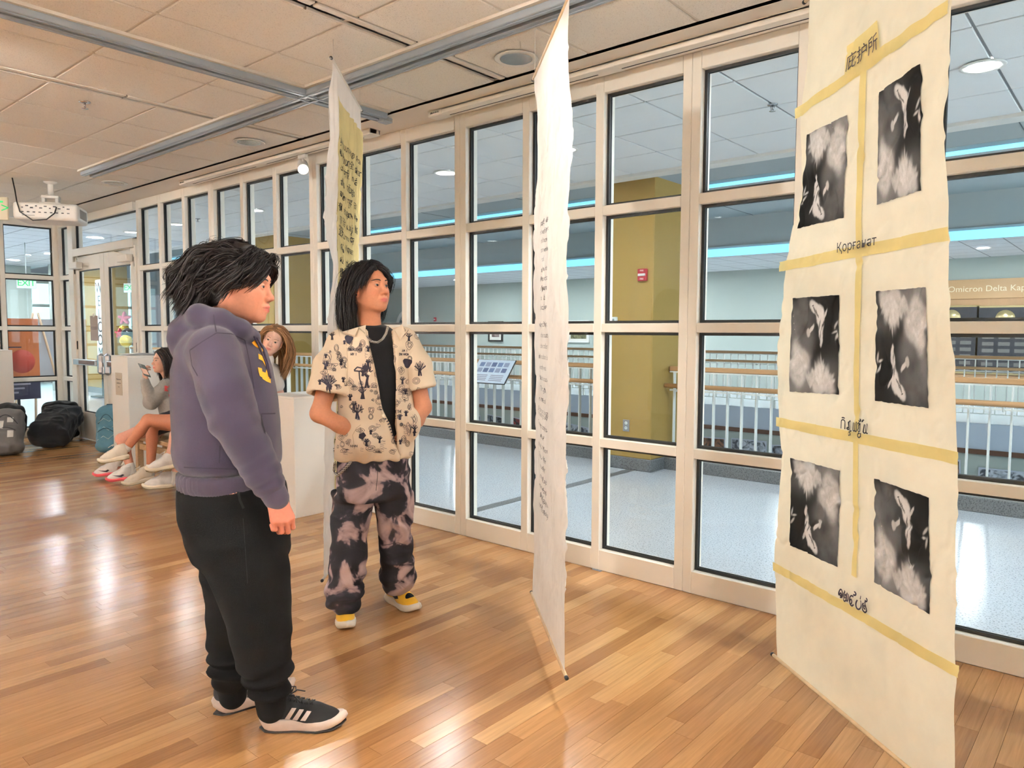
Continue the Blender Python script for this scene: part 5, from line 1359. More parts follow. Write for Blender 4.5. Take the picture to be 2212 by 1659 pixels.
# hair: wavy, chin length, thrown back
bh = (24, 18, 17)
def roots1(P): return (P[:, 2] > .062-.0*P[:, 0]) | ((P[:, 0] < .035) & (P[:, 2] > .020)) | ((P[:, 0] < -.03) & (P[:, 2] > -.055))
def flow1(P, P0, t):
    s = np.sign(P0[:, 1]+1e-6)[:, None]; T = np.tile(np.array([-1.0, 0, 0]), (len(P), 1))*(.72-.62*t)+np.array([0, 0, -1.0])*(.34+1.1*t)+np.array([0, .30, 0])*s*(1-t)*.8
    sd = ((np.abs(P0[:, 1]) > .045) & (P0[:, 0] > -.045))[:, None]; T = np.where(sd, np.array([-1.15+.85*t, 0, -.22-1.0*t])+np.zeros_like(P), T)
    fr = (P0[:, 0] > .030)[:, None]; T = np.where(fr, np.array([.25*(1-t)**2-1.05*t, 0, -.25-.65*t])+np.array([0, .80, 0])*s*(1-.9*t), T)
    inward = (np.array((-.014, 0, .02))-P)*np.array([0, 1, 0])*5
    return T+inward*t+np.where(t > .82, np.array([-.9, 0, .2]), 0)*np.where(P0[:, 0] < -.02, 1, 0)[:, None]
S = Soft(.005); Rw = rot_to(hf1, hu1); hl = lambda p: hc1+(np.array(p)*1.04)@Rw.T
S.ell(hl((-.018, 0, .044)), np.array((.112, .092, .094))*1.04, Rw, .02); S.ell(hl((-.056, 0, -.010)), np.array((.080, .084, .088))*1.04, Rw, .03); S.ell(hl((-.074, 0, -.055)), np.array((.052, .074, .050))*1.04, Rw, .03)
for y in (-1, 1): S.ell(hl((.020, y*.062, .040)), np.array((.055, .030, .055)), Rw, .02); S.ell(hl((-.058, y*.066, -.035)), np.array((.030, .020, .045)), Rw, .02)
S.ell(hl((.115, 0, -.050)), np.array((.085, .13, .105)), Rw, .02, 's'); S.ell(hl((.070, 0, -.10)), np.array((.095, .13, .075)), Rw, .02, 's')
for y in (-1, 1): S.ell(hl((.018, y*.090, -.030)), np.array((.050, .034, .050)), Rw, .012, 's')
cv, cf = S.mesh(1); cv = displace(cv, cf, lambda P: .007*np.sin((P@nrm(np.array([.2, .2, 1])))*130+9*noise3(P, 14, 5))+.006*(noise3(P, 30, 2)-.5))
H = [grow_hair(hc1, hf1, hu1, 1.04, 21, 330, roots1, flow1, lambda P: np.where(P[:, 0] > .03, .150, np.where(P[:, 2] > .07, .215, .150)), 17, .0013, .22, clump=34, spread=.0085, colour=bh, offset=.026),
     grow_hair(hc1, hf1, hu1, 1.04, 22, 90, roots1, flow1, lambda P: np.where(P[:, 0] > .03, .14, .180), 16, .0008, .34, clump=10, spread=.011, colour=bh, offset=.026)]
add_hair(man, [(cv, cf)], H, bh)
ear = hl((-.002, -.088, -.018)); e_ = MB().tube([ear+Rw@np.array((.008*math.cos(a), 0, .010*math.sin(a))) for a in np.linspace(0, 6.0, 14)], .0022, 6); put_mb('ear_cuff', e_, mat('silver', (210, 208, 196), .2, 1), man)
# ------------------------------------------------------------------ the young man in the printed shirt
H2 = 3.62
def p2(px, py, dy=0.0): return at_d(px, py, H2+dy)
o2 = p2(812, 1000); lad = thing('person', 'person in a cream shirt with ink drawings, hands in pockets, looking up', 'person', (o2[0], o2[1], 0))
PH = YAW+R_(32); FW2 = nrm(HR*math.sin(R_(32))-HF*math.cos(R_(32))); LT2 = nrm(HR*math.cos(R_(32))+HF*math.sin(R_(32)))
def rows2(data):
    out = []
    for (py, xc, a, b) in data: c = p2(xc, py); out.append((c[2], c[0], c[1], a, b))
    return out
SHIRT = fabric('cream_cotton', (226, 206, 180), .9, .04, 5, .2, 400, .1); TEE = fabric('black_cotton', (14, 13, 15), .9, .05, 8, .2, 500, .1)
# tee
S = Soft(.007); S.loft(rows2([(1000, 812, .150, .100), (900, 812, .160, .108), (800, 811, .168, .112), (745, 809, .160, .100), (715, 806, .105, .080), (701, 804, .070, .066)]), .03, phi=PH, p=2.3)
put('tee_shirt', S.mesh(1), TEE, lad)
# open shirt
S = Soft(.006)
S.loft(rows2([(988, 808, .186, .135), (960, 810, .190, .140), (900, 813, .182, .134), (840, 812, .178, .130), (780, 811, .180, .128), (748, 811, .178, .118), (728, 810, .150, .095), (712, 808, .100, .078)]), .03, phi=PH, p=2.3, rd=.015)
slL = [p2(742, 748, -.02), p2(722, 800, -.06), p2(714, 850, -.10)]; slR = [p2(872, 742, .06), p2(892, 792, .07), p2(907, 836, .06)]
S.cone(slL[0], slL[0]*.7+slL[1]*.3, .085, .085, .03); S.cone(slR[0], slR[0]*.7+slR[1]*.3, .078, .078, .03)
S.ell(p2(786, 955, -.13), (.085, .085, .080), None, .04)     # hands pushed into the pockets
S.ell(p2(885, 915, -.02), (.05, .05, .07), None, .04)
zrow = np.array([p2(820, y)[2] for y in (690, 715, 760, 800, 880, 955, 975, 1000)])
uc = lambda px: (px-W_PX/2)/F_PX*(H2-.13)
uL = np.array([uc(x) for x in (784, 791, 800, 808, 822, 846, 852, 858)]); uR = np.array([uc(x) for x in (842, 840, 848, 851, 850, 854, 856, 858)])
def opening(P):
    z = P[..., 2]; u = P@HR; o = np.argsort(zrow); a = np.interp(z, zrow[o], uL[o]); b = np.interp(z, zrow[o], uR[o]); c = np.array(o2)
    return np.maximum(np.maximum(a-u, u-b), -((P-c)@FW2-.01))
S.cut(opening, o2-np.array([.3, .3, 1]), o2+np.array([.3, .3, 1]), .004)
VS = [S.mesh(1)]
for A, rr in ((slL, [.080, .098, .106]), (slR, [.076, .084, .076])):   # boxy half sleeves, hollow at the hem
    T_ = Soft(.006); d = nrm(A[2]-A[1]); T_.chain(A, rr, .02); T_.half(A[2]+d*.012, d+np.array([0, 0, -.15]), .006); T_.cone(A[2]-d*.035, A[2]+d*.12, rr[2]-.014, rr[2]-.014, .006, 's'); VS.append(T_.mesh(1))
V, Fc = join(*VS)
def fold2(P): return creases(P, (.1, .1, 1), (9, 4), .011, 7)*.9+.003*(noise3(P, 22, 3)-.5)+.004*np.sin((P@LT2)*70+5*noise3(P, 8, 3))*np.clip((p2(800, 930)[2]-P[:, 2])/.1, 0, 1)
V = displace(V, Fc, fold2); V = relax(V, Fc, .35); sh = put('open_shirt', (V, Fc), SHIRT, lad); SK2 = Skinner((V, Fc))
# collar leaves
def leaf_piece(name, pts, th=.010, mtl=SHIRT, off=.010):
    Q = [SK2.hit(*p) for p in pts]; Q = [(h, n_) for h, n_ in Q if h is not None]
    if len(Q) < 3: return
    T0 = [h+n_*off*.4 for h, n_ in Q]; T1 = [h+n_*(off+th) for h, n_ in Q]; n = len(Q); m = MB(); m.add(T0+T1, [tuple(range(n)), tuple(range(n, 2*n))[::-1]]+[(i, (i+1) % n, n+(i+1) % n, n+i) for i in range(n)]); put_mb(name, m, mtl, sh)
leaf_piece('collar', [(752, 702), (741, 722), (768, 728), (776, 712), (788, 722), (790, 708), (776, 698)], .004)
leaf_piece('collar', [(843, 700), (852, 716), (862, 736), (874, 722), (868, 706), (856, 694)], .004)
# drawings printed on the cloth
INKS = mat('shirt_ink', (38, 32, 46), .85); INKL = mat('shirt_ink_light', (128, 112, 108), .85)
rp = random.Random(12)
def tree(mb, x, y, h, w, lean=0.0, n=7):
    SK2.ribbon(mb, [(x-w*.10, y), (x-w*.05+lean*h*.2, y-h*.3), (x+lean*h*.4, y-h*.5)], .0045); SK2.ribbon(mb, [(x+w*.12, y), (x+w*.06, y-h*.25), (x+lean*h*.4, y-h*.45)], .0035)
    for k in range(n):
        a = -1+2*k/(n-1); x1 = x+a*w*.5; y1 = y-h*(1-.35*abs(a))
        SK2.ribbon(mb, [(x+lean*h*.3, y-h*.35), (x+a*w*.28, y-h*(.55+.05*math.sin(k*3))), (x1, y1)], .0022)
        SK2.ribbon(mb, [(x+a*w*.28, y-h*.55), (x+a*w*.40+rp.uniform(-3, 3), y-h*.72)], .0015); SK2.ribbon(mb, [(x+a*w*.36, y-h*.72), (x+a*w*.30, y-h*.9)], .0013)
def squiggle(mb, x, y, w, h, n=7, r=.0012):
    f = [rp.uniform(-.5, .5) for _ in range(4)]
    for sc_ in (1, .55): SK2.ribbon(mb, [(x+w*.5*sc_*(math.cos(a)+f[0]*math.cos(3*a+f[1]*5)), y+h*.5*sc_*(math.sin(a)+f[2]*math.sin(2*a+f[3]*5))) for a in np.linspace(0, 2*PI, 16)], r*.8, sub=1)
    for _ in range(n//3): SK2.ribbon(mb, [(x+rp.uniform(-.5, .5)*w, y+rp.uniform(-.5, .5)*h) for _k in range(3)], r*.6, sub=2)
def loops(mb, x, y, rx, ry, n=2, r=.0010):
    n = min(n, 3); rx = min(rx, 8); ry = min(ry, 8)
    for k in range(n): SK2.ribbon(mb, [(x+rx*(1-k*.3)*math.cos(a), y+ry*(1-k*.3)*math.sin(a)) for a in np.linspace(0, 6.3, 14)], r)
def lines(mb, x, y, w, n, dy=3.2, r=.0009):
    for k in range(n): SK2.ribbon(mb, [(x+w*t/6, y+dy*k+rp.uniform(-1, 1)) for t in range(int(rp.uniform(3.5, 6.9)))], r)
mb = MB()
tree(mb, 709, 849, 42, 36, 0, 9); tree(mb, 792, 838, 58, 26, .15, 6); tree(mb, 772, 905, 34, 28, 0, 6); tree(mb, 907, 812, 32, 24, -.1, 5); tree(mb, 782, 862, 30, 16, .2, 4)
SK2.ribbon(mb, [(765, 800), (772, 793), (784, 796), (789, 803), (765, 801)], .003); SK2.ribbon(mb, [(776, 803), (777, 818), (782, 835), (787, 862)], .003)
for k in range(9): SK2.ribbon(mb, [(832+k*2.3, 905+k*6.0), (838+k*2.3, 902+k*6.0), (845+k*1.6, 906+k*5.4)], .0026)
SK2.ribbon(mb, [(836, 900), (846, 928), (858, 952)], .002)
for x, y, w, h in ((707, 775, 18, 26), (716, 792, 26, 14), (742, 790, 14, 16), (733, 770, 10, 18), (757, 740, 8, 12), (803, 775, 10, 18), (757, 826, 12, 16), (766, 838, 14, 10), (808, 834, 14, 10), (812, 848, 8, 8), (818, 858, 6, 10), (802, 885, 12, 14), (822, 882, 14, 8), (868, 715, 22, 18), (884, 745, 14, 20), (866, 800, 12, 18), (866, 838, 14, 16), (876, 855, 16, 20), (905, 795, 16, 14), (738, 945, 12, 16), (752, 955, 10, 12), (745, 972, 16, 8), (800, 968, 20, 12), (815, 975, 16, 8), (848, 975, 14, 10), (884, 925, 10, 24), (894, 905, 10, 20), (872, 950, 12, 16), (858, 870, 12, 14), (778, 930, 14, 12), (884, 880, 8, 14), (700, 805, 12, 14), (730, 835, 12, 10)): squiggle(mb, x, y, w, h, rp.randint(6, 11))
for _ in range(90):
    x_, y_ = rp.uniform(690, 905), rp.uniform(725, 982); w_ = rp.uniform(5, 13)
    rp.choice((squiggle, squiggle, loops))(mb, x_, y_, w_ if rp.random() < .5 else w_*.6, w_*.8, 2 if rp.random() < .3 else 6, .0009) if rp.random() < .75 else tree(mb, x_, y_, w_*1.6, w_, rp.uniform(-.2, .2), 4)
for x, y, rx, ry in ((727, 752, 5, 9), (744, 778, 6, 7), (801, 900, 5, 6), (740, 960, 5, 6), (874, 845, 7, 6), (885, 775, 5, 6), (760, 878, 5, 5)): loops(mb, x, y, rx, ry)
put_mb('ink_drawings', mb, INKS, sh)
mb = MB()
for cx, cy, r in ((754, 733, 9), (880, 784, 10), (791, 795, 7)):
    SK2.fill(mb, [(cx+r*(1+.18*math.sin(k*5))*math.cos(k*PI/7), cy+r*(1+.18*math.sin(k*5))*math.sin(k*PI/7)) for k in range(14)])
SK2.fill(mb, [(776, 938), (786, 934), (791, 941), (783, 950), (775, 946)]); put_mb('ink_blots', mb, INKS, sh)
mb = MB()
for x, y, w, n in ((812, 915, 12, 4), (820, 952, 18, 8), (860, 842, 16, 4), (850, 820, 10, 3), (862, 860, 10, 3), (872, 925, 14, 6), (742, 978, 30, 2), (778, 968, 14, 3), (788, 760, 8, 5)): lines(mb, x, y, w, n)
put_mb('ink_notes', mb, INKL, sh)
mb = MB()   # I AM SOMETHING, lettered upside down on the chest; small lettered rows elsewhere
def letters(mb, txt, x, y, w, h, up=-1, r=.0013):
    G = dict(I=[[(0, 0), (0, 1)]], A=[[(0, 0), (.5, 1), (1, 0)], [(.2, .4), (.8, .4)]], M=[[(0, 0), (0, 1), (.5, .4), (1, 1), (1, 0)]], S=[[(1, .9), (.5, 1), (0, .75), (1, .3), (.5, 0), (0, .1)]], O=[[(0, 0), (0, 1), (1, 1), (1, 0), (0, 0)]], E=[[(1, 0), (0, 0), (0, 1), (1, 1)], [(0, .5), (.8, .5)]], T=[[(.5, 0), (.5, 1)], [(0, 1), (1, 1)]], H=[[(0, 0), (0, 1)], [(1, 0), (1, 1)], [(0, .5), (1, .5)]], N=[[(0, 0), (0, 1), (1, 0), (1, 1)]], G=[[(1, .9), (0, 1), (0, 0), (1, 0), (1, .5), (.6, .5)]], Y=[[(0, 1), (.5, .5), (1, 1)], [(.5, .5), (.5, 0)]], R=[[(0, 0), (0, 1), (1, .8), (0, .5), (1, 0)]], W=[[(0, 1), (.25, 0), (.5, .6), (.75, 0), (1, 1)]])
    cx = x
    for ch in txt:
        if ch in G:
            for pl in G[ch]: SK2.ribbon(mb, [(cx+up*px*w*-1 if up < 0 else cx+px*w, y+(py*h if up < 0 else -py*h)) for px, py in pl], r, sub=2)
        cx += (w*1.35)
letters(mb, 'GNIHTEMOS', 752, 752, 2.6, 6, -1); letters(mb, 'MA I', 758, 762, 2.8, 6, -1); letters(mb, 'YW I', 868, 755, 2.6, 5, -1); letters(mb, 'GNINWON', 862, 763, 2.2, 5, -1); letters(mb, 'ETETHE', 848, 892, 2.5, 6, 1); letters(mb, 'ARTES', 850, 905, 2.6, 8, 1); letters(mb, 'NNN', 757, 966, 4, 5, 1)
put_mb('ink_lettering', mb, INKS, sh)
mb = MB()
for pl in ([(790, 712), (800, 760), (807, 800), (820, 880), (846, 956)], [(846, 712), (853, 760), (856, 800), (855, 880), (858, 950)], [(762, 940), (770, 925), (779, 918)], [(762, 940), (766, 970)], [(748, 735), (752, 790), (748, 830)]): SK2.ribbon(mb, pl, .0011, .0012, 6)
put_mb('seams', mb, mat('shirt_seam', (178, 152, 120), .9), sh)
for (x, y, c) in ((797, 807, (236, 222, 196)), (828, 898, (236, 222, 196)), (852, 944, (236, 222, 196)), (867, 917, (58, 50, 48))):
    h, n_ = SK2.hit(x, y)
    if h is not None:
        q = Vector(n_).to_track_quat('Z', 'Y').to_matrix(); m = MB().lathe([(.0001, .006), (.0075, .006), (.0085, .003), (.0085, .0)], n=14, caps=False); m.v = [tuple(h+np.array(q @ Vector(a))) for a in m.v]; put_mb('button', m, mat('button_%d' % c[0], c, .4), sh)
# body
sk2 = (192, 130, 98)
a_ = R_(56); hf2 = nrm(HR*math.sin(a_)-HF*math.cos(a_)+np.array([0, 0, .12])); hu2 = nrm(np.array([0, 0, 1.0])-hf2*.12+HR*.02); hc2 = p2(796, 621, -.03)
(hV, hF, hC), eyes, brows = head_parts(hc2, hf2, hu2, 1.0, sk2, (196, 104, 98), jaw=.92, fat=.92, neck_to=p2(800, 735, .0), neck_r=.054, slit=.0046, nose=1.0)
parts = [(hV, hF)]; cols = [hC]
elL, elR = p2(690, 893, -.12), p2(914, 880, .05)
S = Soft(.006); S.chain([p2(745, 750, -.02), p2(708, 830, -.09), elL, p2(735, 918, -.155), p2(778, 942, -.12)], [.050, .046, .042, .037, .028], .02); aL = S.mesh(1)
S = Soft(.006); S.chain([p2(872, 745, .05), p2(900, 820, .065), elR, p2(900, 908, .0), p2(884, 928, -.04)], [.048, .044, .040, .035, .028], .02); aR = S.mesh(1)
S = Soft(.010); S.chain([p2(803, 725), p2(810, 800), p2(812, 900), p2(808, 990), p2(808, 1030)], [.055, .09, .088, .095, .10], .04)
kL, kR = p2(765, 1160, -.06), p2(852, 1150, .04); anL = at_z(748, 1330, 0)+np.array([0, 0, .1]); anR = at_z(850, 1305, 0)+np.array([0, 0, .1])
LEGS = S
for q in (aL, aR): parts.append(q); cols.append(flat_col(len(q[0]), sk2))
for w_, al, bk, sd in ((p2(778, 942, -.12), HR*.7+np.array([0, 0, -.7])-HF*.1, -HF*.9+HR*.2, 1), (p2(884, 928, -.04), -HR*.7+np.array([0, 0, -.7])-HF*.2, -HF*.9, -1)):
    hd = hand_mesh(w_, al, bk, sd, .7, (.5, .5, .4), res=.004); parts.append(hd); cols.append(flat_col(len(hd[0]), sk2))
BODY2 = (parts, cols); add_face(lad, eyes, brows)
# cargo trousers, blotched
def blotch_mat():
    m, nt, bs, N, L = new_mat('blotched_cargo_cotton'); tc = N.new('ShaderNodeTexCoord')
    nz = N.new('ShaderNodeTexNoise'); nz.inputs['Scale'].default_value = 7.5; nz.inputs['Detail'].default_value = 3.5; nz.inputs['Roughness'].default_value = .5; nz.inputs['Distortion'].default_value = .6; L.new(tc.outputs['Object'], nz.inputs['Vector'])
    cr = N.new('ShaderNodeValToRGB'); e = cr.color_ramp.elements; e[0].position = .46; e[0].color = rgb((27, 24, 28)); e[1].position = .60; e[1].color = rgb((176, 152, 148))
    k = e.new(.50); k.color = rgb((46, 40, 46)); k = e.new(.53); k.color = rgb((136, 116, 118)); L.new(nz.outputs[0], cr.inputs[0]); L.new(cr.outputs[0], bs.inputs['Base Color']); bs.inputs['Roughness'].default_value = .85; bs.inputs['Specular IOR Level'].default_value = .2
    n2 = N.new('ShaderNodeTexNoise'); n2.inputs['Scale'].default_value = 22; n2.inputs['Detail'].default_value = 4; L.new(tc.outputs['Object'], n2.inputs['Vector']); bp = N.new('ShaderNodeBump'); bp.inputs['Strength'].default_value = .35; bp.inputs['Distance'].default_value = .012; L.new(n2.outputs[0], bp.inputs['Height']); L.new(bp.outputs[0], bs.inputs['Normal']); return m
CARGO = blotch_mat(); CARGOB = fabric('black_drill', (24, 21, 24), .9, .08, 10, .3, 300, .05)
S = Soft(.0075)
S.loft(rows2([(975, 808, .168, .118), (1010, 808, .176, .122), (1050, 808, .180, .124), (1075, 808, .176, .118)]), .03, phi=PH, p=2.3)
fL, fR = at_z(746, 1345, 0), at_z(856, 1312, 0)
def tow(f, px, py, w): q = p2(px, py); h = (np.array([f[0], f[1], 0])@HF); return at_d(px, py, H2*(1-w)+h*w)
cL = [tow(fL, 768, 1065, .2), tow(fL, 756, 1130, .4), tow(fL, 754, 1190, .6), tow(fL, 749, 1240, .8), tow(fL, 744, 1280, .95), tow(fL, 744, 1292, 1)]
cR = [tow(fR, 846, 1065, .2), tow(fR, 853, 1130, .4), tow(fR, 856, 1180, .6), tow(fR, 858, 1220, .8), tow(fR, 860, 1246, .95), tow(fR, 860, 1253, 1)]
S.chain(cL, [.094, .088, .082, .084, .088, .078], .02); S.chain(cR, [.090, .083, .078, .080, .086, .076], .02)
S.box(tow(fL, 735, 1110, .4)+HF*.02, (.028, .075, .105), np.stack([LT2, FW2, np.array([0, 0, 1.])], 1), .018, .012); S.box(tow(fR, 876, 1095, .3)+HF*.03, (.018, .06, .09), np.stack([LT2, FW2, np.array([0, 0, 1.])], 1), .018, .012)
LEGS.chain(cL[:-1], [.066, .058, .046, .040, .036], .02); LEGS.chain(cR[:-1], [.064, .056, .046, .040, .036], .02); bd = LEGS.mesh(1)
put('body', join(*(BODY2[0]+[bd])), SKIN, lad, True, np.concatenate(BODY2[1]+[flat_col(len(bd[0]), sk2)]))
V, Fc = S.mesh(1)
def fold3(P): return creases(P, (.3, .2, 1), (8, 13), .010, 9)*.9+.006*np.sin(P[:, 2]*70+9*noise3(P, 7, 1))*np.clip((p2(800, 1170)[2]-P[:, 2])/.2, 0, 1)+.003*(noise3(P, 25, 2)-.5)
V = displace(V, Fc, fold3); V = relax(V, Fc, .3); cg = put('cargo_trousers', (V, Fc), CARGO, lad); SKC = Skinner((V, Fc))
for A, f in ((cL, fL), (cR, fR)): S = Soft(.006); e = A[-1]; S.cone(e+np.array([0, 0, .0]), e-np.array([0, 0, .030]), .070, .048, .01); put('trouser_hem', S.mesh(1), CARGOB, cg)
mb = MB(); SKC.ribbon(mb, [(744, 1040), (743, 1080), (742, 1130)], .0014, .002, 8); SKC.ribbon(mb, [(816, 990), (815, 1030), (812, 1060)], .0014, .002, 8); SKC.ribbon(mb, [(725, 1100), (745, 1102), (757, 1125)], .0014, .002, 6); SKC.ribbon(mb, [(735, 1190), (770, 1183), (788, 1190)], .0014, .002, 6); SKC.ribbon(mb, [(826, 1178), (860, 1172), (885, 1180)], .0014, .002, 6); put_mb('seams', mb, mat('cargo_seam', (16, 14, 16), .9), cg)
# wallet chain and neck chain
SILV = mat('silver_chain', (206, 204, 200), .22, 1)
def chain(name, pts, n, r, parent):
    pts = np.array(pts); t = np.linspace(0, len(pts)-1, n); P = np.stack([np.interp(t, np.arange(len(pts)), pts[:, i]) for i in range(3)], 1); m = MB()
    for k in range(n-1):
        d = P[k+1]-P[k]; L_ = np.linalg.norm(d); d = d/L_; s = nrm(np.cross(d, HF if k % 2 else np.array([0, 0, 1.])+HR*.3)); c = (P[k]+P[k+1])/2
        m.tube([c+d*L_*.75*math.cos(a)+s*r*1.7*math.sin(a) for a in np.linspace(0, 2*PI, 8, endpoint=False)], r*.55, 5, closed=True)
    put_mb(name, m, SILV, parent)
q = [SKC.hit(x, y) for x, y in ((729, 1000), (727, 1018), (733, 1027), (744, 1018), (756, 1004), (763, 994))]; q = [h+n_*.012 for h, n_ in q if h is not None]
if len(q) > 2: chain('wallet_chain', q, 34, .0035, lad)
ST = [p2(783, 703, -.02), p2(786, 712, -.07), p2(793, 728, -.115), p2(803, 738, -.13), p2(815, 740, -.135), p2(826, 733, -.125), p2(834, 720, -.105), p2(838, 705, -.06)]
chain('neck_chain', ST, 52, .0030, lad)
stud = hc2+(np.array((.006, -.090, -.042)))@rot_to(hf2, hu2).T; put_mb('ear_stud', MB().sphere(stud, .004, 10, 8), mat('black_stud', (12, 12, 12), .2), lad)
# skate shoes
YSU = fabric('yellow_suede', (238, 182, 50), .85, .06, 30, .3, 500, .2); WRUB = mat('dirty_white_rubber', (232, 222, 206), .65, 0, .06, 30); BSU = fabric('black_suede', (22, 22, 22), .9, .05, 30, .3, 400, .1)
opt = lambda: dict(sole_h=.034, lace=BSU, trim=[([(.02, .085), (.02, .118), (.085, .112), (.085, .09)], s, BSU, 'collar_panel') for s in (-1, 1)]+[([(.10, .050), (.15, .062), (.165, .072), (.185, .058), (.15, .047)], s, BSU, 'side_flash') for s in (-1, 1)], top=[(.228, 0, .016, .026, BSU, 'toe_patch'), (.13, 0, .05, .020, BSU, 'tongue')])
heelL = at_z(745, 1318, 0); shoe(lad, heelL, -heelL, .305, .050, YSU, WRUB, opt())
heelR = at_z(836, 1292, 0); shoe(lad, heelR, at_z(912, 1332, 0)-heelR, .305, .050, YSU, WRUB, opt())
SOCK = fabric('white_sock', (236, 232, 226), .95, .03, 20, .2, 400)
for h, d in ((heelL, nrm(-heelL*np.array([1, 1, 0]))), (heelR, nrm(at_z(912, 1332, 0)-heelR))): S = Soft(.005); c = h+d*.062; S.cone(c+np.array([0, 0, .09]), c+np.array([0, 0, .19]), .038, .040, .01); put('sock', S.mesh(1), SOCK, lad)
# hair: straight, parted, to the jaw and nape
bh2 = (20, 17, 18)
def roots2(P): return (P[:, 2] > .074) | ((P[:, 0] < .032) & (P[:, 2] > .018)) | ((P[:, 0] < -.02) & (P[:, 2] > -.045))
def flow2(P, P0, t):
    s = np.sign(P0[:, 1]+.012)[:, None]; fr = (P0[:, 0] > .015)[:, None]
    T = np.array([-.18-.05*t, 0, -1.0])+np.array([0, .55, 0])*s*(1-t)**1.5+np.zeros_like(P)
    T = np.where(fr, np.array([.12*(1-t)-.75*t, 0, -.55-.4*t])+np.array([0, 1.0, 0])*s*(1-t), T)
    return T+(np.array((-.014, 0, .02))-P)*np.array([0, 1, 0])*4*t
Rw2 = rot_to(hf2, hu2); hl2 = lambda p: hc2+np.array(p)@Rw2.T; S = Soft(.005)
S.ell(hl2((-.018, 0, .042)), (.108, .086, .090), Rw2, .02); S.ell(hl2((-.050, 0, -.020)), (.070, .080, .085), Rw2, .03); S.ell(hl2((-.062, 0, -.075)), (.042, .060, .065), Rw2, .03)
for y in (-1, 1): S.ell(hl2((.022, y*.060, .045)), (.045, .028, .050), Rw2, .02)
S.ell(hl2((.104, 0, -.036)), (.088, .13, .110), Rw2, .02, 's'); S.ell(hl2((.055, 0, -.10)), (.085, .13, .078), Rw2, .02, 's')
for y in (-1, 1): S.ell(hl2((.016, y*.088, -.030)), (.045, .032, .046), Rw2, .012, 's')
cv, cf = S.mesh(1); cv = displace(cv, cf, lambda P: .003*np.sin((P@nrm(HR*.9+HF*.3))*260+6*noise3(P, 14, 5)))
H = [grow_hair(hc2, hf2, hu2, 1.0, 31, 360, roots2, flow2, lambda P: np.where(P[:, 0] > .015, .135, .21), 15, .0011, .06, clump=30, spread=.0068, colour=bh2, offset=.018),
     grow_hair(hc2, hf2, hu2, 1.0, 32, 70, roots2, flow2, lambda P: np.where(P[:, 0] > .015, .14, .235), 15, .0009, .13, clump=8, spread=.009, colour=bh2, offset=.026)]
add_hair(lad, [(cv, cf)], H, bh2)
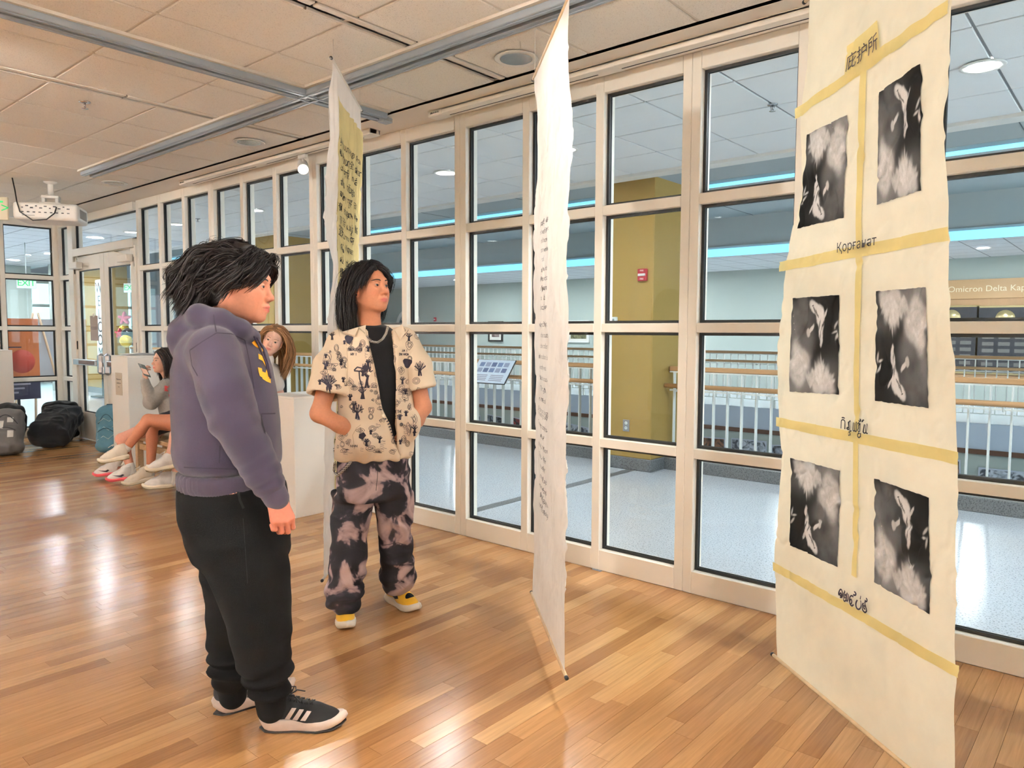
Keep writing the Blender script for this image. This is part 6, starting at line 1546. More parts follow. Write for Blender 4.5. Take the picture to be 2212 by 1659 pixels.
# ------------------------------------------------------------------ seated people by the windows, and their bench
def seated(label, h, J, cfg):
    """J: photo points with depth offsets for the joints; cfg: clothes, hair, shoes"""
    q = lambda v: at_d(v[0], v[1], h+(v[2] if len(v) > 2 else 0.0))
    hip = q(J['hip']); p = thing('person', label, 'person', (hip[0], hip[1], 0)); k = cfg.get('k', 1.0)
    sk = cfg['skin']; c = q(J['head']); fw = nrm(HR*cfg['look'][0]+HF*cfg['look'][1]+np.array([0, 0, cfg['look'][2]])); up = nrm(np.array([0, 0, 1.])+HR*cfg.get('roll', 0)-fw*cfg['look'][2])
    (hV, hF, hC), eyes, brows = head_parts(c, fw, up, cfg.get('hs', .95), sk, cfg['lip'], jaw=.90, fat=.98, female=True, neck_to=q(J['neck']), neck_r=.045, slit=.0048, res=.0034, iris=cfg.get('iris', (40, 26, 18)))
    parts = [(hV, hF)]; cols = [hC]
    nk, ch = q(J['neck']), q(J['chest']); hips = [q(J['hipR']), q(J['hipL'])]
    S = Soft(.008); S.chain([nk, ch, (ch+hip)/2, hip], [.045, .095*k, .090*k, .105*k], .05)
    for a in ('R', 'L'):
        H_, K_, A_ = q(J['hip'+a]), q(J['knee'+a]), q(J['ank'+a]); f = nrm(K_-H_); m = K_*.45+A_*.55; back = nrm(np.cross(np.cross(f, A_-K_), A_-K_)); 
        S.chain([H_, H_*.5+K_*.5, K_], [.085*k, .072*k, .052*k], .025); S.chain([K_, K_*.65+A_*.35-nrm(HR*-.8)*.0, A_], [.050*k, .050*k, .033*k], .02); S.cone(A_, A_-np.array([0, 0, .05]), .033, .035, .01)
    for a in ('R', 'L'):
        if 'sho'+a in J: S.chain([q(J['sho'+a]), q(J['elb'+a]), q(J['wri'+a])], [.042, .036, .024], .02)
    bd = S.mesh(1); parts.append(bd); cols.append(flat_col(len(bd[0]), cfg.get('leg', sk)))
    for a, sd in (('R', 1), ('L', -1)):
        if 'hand'+a in J:
            al, bk, fing, th = J['hand'+a]; tw = lambda t: HR*t[0]+HF*t[1]+np.array([0, 0, t[2]]); hd = hand_mesh(q(J['wri'+a]), tw(al), tw(bk), sd, .92, fing, th, res=.0035); parts.append(hd); cols.append(flat_col(len(hd[0]), sk))
    put('body', join(*parts), SKIN, p, True, np.concatenate(cols)); add_face(p, eyes, brows, cfg.get('brow', (34, 26, 24)))
    # top
    S = Soft(.008); S.chain([nk-np.array([0, 0, .03]), ch, (ch+hip)/2, hip+np.array([0, 0, .02])], [.07, .125*k, .125*k, .130*k], .05)
    for a in ('R', 'L'):
        if 'sho'+a in J:
            s0, e0, w0 = q(J['sho'+a]), q(J['elb'+a]), q(J['wri'+a])
            if cfg.get('short'): S.chain([s0, s0*.35+e0*.65], [.065, .062], .03)
            else: S.chain([s0, e0, w0], [.066, .058, .042], .03)
    V, Fc = S.mesh(1); V = displace(V, Fc, lambda P: creases(P, (.2, .1, 1), (9, 14), .008, cfg['seed'])+.003*(noise3(P, 25, 3)-.5)); top = put(cfg['topname'], (V, Fc), cfg['top'], p)
    sk_ = Skinner((V, Fc))
    if 'print' in cfg:
        mb = MB()
        for pl, r in cfg['print'][0]: sk_.ribbon(mb, pl, r, .003, 4, .08)
        put_mb('chest_print', mb, cfg['print'][1], top)
    # shorts
    S = Soft(.008); S.chain([hip+np.array([0, 0, .05]), hip], [.125*k, .128*k], .04)
    for a in ('R', 'L'): H_, K_ = q(J['hip'+a]), q(J['knee'+a]); S.cone(H_, H_*.62+K_*.38, .100*k, .092*k, .03)
    put('shorts', S.mesh(1), cfg['shorts'], p)
    for a in ('R', 'L'):
        hl_, tp = q(J['heel'+a]), q(J['toe'+a]); o = cfg['shoe'](a); pit = math.asin(max(-.8, min(.8, (tp-hl_)[2]/np.linalg.norm(tp-hl_))))
        shoe(p, hl_, tp-hl_, .27, .044, cfg['upper'], cfg['sole'], o, pitch=pit, roll=cfg.get('roll'+a, 0.0))
        A_ = q(J['ank'+a]); S = Soft(.006); d = nrm(q(J['knee'+a])-A_); S.cone(A_-d*.05, A_+d*.035, .037, .039, .01); put('sock', S.mesh(1), SOCK, p)
    # hair
    Rw = rot_to(fw, up); hs = cfg.get('hs', .95); hl3 = lambda v: c+(np.array(v)*hs)@Rw.T; col = cfg['hair']; ln = cfg['hairlen']
    S = Soft(.005); S.ell(hl3((-.020, 0, .042)), np.array((.104, .083, .088))*hs, Rw, .02); S.ell(hl3((-.050, 0, -.03)), np.array((.062, .078, .090))*hs, Rw, .03); S.ell(hl3((-.062, 0, -.12)), np.array((.042, .070, .09))*hs, Rw, .03)
    S.ell(hl3((.110, 0, -.030)), np.array((.090, .12, .105))*hs, Rw, .02, 's'); S.ell(hl3((.055, 0, -.10)), np.array((.085, .10, .085))*hs, Rw, .02, 's')
    cv, cf = S.mesh(1); g = Rw.T@np.array([0, 0, -1.])
    def roots(P): return (P[:, 2] > .080) | ((P[:, 0] < .040) & (P[:, 2] > .020)) | ((P[:, 0] < -.02) & (P[:, 2] > -.045))
    def flow(P, P0, t):
        s = np.sign(P0[:, 1]+.010)[:, None]; fr = (P0[:, 0] > .015)[:, None]
        T = g*(.6+.6*t)+np.array([-.35, 0, 0])*(1-t)+np.array([0, .40, 0])*s*(1-t)**3+np.zeros_like(P)
        return np.where(fr, g*(.45+.8*t)+np.array([-.25*(1-t), 0, 0])+np.array([0, .85, 0])*s*(1-t)**3, T)-(P-np.array([-.03, 0, 0]))*np.array([0, 1, 0])*3*t
    H = [grow_hair(c, fw, up, hs, cfg['seed']+50, 300, roots, flow, lambda P: np.full(len(P), ln), 16, .0019, .035, clump=14, spread=.0075, colour=col, offset=.014)]
    add_hair(p, [(cv, cf)], H, col)
    return p
GREYSW = fabric('heather_grey_fleece', (150, 144, 138), .95, .12, 60, .3, 400, .2); REDP = mat('red_felt_letters', (206, 74, 74), .8); WTEE = fabric('white_tee_cotton', (238, 232, 228), .9, .03, 10, .2, 300, .1)
NAVY = fabric('dark_shorts', (32, 32, 40), .9, .06, 20, .2, 300, .1); CREAMK = fabric('cream_knit', (232, 222, 206), .9, .05, 40, .3, 500, .1); WHK = fabric('white_knit', (230, 226, 222), .9, .05, 40, .3, 500, .1)
REDS = mat('red_foam', (222, 84, 92), .6); CREAMS = mat('cream_foam', (226, 214, 192), .7); GUM = mat('olive_gum_rubber', (134, 116, 78), .7); NAVYT = mat('navy_swoosh', (40, 42, 60), .7)
swoosh = lambda s: ([(.07, .052), (.105, .036), (.185, .062), (.115, .050), (.085, .062)], s, NAVYT, 'swoosh')
HG = 7.05
g1 = dict(head=(354, 778), neck=(366, 820), chest=(370, 852), hip=(383, 905), hipR=(378, 905, -.10), hipL=(385, 905, .10), kneeR=(262, 948, -.12), kneeL=(290, 935, .14), ankR=(283, 1012, -.16), ankL=(252, 1002, .10),
          heelR=(291, 1034, -.18), toeR=(236, 1041, -.18), heelL=(258, 1024, .08), toeL=(203, 1030, .10),
          shoR=(358, 835, -.10), elbR=(325, 870, -.18), wriR=(314, 822, -.22), handR=((.05, -.1, 1), (-.6, -.8, .0), (.45, .6, .4), (.7, .4)),
          shoL=(382, 832, .10), elbL=(384, 890, .02), wriL=(360, 922, -.10), handL=((-.75, -.1, -.7), (-.1, -.9, .3), (.25, .3, .2), (.5, .2)))
def bl(pts, x, y, w, h): return [(x+a*w, y+b*h) for a, b in pts]
prt = [(bl([(0, 1), (0, 0), (1, .2), (0, .5), (1, 1)], 357, 834, 5, 11), .007), (bl([(0, 0), (1, 0)], 364, 834, 6, 1), .007), (bl([(.5, 0), (.5, 1)], 364, 834, 6, 11), .007), (bl([(0, 0), (0, 1)], 373, 834, 5, 11), .007), (bl([(0, 1), (0, 0), (1, 1), (1, 0)], 377, 834, 5, 11), .007), (bl([(0, 0), (.5, 1), (1, 0)], 366, 852, 8, 16), .008)]
seated('person with long black hair holding a phone, grey sweatshirt with red letters', HG, g1, dict(skin=(208, 160, 136), lip=(190, 100, 96), look=(-.66, -.72, .04), top=GREYSW, topname='sweatshirt', shorts=NAVY, upper=WHK, sole=REDS, hair=(30, 22, 20), hairlen=.34, seed=3, leg=(214, 152, 130), print=(prt, REDP),
       shoe=lambda a: dict(sole_h=.026, lace=WHK, trim=[swoosh(-1), swoosh(1)])))
g2 = dict(head=(446, 768), neck=(446, 815), chest=(446, 850), hip=(438, 918), hipR=(433, 918, -.10), hipL=(438, 918, .08), kneeR=(320, 907, -.16), kneeL=(330, 915, .08), ankR=(270, 972, -.22), ankL=(325, 1015, .02),
          heelR=(280, 990, -.24), toeR=(213, 1002, -.26), heelL=(334, 1036, .0), toeL=(290, 1046, -.06),
          shoR=(434, 832, -.14), elbR=(430, 880, -.12), wriR=(405, 905, -.10), shoL=(458, 832, .14), elbL=(465, 880, .12), wriL=(440, 905, .0))
seated('person mostly hidden behind the hooded man, tan legs crossed, cream trainers', HG-.35, g2, dict(skin=(196, 132, 100), lip=(170, 90, 84), look=(-.8, -.5, 0), top=GREYSW, topname='sweatshirt', shorts=NAVY, upper=CREAMK, sole=CREAMS, hair=(30, 22, 20), hairlen=.28, seed=8, leg=(188, 122, 92),
       shoe=lambda a: dict(sole_h=.030, heel_h=.008, lace=CREAMK, out=GUM)))
HB = 6.05
g3 = dict(head=(592, 733), neck=(572, 772), chest=(554, 822), hip=(515, 941), hipR=(508, 941, -.12), hipL=(515, 941, .10), kneeR=(388, 915, .26), kneeL=(396, 925, .42), ankR=(366, 990, .30), ankL=(378, 1030, .40),
          heelR=(386, 1008, .30), toeR=(322, 1020, .26), heelL=(376, 1052, .38), toeL=(312, 1056, .36),
          shoR=(545, 800, -.16), elbR=(540, 860, -.16), wriR=(520, 905, -.12), shoL=(590, 800, .12), elbL=(603, 850, .14), wriL=(560, 905, .05))
seated('person with long light brown hair leaning sideways, white T-shirt, white trainers', HB, g3, dict(skin=(222, 180, 162), lip=(206, 120, 116), look=(.10, -1.0, -.12), roll=.42, top=WTEE, topname='tee_shirt', short=True, shorts=NAVY, upper=WHK, sole=CREAMS, hair=(160, 120, 84), hairlen=.36, seed=5, leg=(232, 180, 160), brow=(170, 126, 100), iris=(70, 62, 58),
       shoe=lambda a: dict(sole_h=.030, lace=WHK, out=GUM)))
# phone in the raised hand
w = at_d(312, 800, HG-.26); ph = thing('mobile_phone', 'dark green phone held up by the seated person with long black hair', 'phone', tuple(w))
Rm = Matrix(np.stack([nrm(HR*.85+HF*.2-np.array([0, 0, .3])), nrm(-HF*.9+HR*.35), nrm(np.array([0, 0, .9])-HR*.45)], 1).tolist())
MB().box((0, 0, 0), (.064, .009, .128), Rm, .007).build('phone_body', mat('green_case', (52, 66, 62), .4), ph)
MB().box(tuple(Rm @ Vector((-.014, .0055, .042))), (.034, .004, .036), Rm, .002).build('camera_bump', mat('case_black', (20, 22, 22), .3), ph)
MB().box(tuple(Rm @ Vector((0, .005, -.012))), (.052, .002, .058), Rm, .0005).build('sticker', mat('sticker_pink', (206, 168, 150), .6), ph)
# bench
bx0 = at_z(302, 1040, 0); bench = thing('bench', 'low pale wood bench under the seated people by the windows', 'bench', (-6.45, 3.18, 0))
PINE = mat('pale_bench_wood', (214, 182, 140), .5, 0, .1, 18, stretch=(1, 4, 4))
MB().span((-1.05, -.17, .395), (.98, .17, .435), .006).build('seat_plank', PINE, bench)
for x in (-.98, .0, .92):
    for y in (-.13, .13): MB().span((x-.028, y-.028, 0), (x+.028, y+.028, .395), .003).build('leg', PINE, bench)
for y in (-.13, .13): MB().span((-.95, y-.012, .30), (.9, y+.012, .36), .003).build('apron', PINE, bench)
# ------------------------------------------------------------------ pedestals and what stands on them
PEDW = mat('white_pedestal_paint', (240, 236, 230), .55, 0, .012, 5)
def pedestal(x0, x1, y0, y1, h, lab):
    t = thing('pedestal', lab, 'pedestal', ((x0+x1)/2, (y0+y1)/2, 0)); a, b = (x1-x0)/2, (y1-y0)/2
    MB().span((-a, -b, .0), (a, b, h-.018), .002).build('plinth_box', PEDW, t); MB().span((-a, -b, h-.018), (a, b, h), .002).build('top_panel', PEDW, t); return t
pedestal(-5.40, -4.96, 3.19, 3.63, .945, 'white box pedestal behind the hooded man, beside the tall banner')
pd = pedestal(-8.55, -8.12, 3.24, 3.67, 1.185, 'white box pedestal by the doors with papers on top')
MB().box((-.02, -.2165, .42+.46), (.17, .003, .24), None, .001).build('notice_plate', mat('beige_plate', (196, 182, 164), .6), pd)
for k, (tx, sz) in enumerate((('Please do not', .020), ('touch the art', .020), ('Thank you', .010))): text_obj('notice_text', tx, sz, INK, pd, (-.02, -.2185, .93-.04*k), (PI/2, 0, 0), .0003)
pedestal(-11.38, -10.93, 2.50, 2.97, 1.20, 'white box pedestal at the picture edge behind the backpacks')
rq = random.Random(2)
for k in range(5):
    z = 1.185+.004*k; o = thing('paper_sheet', ['white leaflet stack lowest on the pedestal by the doors', 'pale sheet second from the bottom of the pile by the doors', 'glossy white brochure in the middle of the pile by the doors', 'creased paper second from the top of the pile by the doors', 'top paper of the pile on the pedestal by the doors'][k], 'paper', (-8.33+rq.uniform(-.05, .05), 3.45+rq.uniform(-.05, .05), z), rq.uniform(-.5, .5))
    MB().box((0, 0, .0019), (.216, .28, .0036), None, .0008).build('sheet', mat('leaf_%d' % (k % 2), ((228, 226, 224), (206, 210, 218))[k % 2], .5), o)
    MB().box((.02, .03, .0038), (.12, .10, .0004)).build('printed_block', mat('leaf_print_%d' % (k % 2), ((120, 126, 140), (160, 130, 120))[k % 2], .6), o)
# ------------------------------------------------------------------ projector under the ceiling
PJ = mat('projector_white', (232, 228, 222), .45); pj = thing('projector', 'white projector hung under the ceiling near the doors, black cable looping below', 'projector', (-8.55, 2.72, 2.63), R_(58))
S = Soft(.008); S.box((0, 0, 0), (.285, .21, .085), None, .03, .01); S.box((0, .10, .02), (.16, .14, .09), None, .05, .03); pv = S.mesh(1); mobj('case', mesh_from('case', pv[0], pv[1], PJ, True), pj)
bk = MB()
for i in range(11):
    x = -.20+.040*i; bk.box((x, -.2085, .030+.018*(i % 2)), (.026 if i % 3 else .016, .006, .011))
for i in range(9): bk.box((-.20+.05*i, -.2085, -.012), (.022, .006, .010))
bk.build('port_panel', GASKET, pj)
MB().box((-.15, -.2085, -.045), (.11, .004, .008)).build('brand_strip', mat('grey_strip', (150, 148, 146), .5), pj)
gr = MB()
for i in range(9): gr.box((.286, -.12+.03*i, 0), (.006, .012, .09))
gr.build('vent_slats', mat('vent_grey', (176, 172, 168), .6), pj)
MB().lathe([(.055, .0), (.06, .02), (.045, .028), (.0001, .02)], c=(-.12, .21, .0), n=24, axis='y', caps=False).build('lens', GASKET, pj)
mt = MB().box((0, 0, .10), (.20, .12, .03), None, .006).box((.06, 0, .135), (.03, .08, .06), None, .004).box((-.06, 0, .135), (.03, .08, .06), None, .004).box((0, 0, .17), (.16, .09, .03), None, .006).cyl((0, 0, .17), (0, 0, .325), .028, 16).build('ceiling_mount', PJ, pj)
MB().lathe([(.028, .30), (.06, .318), (.062, .325)], n=20, caps=False).build('mount_flange', PJ, mt)
MB().tube([(.10, -.215, .045), (.09, -.25, -.02), (.02, -.255, -.085), (-.10, -.255, -.10), (-.21, -.25, -.02), (-.24, -.22, .08), (-.27, -.16, .20), (-.30, -.12, .324)], .006, 8).build('power_cable', GASKET, pj)
# ------------------------------------------------------------------ exit signs
GREEN = mat('green_exit_letters', (30, 176, 96), .5, emis=(30, 190, 100), estr=.5); SIGNW = mat('sign_cream', (226, 216, 192), .6); SIGNL = mat('sign_white', (234, 240, 238), .5)
def exit_sign(loc, rz, lab, w=.34, h=.22, arrow=False, plate=SIGNW, stem=True, zt=CEIL):
    t = thing('exit_sign', lab, 'exit sign', loc, rz)
    MB().box((0, 0, 0), (w, .03, h), None, .006).build('sign_box', plate, t)
    text_obj('exit_letters', 'EXIT', h*.86, GREEN, t, (-.02 if arrow else 0, -.0165, 0), (PI/2, 0, 0), .001, 'CENTER', .86)
    if arrow: text_obj('arrow', '>', h*.6, GREEN, t, (w*.44, -.0165, 0), (PI/2, 0, 0), .001)
    if stem: MB().cyl((0, 0, h/2), (0, 0, zt-loc[2]), .008, 8).build('stem', plate, t)
    return t
e = at_d(6, 450, 7.6); exit_sign((e[0]-.16*HR[0], e[1]-.16*HR[1], e[2]), YAW+R_(8), 'cream exit sign with green letters and arrow hung at the picture edge', .40, .23, True)
e = at_x(57, 612, -15.5); exit_sign(tuple(e), PI/2-R_(12), 'white exit sign hung in the lobby above the easel', .30, .18, False, SIGNL, True, HALL_C)
e = at_y(283, 622, 6.3); exit_sign(tuple(e), R_(35), 'white exit sign seen through the door above the balloons', .30, .18, False, SIGNL, True, HALL_C)
e = at_y(655, 643, 16.5); exit_sign(tuple(e), R_(20), 'small white exit sign far across the stairwell', .50, .30, False, SIGNL, True, HALL_C)
# ------------------------------------------------------------------ closed notice on the door, vertical welcome board, balloons
GREYP = mat('grey_paper', (176, 166, 160), .7)
cs = thing('closed_notice', 'grey paper notice reading closed, hung on the glass door', 'notice', (-10.27, D-.004, 1.48))
MB().box((0, 0, 0), (.25, .002, .32)).build('sheet', GREYP, cs); text_obj('notice_word', 'CLOSED', .052, mat('notice_grey_ink', (110, 102, 104), .8), cs, (0, -.0015, .0), (PI/2, 0, 0), .0003)
MB().box((0, -.004, .165), (.04, .008, .05), None, .003).cyl((0, -.01, .17), (0, -.004, .17), .008, 8).build('hook', FRAME, cs)
e = at_y(216, 700, 6.35); wb = thing('welcome_board', 'tall narrow white board with letters stacked to read welcome', 'sign', (e[0], e[1], 0))
MB().span((-.20, 0, .55), (.20, .03, 2.55), .006).build('board', SIGNL, wb); MB().span((-.22, -.16, 0), (.22, .2, .03), .006).span((-.03, .005, .03), (.03, .025, .56)).build('foot', GASKET, wb)
for k, ch in enumerate('WELCOME'): text_obj('letter', ch, .33, INK, wb, (0, -.004, 2.36-.28*k), (PI/2, 0, 0), .001)
def balloon(px, py, r, c, lab, star=False, dy=0.0):
    e = at_y(px, py, 6.2+dy); t = thing('balloon', lab, 'balloon', tuple(e), R_(40), 'balloons behind the door'); m = mat('foil_%d_%d' % (c[0], c[1]), c, .22, .45)
    if star:
        mb = MB(); n = 40; V = []; Fc = []
        for j, (zz, s) in enumerate(((-.07, .35), (-.045, .8), (0, 1), (.045, .8), (.07, .35))):
            for k in range(n): a = 2*PI*k/n; rr = r*s*(.72+.30*math.cos(5*a)); V.append((rr*math.sin(a), zz, rr*math.cos(a)))
        for j in range(4):
            for k in range(n): Fc.append((j*n+k, j*n+(k+1) % n, (j+1)*n+(k+1) % n, (j+1)*n+k))
        Fc += [tuple(range(n))[::-1], tuple(range(4*n, 5*n))]; mb.add(V, Fc, True); mb.build('foil_skin', m, t)
    else: MB().lathe([(.001, -r*1.06), (r*.3, -r*.95), (r*.75, -r*.6), (r, .05*r), (r*.82, r*.6), (r*.4, r*.93), (.001, r)], n=22, caps=False).build('skin', m, t)
    MB().lathe([(.001, -r*1.02), (.018, -r*1.12), (.02, -r*1.14), (.001, -r*1.10)], n=10, caps=False).tube([(0, 0, -r*1.12), (.015, 0, -r*1.12-.10), (0, 0, -r*1.12-.2)], .002, 5).build('knot_and_ribbon', m, t)
balloon(269, 688, .145, (228, 96, 122), 'pink foil star balloon above the cluster behind the door', True)
balloon(268, 712, .11, (226, 190, 60), 'upper gold balloon in the cluster behind the door', False, .36); balloon(259, 720, .11, (206, 50, 70), 'red foil star balloon in the cluster behind the door', True, -.05)
balloon(276, 722, .115, (30, 28, 30), 'black balloon in the middle of the cluster behind the door', False, -.36); balloon(272, 737, .11, (222, 186, 50), 'lowest gold balloon in the cluster behind the door', False, -.72)
# ------------------------------------------------------------------ lobby: easel with a board, poster stand, side doors
es_o = at_z(95, 925, 0); es = thing('easel', 'wooden easel holding a large pale grey board behind the end wall', 'easel', (-13.0, 3.86, 0), R_(248))
WD = mat('easel_beech', (206, 176, 146), .5, 0, .08, 20)
for a, b in (((-.38, -.12, 0), (-.03, .0, 1.72)), ((.38, -.12, 0), (.03, .0, 1.72)), ((0, .55, 0), (0, .02, 1.60))): MB().tube([a, b], .017, 8).build('leg', WD, es)
MB().span((-.36, -.14, .70), (.36, -.06, .735), .004).build('ledge', WD, es)
bd_ = MB().box((0, -.10, 1.18), (1.05, .016, .90), (R_(-9), 0, 0), .003).build('display_board', mat('pale_grey_board', (186, 190, 198), .7), es)
ps = thing('poster_stand', 'orange poster with a dark blue foot on a floor stand in the lobby', 'poster stand', tuple(at_x(40, 800, -12.35)*np.array([1, 1, 0])), R_(95))
POST = mat('orange_poster', (196, 110, 62), .6, 0, .10, 3); PB = mat('poster_navy', (48, 42, 66), .6)
MB().span((-.28, 0, .75), (.28, .02, 1.62)).build('poster_sheet', POST, ps); MB().span((-.28, -.001, .45), (.28, .02, .75)).build('poster_foot', PB, ps); MB().lathe([(.0001, -.002), (.17, -.002), (.17, -.004), (.0001, -.004)], c=(.05, 0, 1.0), n=24, axis='y', caps=False).build('poster_disc', mat('poster_red', (186, 74, 60), .6), ps)
MB().span((-.22, -.003, 1.20), (.05, -.001, 1.215)).build('poster_line', PB, ps)
for k in range(3): MB().span((-.25, -.003, .66-.06*k), (.15-.08*k, -.0015, .685-.06*k)).build('poster_text_bar', mat('poster_pale', (150, 144, 160), .6), ps)
MB().cyl((0, .03, 0), (0, .03, 1.0), .02, 12).lathe([(.0001, 0), (.2, 0), (.2, .012), (.0001, .014)], n=24, caps=False).build('stand', GASKET, ps)
dr = root('door_3', 'reddish brown wooden door in the lobby beyond the easel', 'door', (-21.0, 4.4, 0), PI/2)
MB().span((-.5, 0, 0), (.5, .05, 2.5), .005).build('leaf', mat('brown_door_wood', (150, 112, 104), .4, 0, .06, 8), dr); MB().span((-.62, -.02, 0), (-.5, .07, 2.6)).span((.5, -.02, 0), (.62, .07, 2.6)).span((-.62, -.02, 2.5), (.62, .07, 2.62)).build('door_casing', mat('brown_casing', (136, 104, 82), .5), dr)
tag(MB().span((-21.3, 3.6, 0), (-21.1, 6.2, HALL_C)).build('wall_lobby_inner', PALE), 'pale wall around the brown lobby door', 'wall', None, 'structure')
# ------------------------------------------------------------------ on the mustard column and the railings
fa = thing('fire_alarm', 'red fire alarm pull box on the mustard column', 'fire alarm', tuple(at_y(1390, 594, 6.70)))
RED = mat('alarm_red', (190, 44, 56), .45); MB().box((0, -.018, 0), (.105, .036, .125), None, .006).build('box', RED, fa); MB().box((0, -.04, .0), (.085, .012, .026), None, .003).build('pull_handle', mat('handle_white', (226, 216, 214), .5), fa)
for z_ in (.042, -.042): text_obj('lettering', 'FIRE', .024, mat('alarm_white', (240, 230, 228), .5), fa, (0, -.0365, z_), (PI/2, 0, 0), .0004)
oo = thing('power_outlet', 'grey double power outlet low on the mustard column', 'outlet', tuple(at_y(1353, 919, 6.70)))
MB().box((0, -.004, 0), (.078, .008, .125), None, .002).build('plate', mat('outlet_grey', (150, 152, 154), .5), oo)
for z_ in (.026, -.026):
    s_ = MB().lathe([(.0001, -.011), (.016, -.011), (.017, -.008), (.017, 0)], c=(0, 0, z_), n=16, axis='y', caps=False); s_.v = [(a, -abs(b), c) for a, b, c in s_.v]; so_ = s_.build('socket', SIGNL, oo)
    MB().box((-.006, -.0115, z_+.003), (.003, .002, .009)).box((.006, -.0115, z_+.003), (.003, .002, .009)).build('slots', GASKET, so_)
wbx = thing('wall_box', 'small white box on the mustard column beside the fire alarm', 'wall box', tuple(at_y(1326, 694, 6.70)))
MB().box((0, -.02, 0), (.10, .04, .09), None, .005).build('box', SIGNL, wbx); MB().box((0, -.0405, 0), (.06, .002, .05)).build('grille', mat('grille_grey', (150, 156, 160), .5), wbx)
sg = thing('info_panel', 'slanted white information panel clipped to the hall railing', 'info panel', tuple(at_y(1062, 803, 6.72)), 0)
Rp = Euler((R_(-38), 0, 0)).to_matrix()
MB().box((0, 0, 0), (.62, .012, .36), Rp, .004).build('backing', GASKET, sg); MB().box(tuple(Rp @ Vector((0, -.008, .0))), (.60, .006, .345), Rp, .001).build('printed_face', mat('panel_pale_blue', (206, 220, 236), .4), sg)
for k in range(5):
    for j in range(2): MB().box(tuple(Rp @ Vector((-.20+.10*k, -.012, .10-.085*j))), (.075, .002, .062), Rp).build('small_picture', mat('panel_pic_%d' % ((k+j) % 3), ((120, 140, 180), (150, 160, 190), (96, 112, 150))[(k+j) % 3], .5), sg)
for k in range(4):
    for x in (-.13, .13): MB().box(tuple(Rp @ Vector((x, -.012, -.06-.025*k))), (.21, .002, .010), Rp).build('text_bar', mat('panel_text', (150, 150, 170), .5), sg)
MB().tube([(0, .02, -.02), (0, .21, -.05)], .01, 8).build('bracket', GASKET, sg)
# ------------------------------------------------------------------ across the stairwell: pictures, plaques, mural photographs
BLKF = mat('black_frame', (26, 24, 26), .4); WHF = mat('white_frame', (232, 230, 226), .5); MATB = mat('mat_board', (226, 222, 214), .8)
def art_mat(name, seed, a, b, sc=3):
    m, nt, bs, N, L = new_mat(name); tc = N.new('ShaderNodeTexCoord'); nz = N.new('ShaderNodeTexNoise'); nz.inputs['Scale'].default_value = sc; nz.inputs['Detail'].default_value = 5; nz.inputs['Distortion'].default_value = 1.5
    mp = N.new('ShaderNodeMapping'); mp.inputs['Location'].default_value = (seed*3.1, seed*1.7, seed); L.new(tc.outputs['Object'], mp.inputs[0]); L.new(mp.outputs[0], nz.inputs['Vector'])
    cr = N.new('ShaderNodeValToRGB'); cr.color_ramp.elements[0].position = .40; cr.color_ramp.elements[0].color = rgb(a); cr.color_ramp.elements[1].position = .60; cr.color_ramp.elements[1].color = rgb(b); L.new(nz.outputs[0], cr.inputs[0]); L.new(cr.outputs[0], bs.inputs['Base Color']); bs.inputs['Roughness'].default_value = .5; return m
def picture(px, py, w, h, frame, art, lab, Y=FARW, mt_=.10):
    e = at_y(px, py, Y); t = thing('framed_picture', lab, 'picture', (e[0], Y-.03, e[2]))
    f = .05; m = MB(); m.span((-w/2-f, -.03, -h/2-f), (-w/2, .028, h/2+f)); m.span((w/2, -.03, -h/2-f), (w/2+f, .028, h/2+f)); m.span((-w/2, -.03, h/2), (w/2, .028, h/2+f)); m.span((-w/2, -.03, -h/2-f), (w/2, .028, -h/2)); m.build('frame', frame, t)
    MB().span((-w/2, -.005, -h/2), (w/2, .02, h/2)).build('mat_board', MATB, t); MB().span((-w/2+mt_, -.010, -h/2+mt_), (w/2-mt_, -.004, h/2-mt_)).build('artwork', art, t); return t
picture(1072, 716, .52, .56, BLKF, art_mat('art_swirl', 1, (66, 40, 34), (168, 150, 148)), 'black framed picture with a dark swirl on the far wall')
picture(1251, 716, .68, .55, WHF, art_mat('art_green', 2, (60, 62, 44), (132, 128, 96), 5), 'white framed landscape picture on the far wall', mt_=.06)
picture(636, 717, .62, 1.05, mat('brown_frame', (74, 50, 38), .5), art_mat('art_portrait', 3, (40, 44, 56), (142, 160, 186)), 'brown framed dark portrait on the far wall behind the tall banner', mt_=.04)
fb = thing('fire_alarm', 'tiny red fire alarm on the far pale wall', 'fire alarm', tuple(at_y(941, 690, FARW)-np.array([0, .03, 0]))); MB().box((0, 0, 0), (.10, .05, .14), None, .006).build('box', RED, fb); MB().box((0, -.027, 0), (.07, .006, .04)).build('strobe', SIGNL, fb)
# arched window
aw = root('window_12', 'arched fan window high on the far wall', 'window', (at_y(884, 690, FARW)[0], FARW-.02, 1.62))
def arch(r0, r1, y0, y1, n=20):
    V = []; Fc = []
    for k in range(n+1):
        a = PI*k/n
        for r in (r0, r1):
            for y in (y0, y1): V.append((r*math.cos(a), y, r*math.sin(a)))
    for k in range(n):
        b = 4*k; Fc += [(b, b+2, b+6, b+4), (b+1, b+5, b+7, b+3), (b, b+4, b+5, b+1), (b+2, b+3, b+7, b+6)]
    return V, Fc
m = MB(); m.add(*arch(.52, .66, -.05, .0)); m.span((-.66, -.05, -.12), (.66, 0, 0)); m.build('arch_casing', WHF, aw)
m = MB(); m.add(*arch(.22, .26, -.04, 0)); 
for k in range(1, 5): a = PI*k/5; m.tube([(.25*math.cos(a), -.02, .25*math.sin(a)), (.54*math.cos(a), -.02, .54*math.sin(a))], .016, 6)
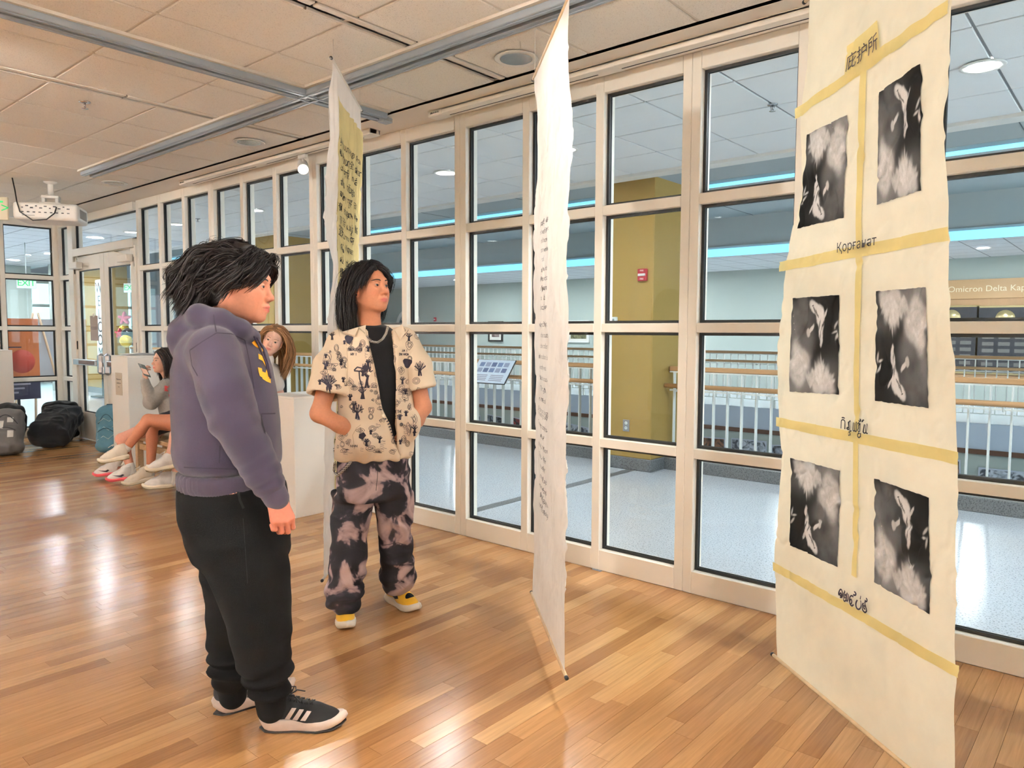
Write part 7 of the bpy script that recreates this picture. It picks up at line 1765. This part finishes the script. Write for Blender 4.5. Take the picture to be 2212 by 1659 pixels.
m.build('glazing_bars', WHF, aw); m = MB(); m.add([(0, -.005, 0)]+[(.54*math.cos(PI*k/20), -.005, .54*math.sin(PI*k/20)) for k in range(21)], [(0, k+1, k+2) for k in range(20)]); m.build('pane', mat('arch_dark_glass', (104, 116, 124), .15), aw)
# plaque board at the far right
pbx = at_y(2035, 700, FARW)[0]; ztop = at_y(2130, 605, FARW)[2]; pb = thing('plaque_board', 'wide oak board of dark award plaques on the far wall past the printed banner', 'plaque board', (pbx, FARW-.04, 0))
OAKP = mat('oak_panel', (182, 142, 102), .5, 0, .08, 6, stretch=(4, 1, .6)); MB().span((-1.6, 0, .55), (3.2, .035, ztop), .004).build('oak_back', OAKP, pb); MB().span((-1.62, -.025, ztop-.38), (3.22, .0, ztop+.02), .006).build('header_beam', mat('oak_beam', (196, 156, 112), .5), pb)
text_obj('header_lettering', 'Joel E. Eagan Scholar   Omicron Delta Kappa Leader of the Year', .17, mat('pale_letters', (236, 222, 190), .6), pb, (.75, -.03, ztop-.18), (PI/2, 0, 0), .001)
PLQ = mat('dark_plaque', (66, 66, 72), .35, .3); GOLD = mat('brass_edge', (206, 188, 140), .3, .7)
for px in (2056, 2172):
    xx = at_y(px, 700, FARW)[0]-pbx; zt_ = at_y(px, 660, FARW)[2]; q = MB().span((xx-.50, -.03, .62), (xx+.50, -.005, zt_), .004).build('plaque', GOLD, pb); MB().span((xx-.46, -.036, .66), (xx+.46, -.028, zt_-.04)).build('plaque_face', PLQ, q)
    MB().lathe([(.0001, -.040), (.17, -.038), (.17, -.034)], c=(xx, 0, zt_-.26), n=24, axis='y', caps=False).build('seal', GOLD, q)
    text_obj('plaque_title', 'OMICRON DELTA KAPPA', .062, GOLD, pb, (xx, -.038, zt_-.50), (PI/2, 0, 0), .0006)
    for r in range(6):
        for c_ in range(3): MB().box((xx-.28+.28*c_, -.038, zt_-.64-.14*r), (.20, .004, .075)).build('name_plate', mat('name_plate', (120, 118, 116), .4, .3), q)
# mural photographs below the far landing
rm = random.Random(6); tones = (((30, 30, 36), (176, 182, 198)), ((40, 28, 24), (150, 100, 70)), ((26, 30, 34), (140, 146, 156)), ((70, 74, 84), (206, 210, 220)), ((34, 22, 26), (156, 52, 56)))
cnt = 0
for k in range(46):
    x = -13.5+.42*k+rm.uniform(-.08, .08); big = k % 2 == 0; zc_ = -.85-rm.uniform(0, .12) if big else -1.45+rm.uniform(-.1, .1); a, b = tones[k % 5]
    t = thing('mural_photo', ['grainy group photograph', 'warm toned photograph', 'dim stage photograph', 'pale crowd photograph', 'red robed ceremony photograph'][k % 5]+', '+ORD[k//10]+' of its kind along the '+['upper', 'lower'][0 if big else 1]+' mural row', 'photograph', (x, FAR+.005-.014*(k % 2), zc_), 0, 'mural photographs on the lower stairwell wall'); t.rotation_euler = (0, rm.uniform(-.18, .18), 0)
    w_, h_ = rm.uniform(.5, .72), rm.uniform(.40, .55); MB().span((-w_/2, -.012, -h_/2), (w_/2, 0, h_/2)).build('photo_print', art_mat('mural_%d' % k, k+10, a, b, 7), t); MB().span((-w_/2-.025, -.006, -h_/2-.025), (w_/2+.025, .0, h_/2+.025)).build('white_border', mat('photo_border', (196, 202, 216), .6), t)
# ------------------------------------------------------------------ backpacks on the floor
def backpack(px, py, rz, w, dpt, h, col, lab, lie=0.0, trim=(40, 40, 44), cords=False, seed=1, patches=None, z=0.0):
    e = at_z(px, py, 0); t = thing('backpack', lab, 'backpack', (e[0], e[1], z), rz)
    m = fabric('pack_%d_%d_%d' % col, col, .75, .10, 14, .3, 250, .1); tm = fabric('pack_trim_%d' % trim[0], trim, .7, .05, 20, .3, 250, .05)
    Rl = np.array(Euler((lie, 0, 0)).to_matrix())
    S = Soft(.010); S.box((0, 0, h*.5), (w/2, dpt/2*.72, h*.5), None, .07, .03); S.ell((0, 0, h*.80), (w*.46, dpt*.36, h*.24), None, .04); S.box((0, -dpt*.33, h*.30), (w*.40, dpt*.2, h*.25), None, .05, .02); S.ell((0, .0, h*.10), (w*.5, dpt*.42, h*.12), None, .04)
    V, Fc = S.mesh(1); V = displace(V, Fc, lambda P: creases(P, (0, .2, 1), (9, 12), .012, seed)+.006*(noise3(P, 14, seed)-.5)); Q = V@Rl.T; off = np.array([0, 0, -Q[:, 2].min()]); body = mobj('pack_body', mesh_from('pack_body', Q+off, Fc, m, True), t)
    bv = BVHTree.FromPolygons([tuple(p) for p in V], [tuple(int(i) for i in f) for f in Fc]); T = lambda P: np.asarray(P)@Rl.T+off
    def front(x, zz, s=-1):
        hh = bv.ray_cast(Vector((x, s*.6, zz)), Vector((0, -s, 0))); return None if hh[0] is None else np.array(hh[0])+np.array(hh[1])*.004
    def line(pts, r, nm, mtl, s=-1):
        q = [front(a, b, s) for a, b in pts]; q = [p for p in q if p is not None]
        if len(q) > 1: MB().tube(T(q), r, 6).build(nm, mtl, t)
    line([(-w*.36+w*.72*k/10, h*(.62+.22*math.sin(PI*k/10))) for k in range(11)], .005, 'zip', tm); line([(-w*.34+w*.68*k/10, h*(.44+.08*math.sin(PI*k/10))) for k in range(11)], .005, 'zip', tm)
    for s in (-1, 1):
        q = [(s*w*.22, dpt*.36, h*.92), (s*w*.26, dpt*.58, h*.75), (s*w*.30, dpt*.60, h*.45), (s*w*.34, dpt*.40, h*.10)]; mb = MB(); mb.tube(T(q), [.022, .026, .022, .012], 8); mb.build('shoulder_strap', tm, t)
    MB().tube(T([(-.05, dpt*.25, h*.98), (-.035, dpt*.25, h*1.05), (.035, dpt*.25, h*1.05), (.05, dpt*.25, h*.98)]), .010, 8).build('grab_handle', tm, t)
    if cords:
        for k in range(3): line([(-w*.36, h*(.25+.2*k)), (-w*.1, h*(.35+.2*k)), (w*.12, h*(.28+.2*k)), (w*.36, h*(.40+.2*k))], .004, 'bungee_cord', mat('pale_cord', (176, 190, 196), .6))
    if patches:
        for (x, zz, a, b) in patches:
            q = [front(x-a, zz-b), front(x+a, zz-b), front(x+a, zz+b), front(x-a, zz+b)]
            if all(p is not None for p in q): MB().add(T(q), [(0, 1, 2, 3)]).build('patch', mat('pack_patch', (206, 204, 202), .7), t)
    return t
backpack(12, 985, R_(62), .34, .26, .50, (96, 94, 94), 'grey patterned backpack at the picture edge', R_(-24), patches=((-.05, .30, .04, .05), (.07, .18, .03, .04), (.05, .36, .03, .03)), seed=2)
backpack(8, 968, R_(30), .36, .28, .50, (22, 22, 24), 'black backpack standing behind the grey patterned one', R_(-12), seed=3)
backpack(100, 970, R_(48), .44, .34, .62, (20, 21, 26), 'large black backpack lying open beside the door', R_(-62), seed=4)
backpack(132, 952, R_(70), .40, .26, .48, (16, 16, 18), 'black backpack leaning at the glazed corner', R_(-18), seed=5)
backpack(236, 978, R_(50), .26, .20, .52, (88, 130, 148), 'blue backpack with bungee cords against the white pedestal', R_(-4), (52, 82, 96), True, 6)
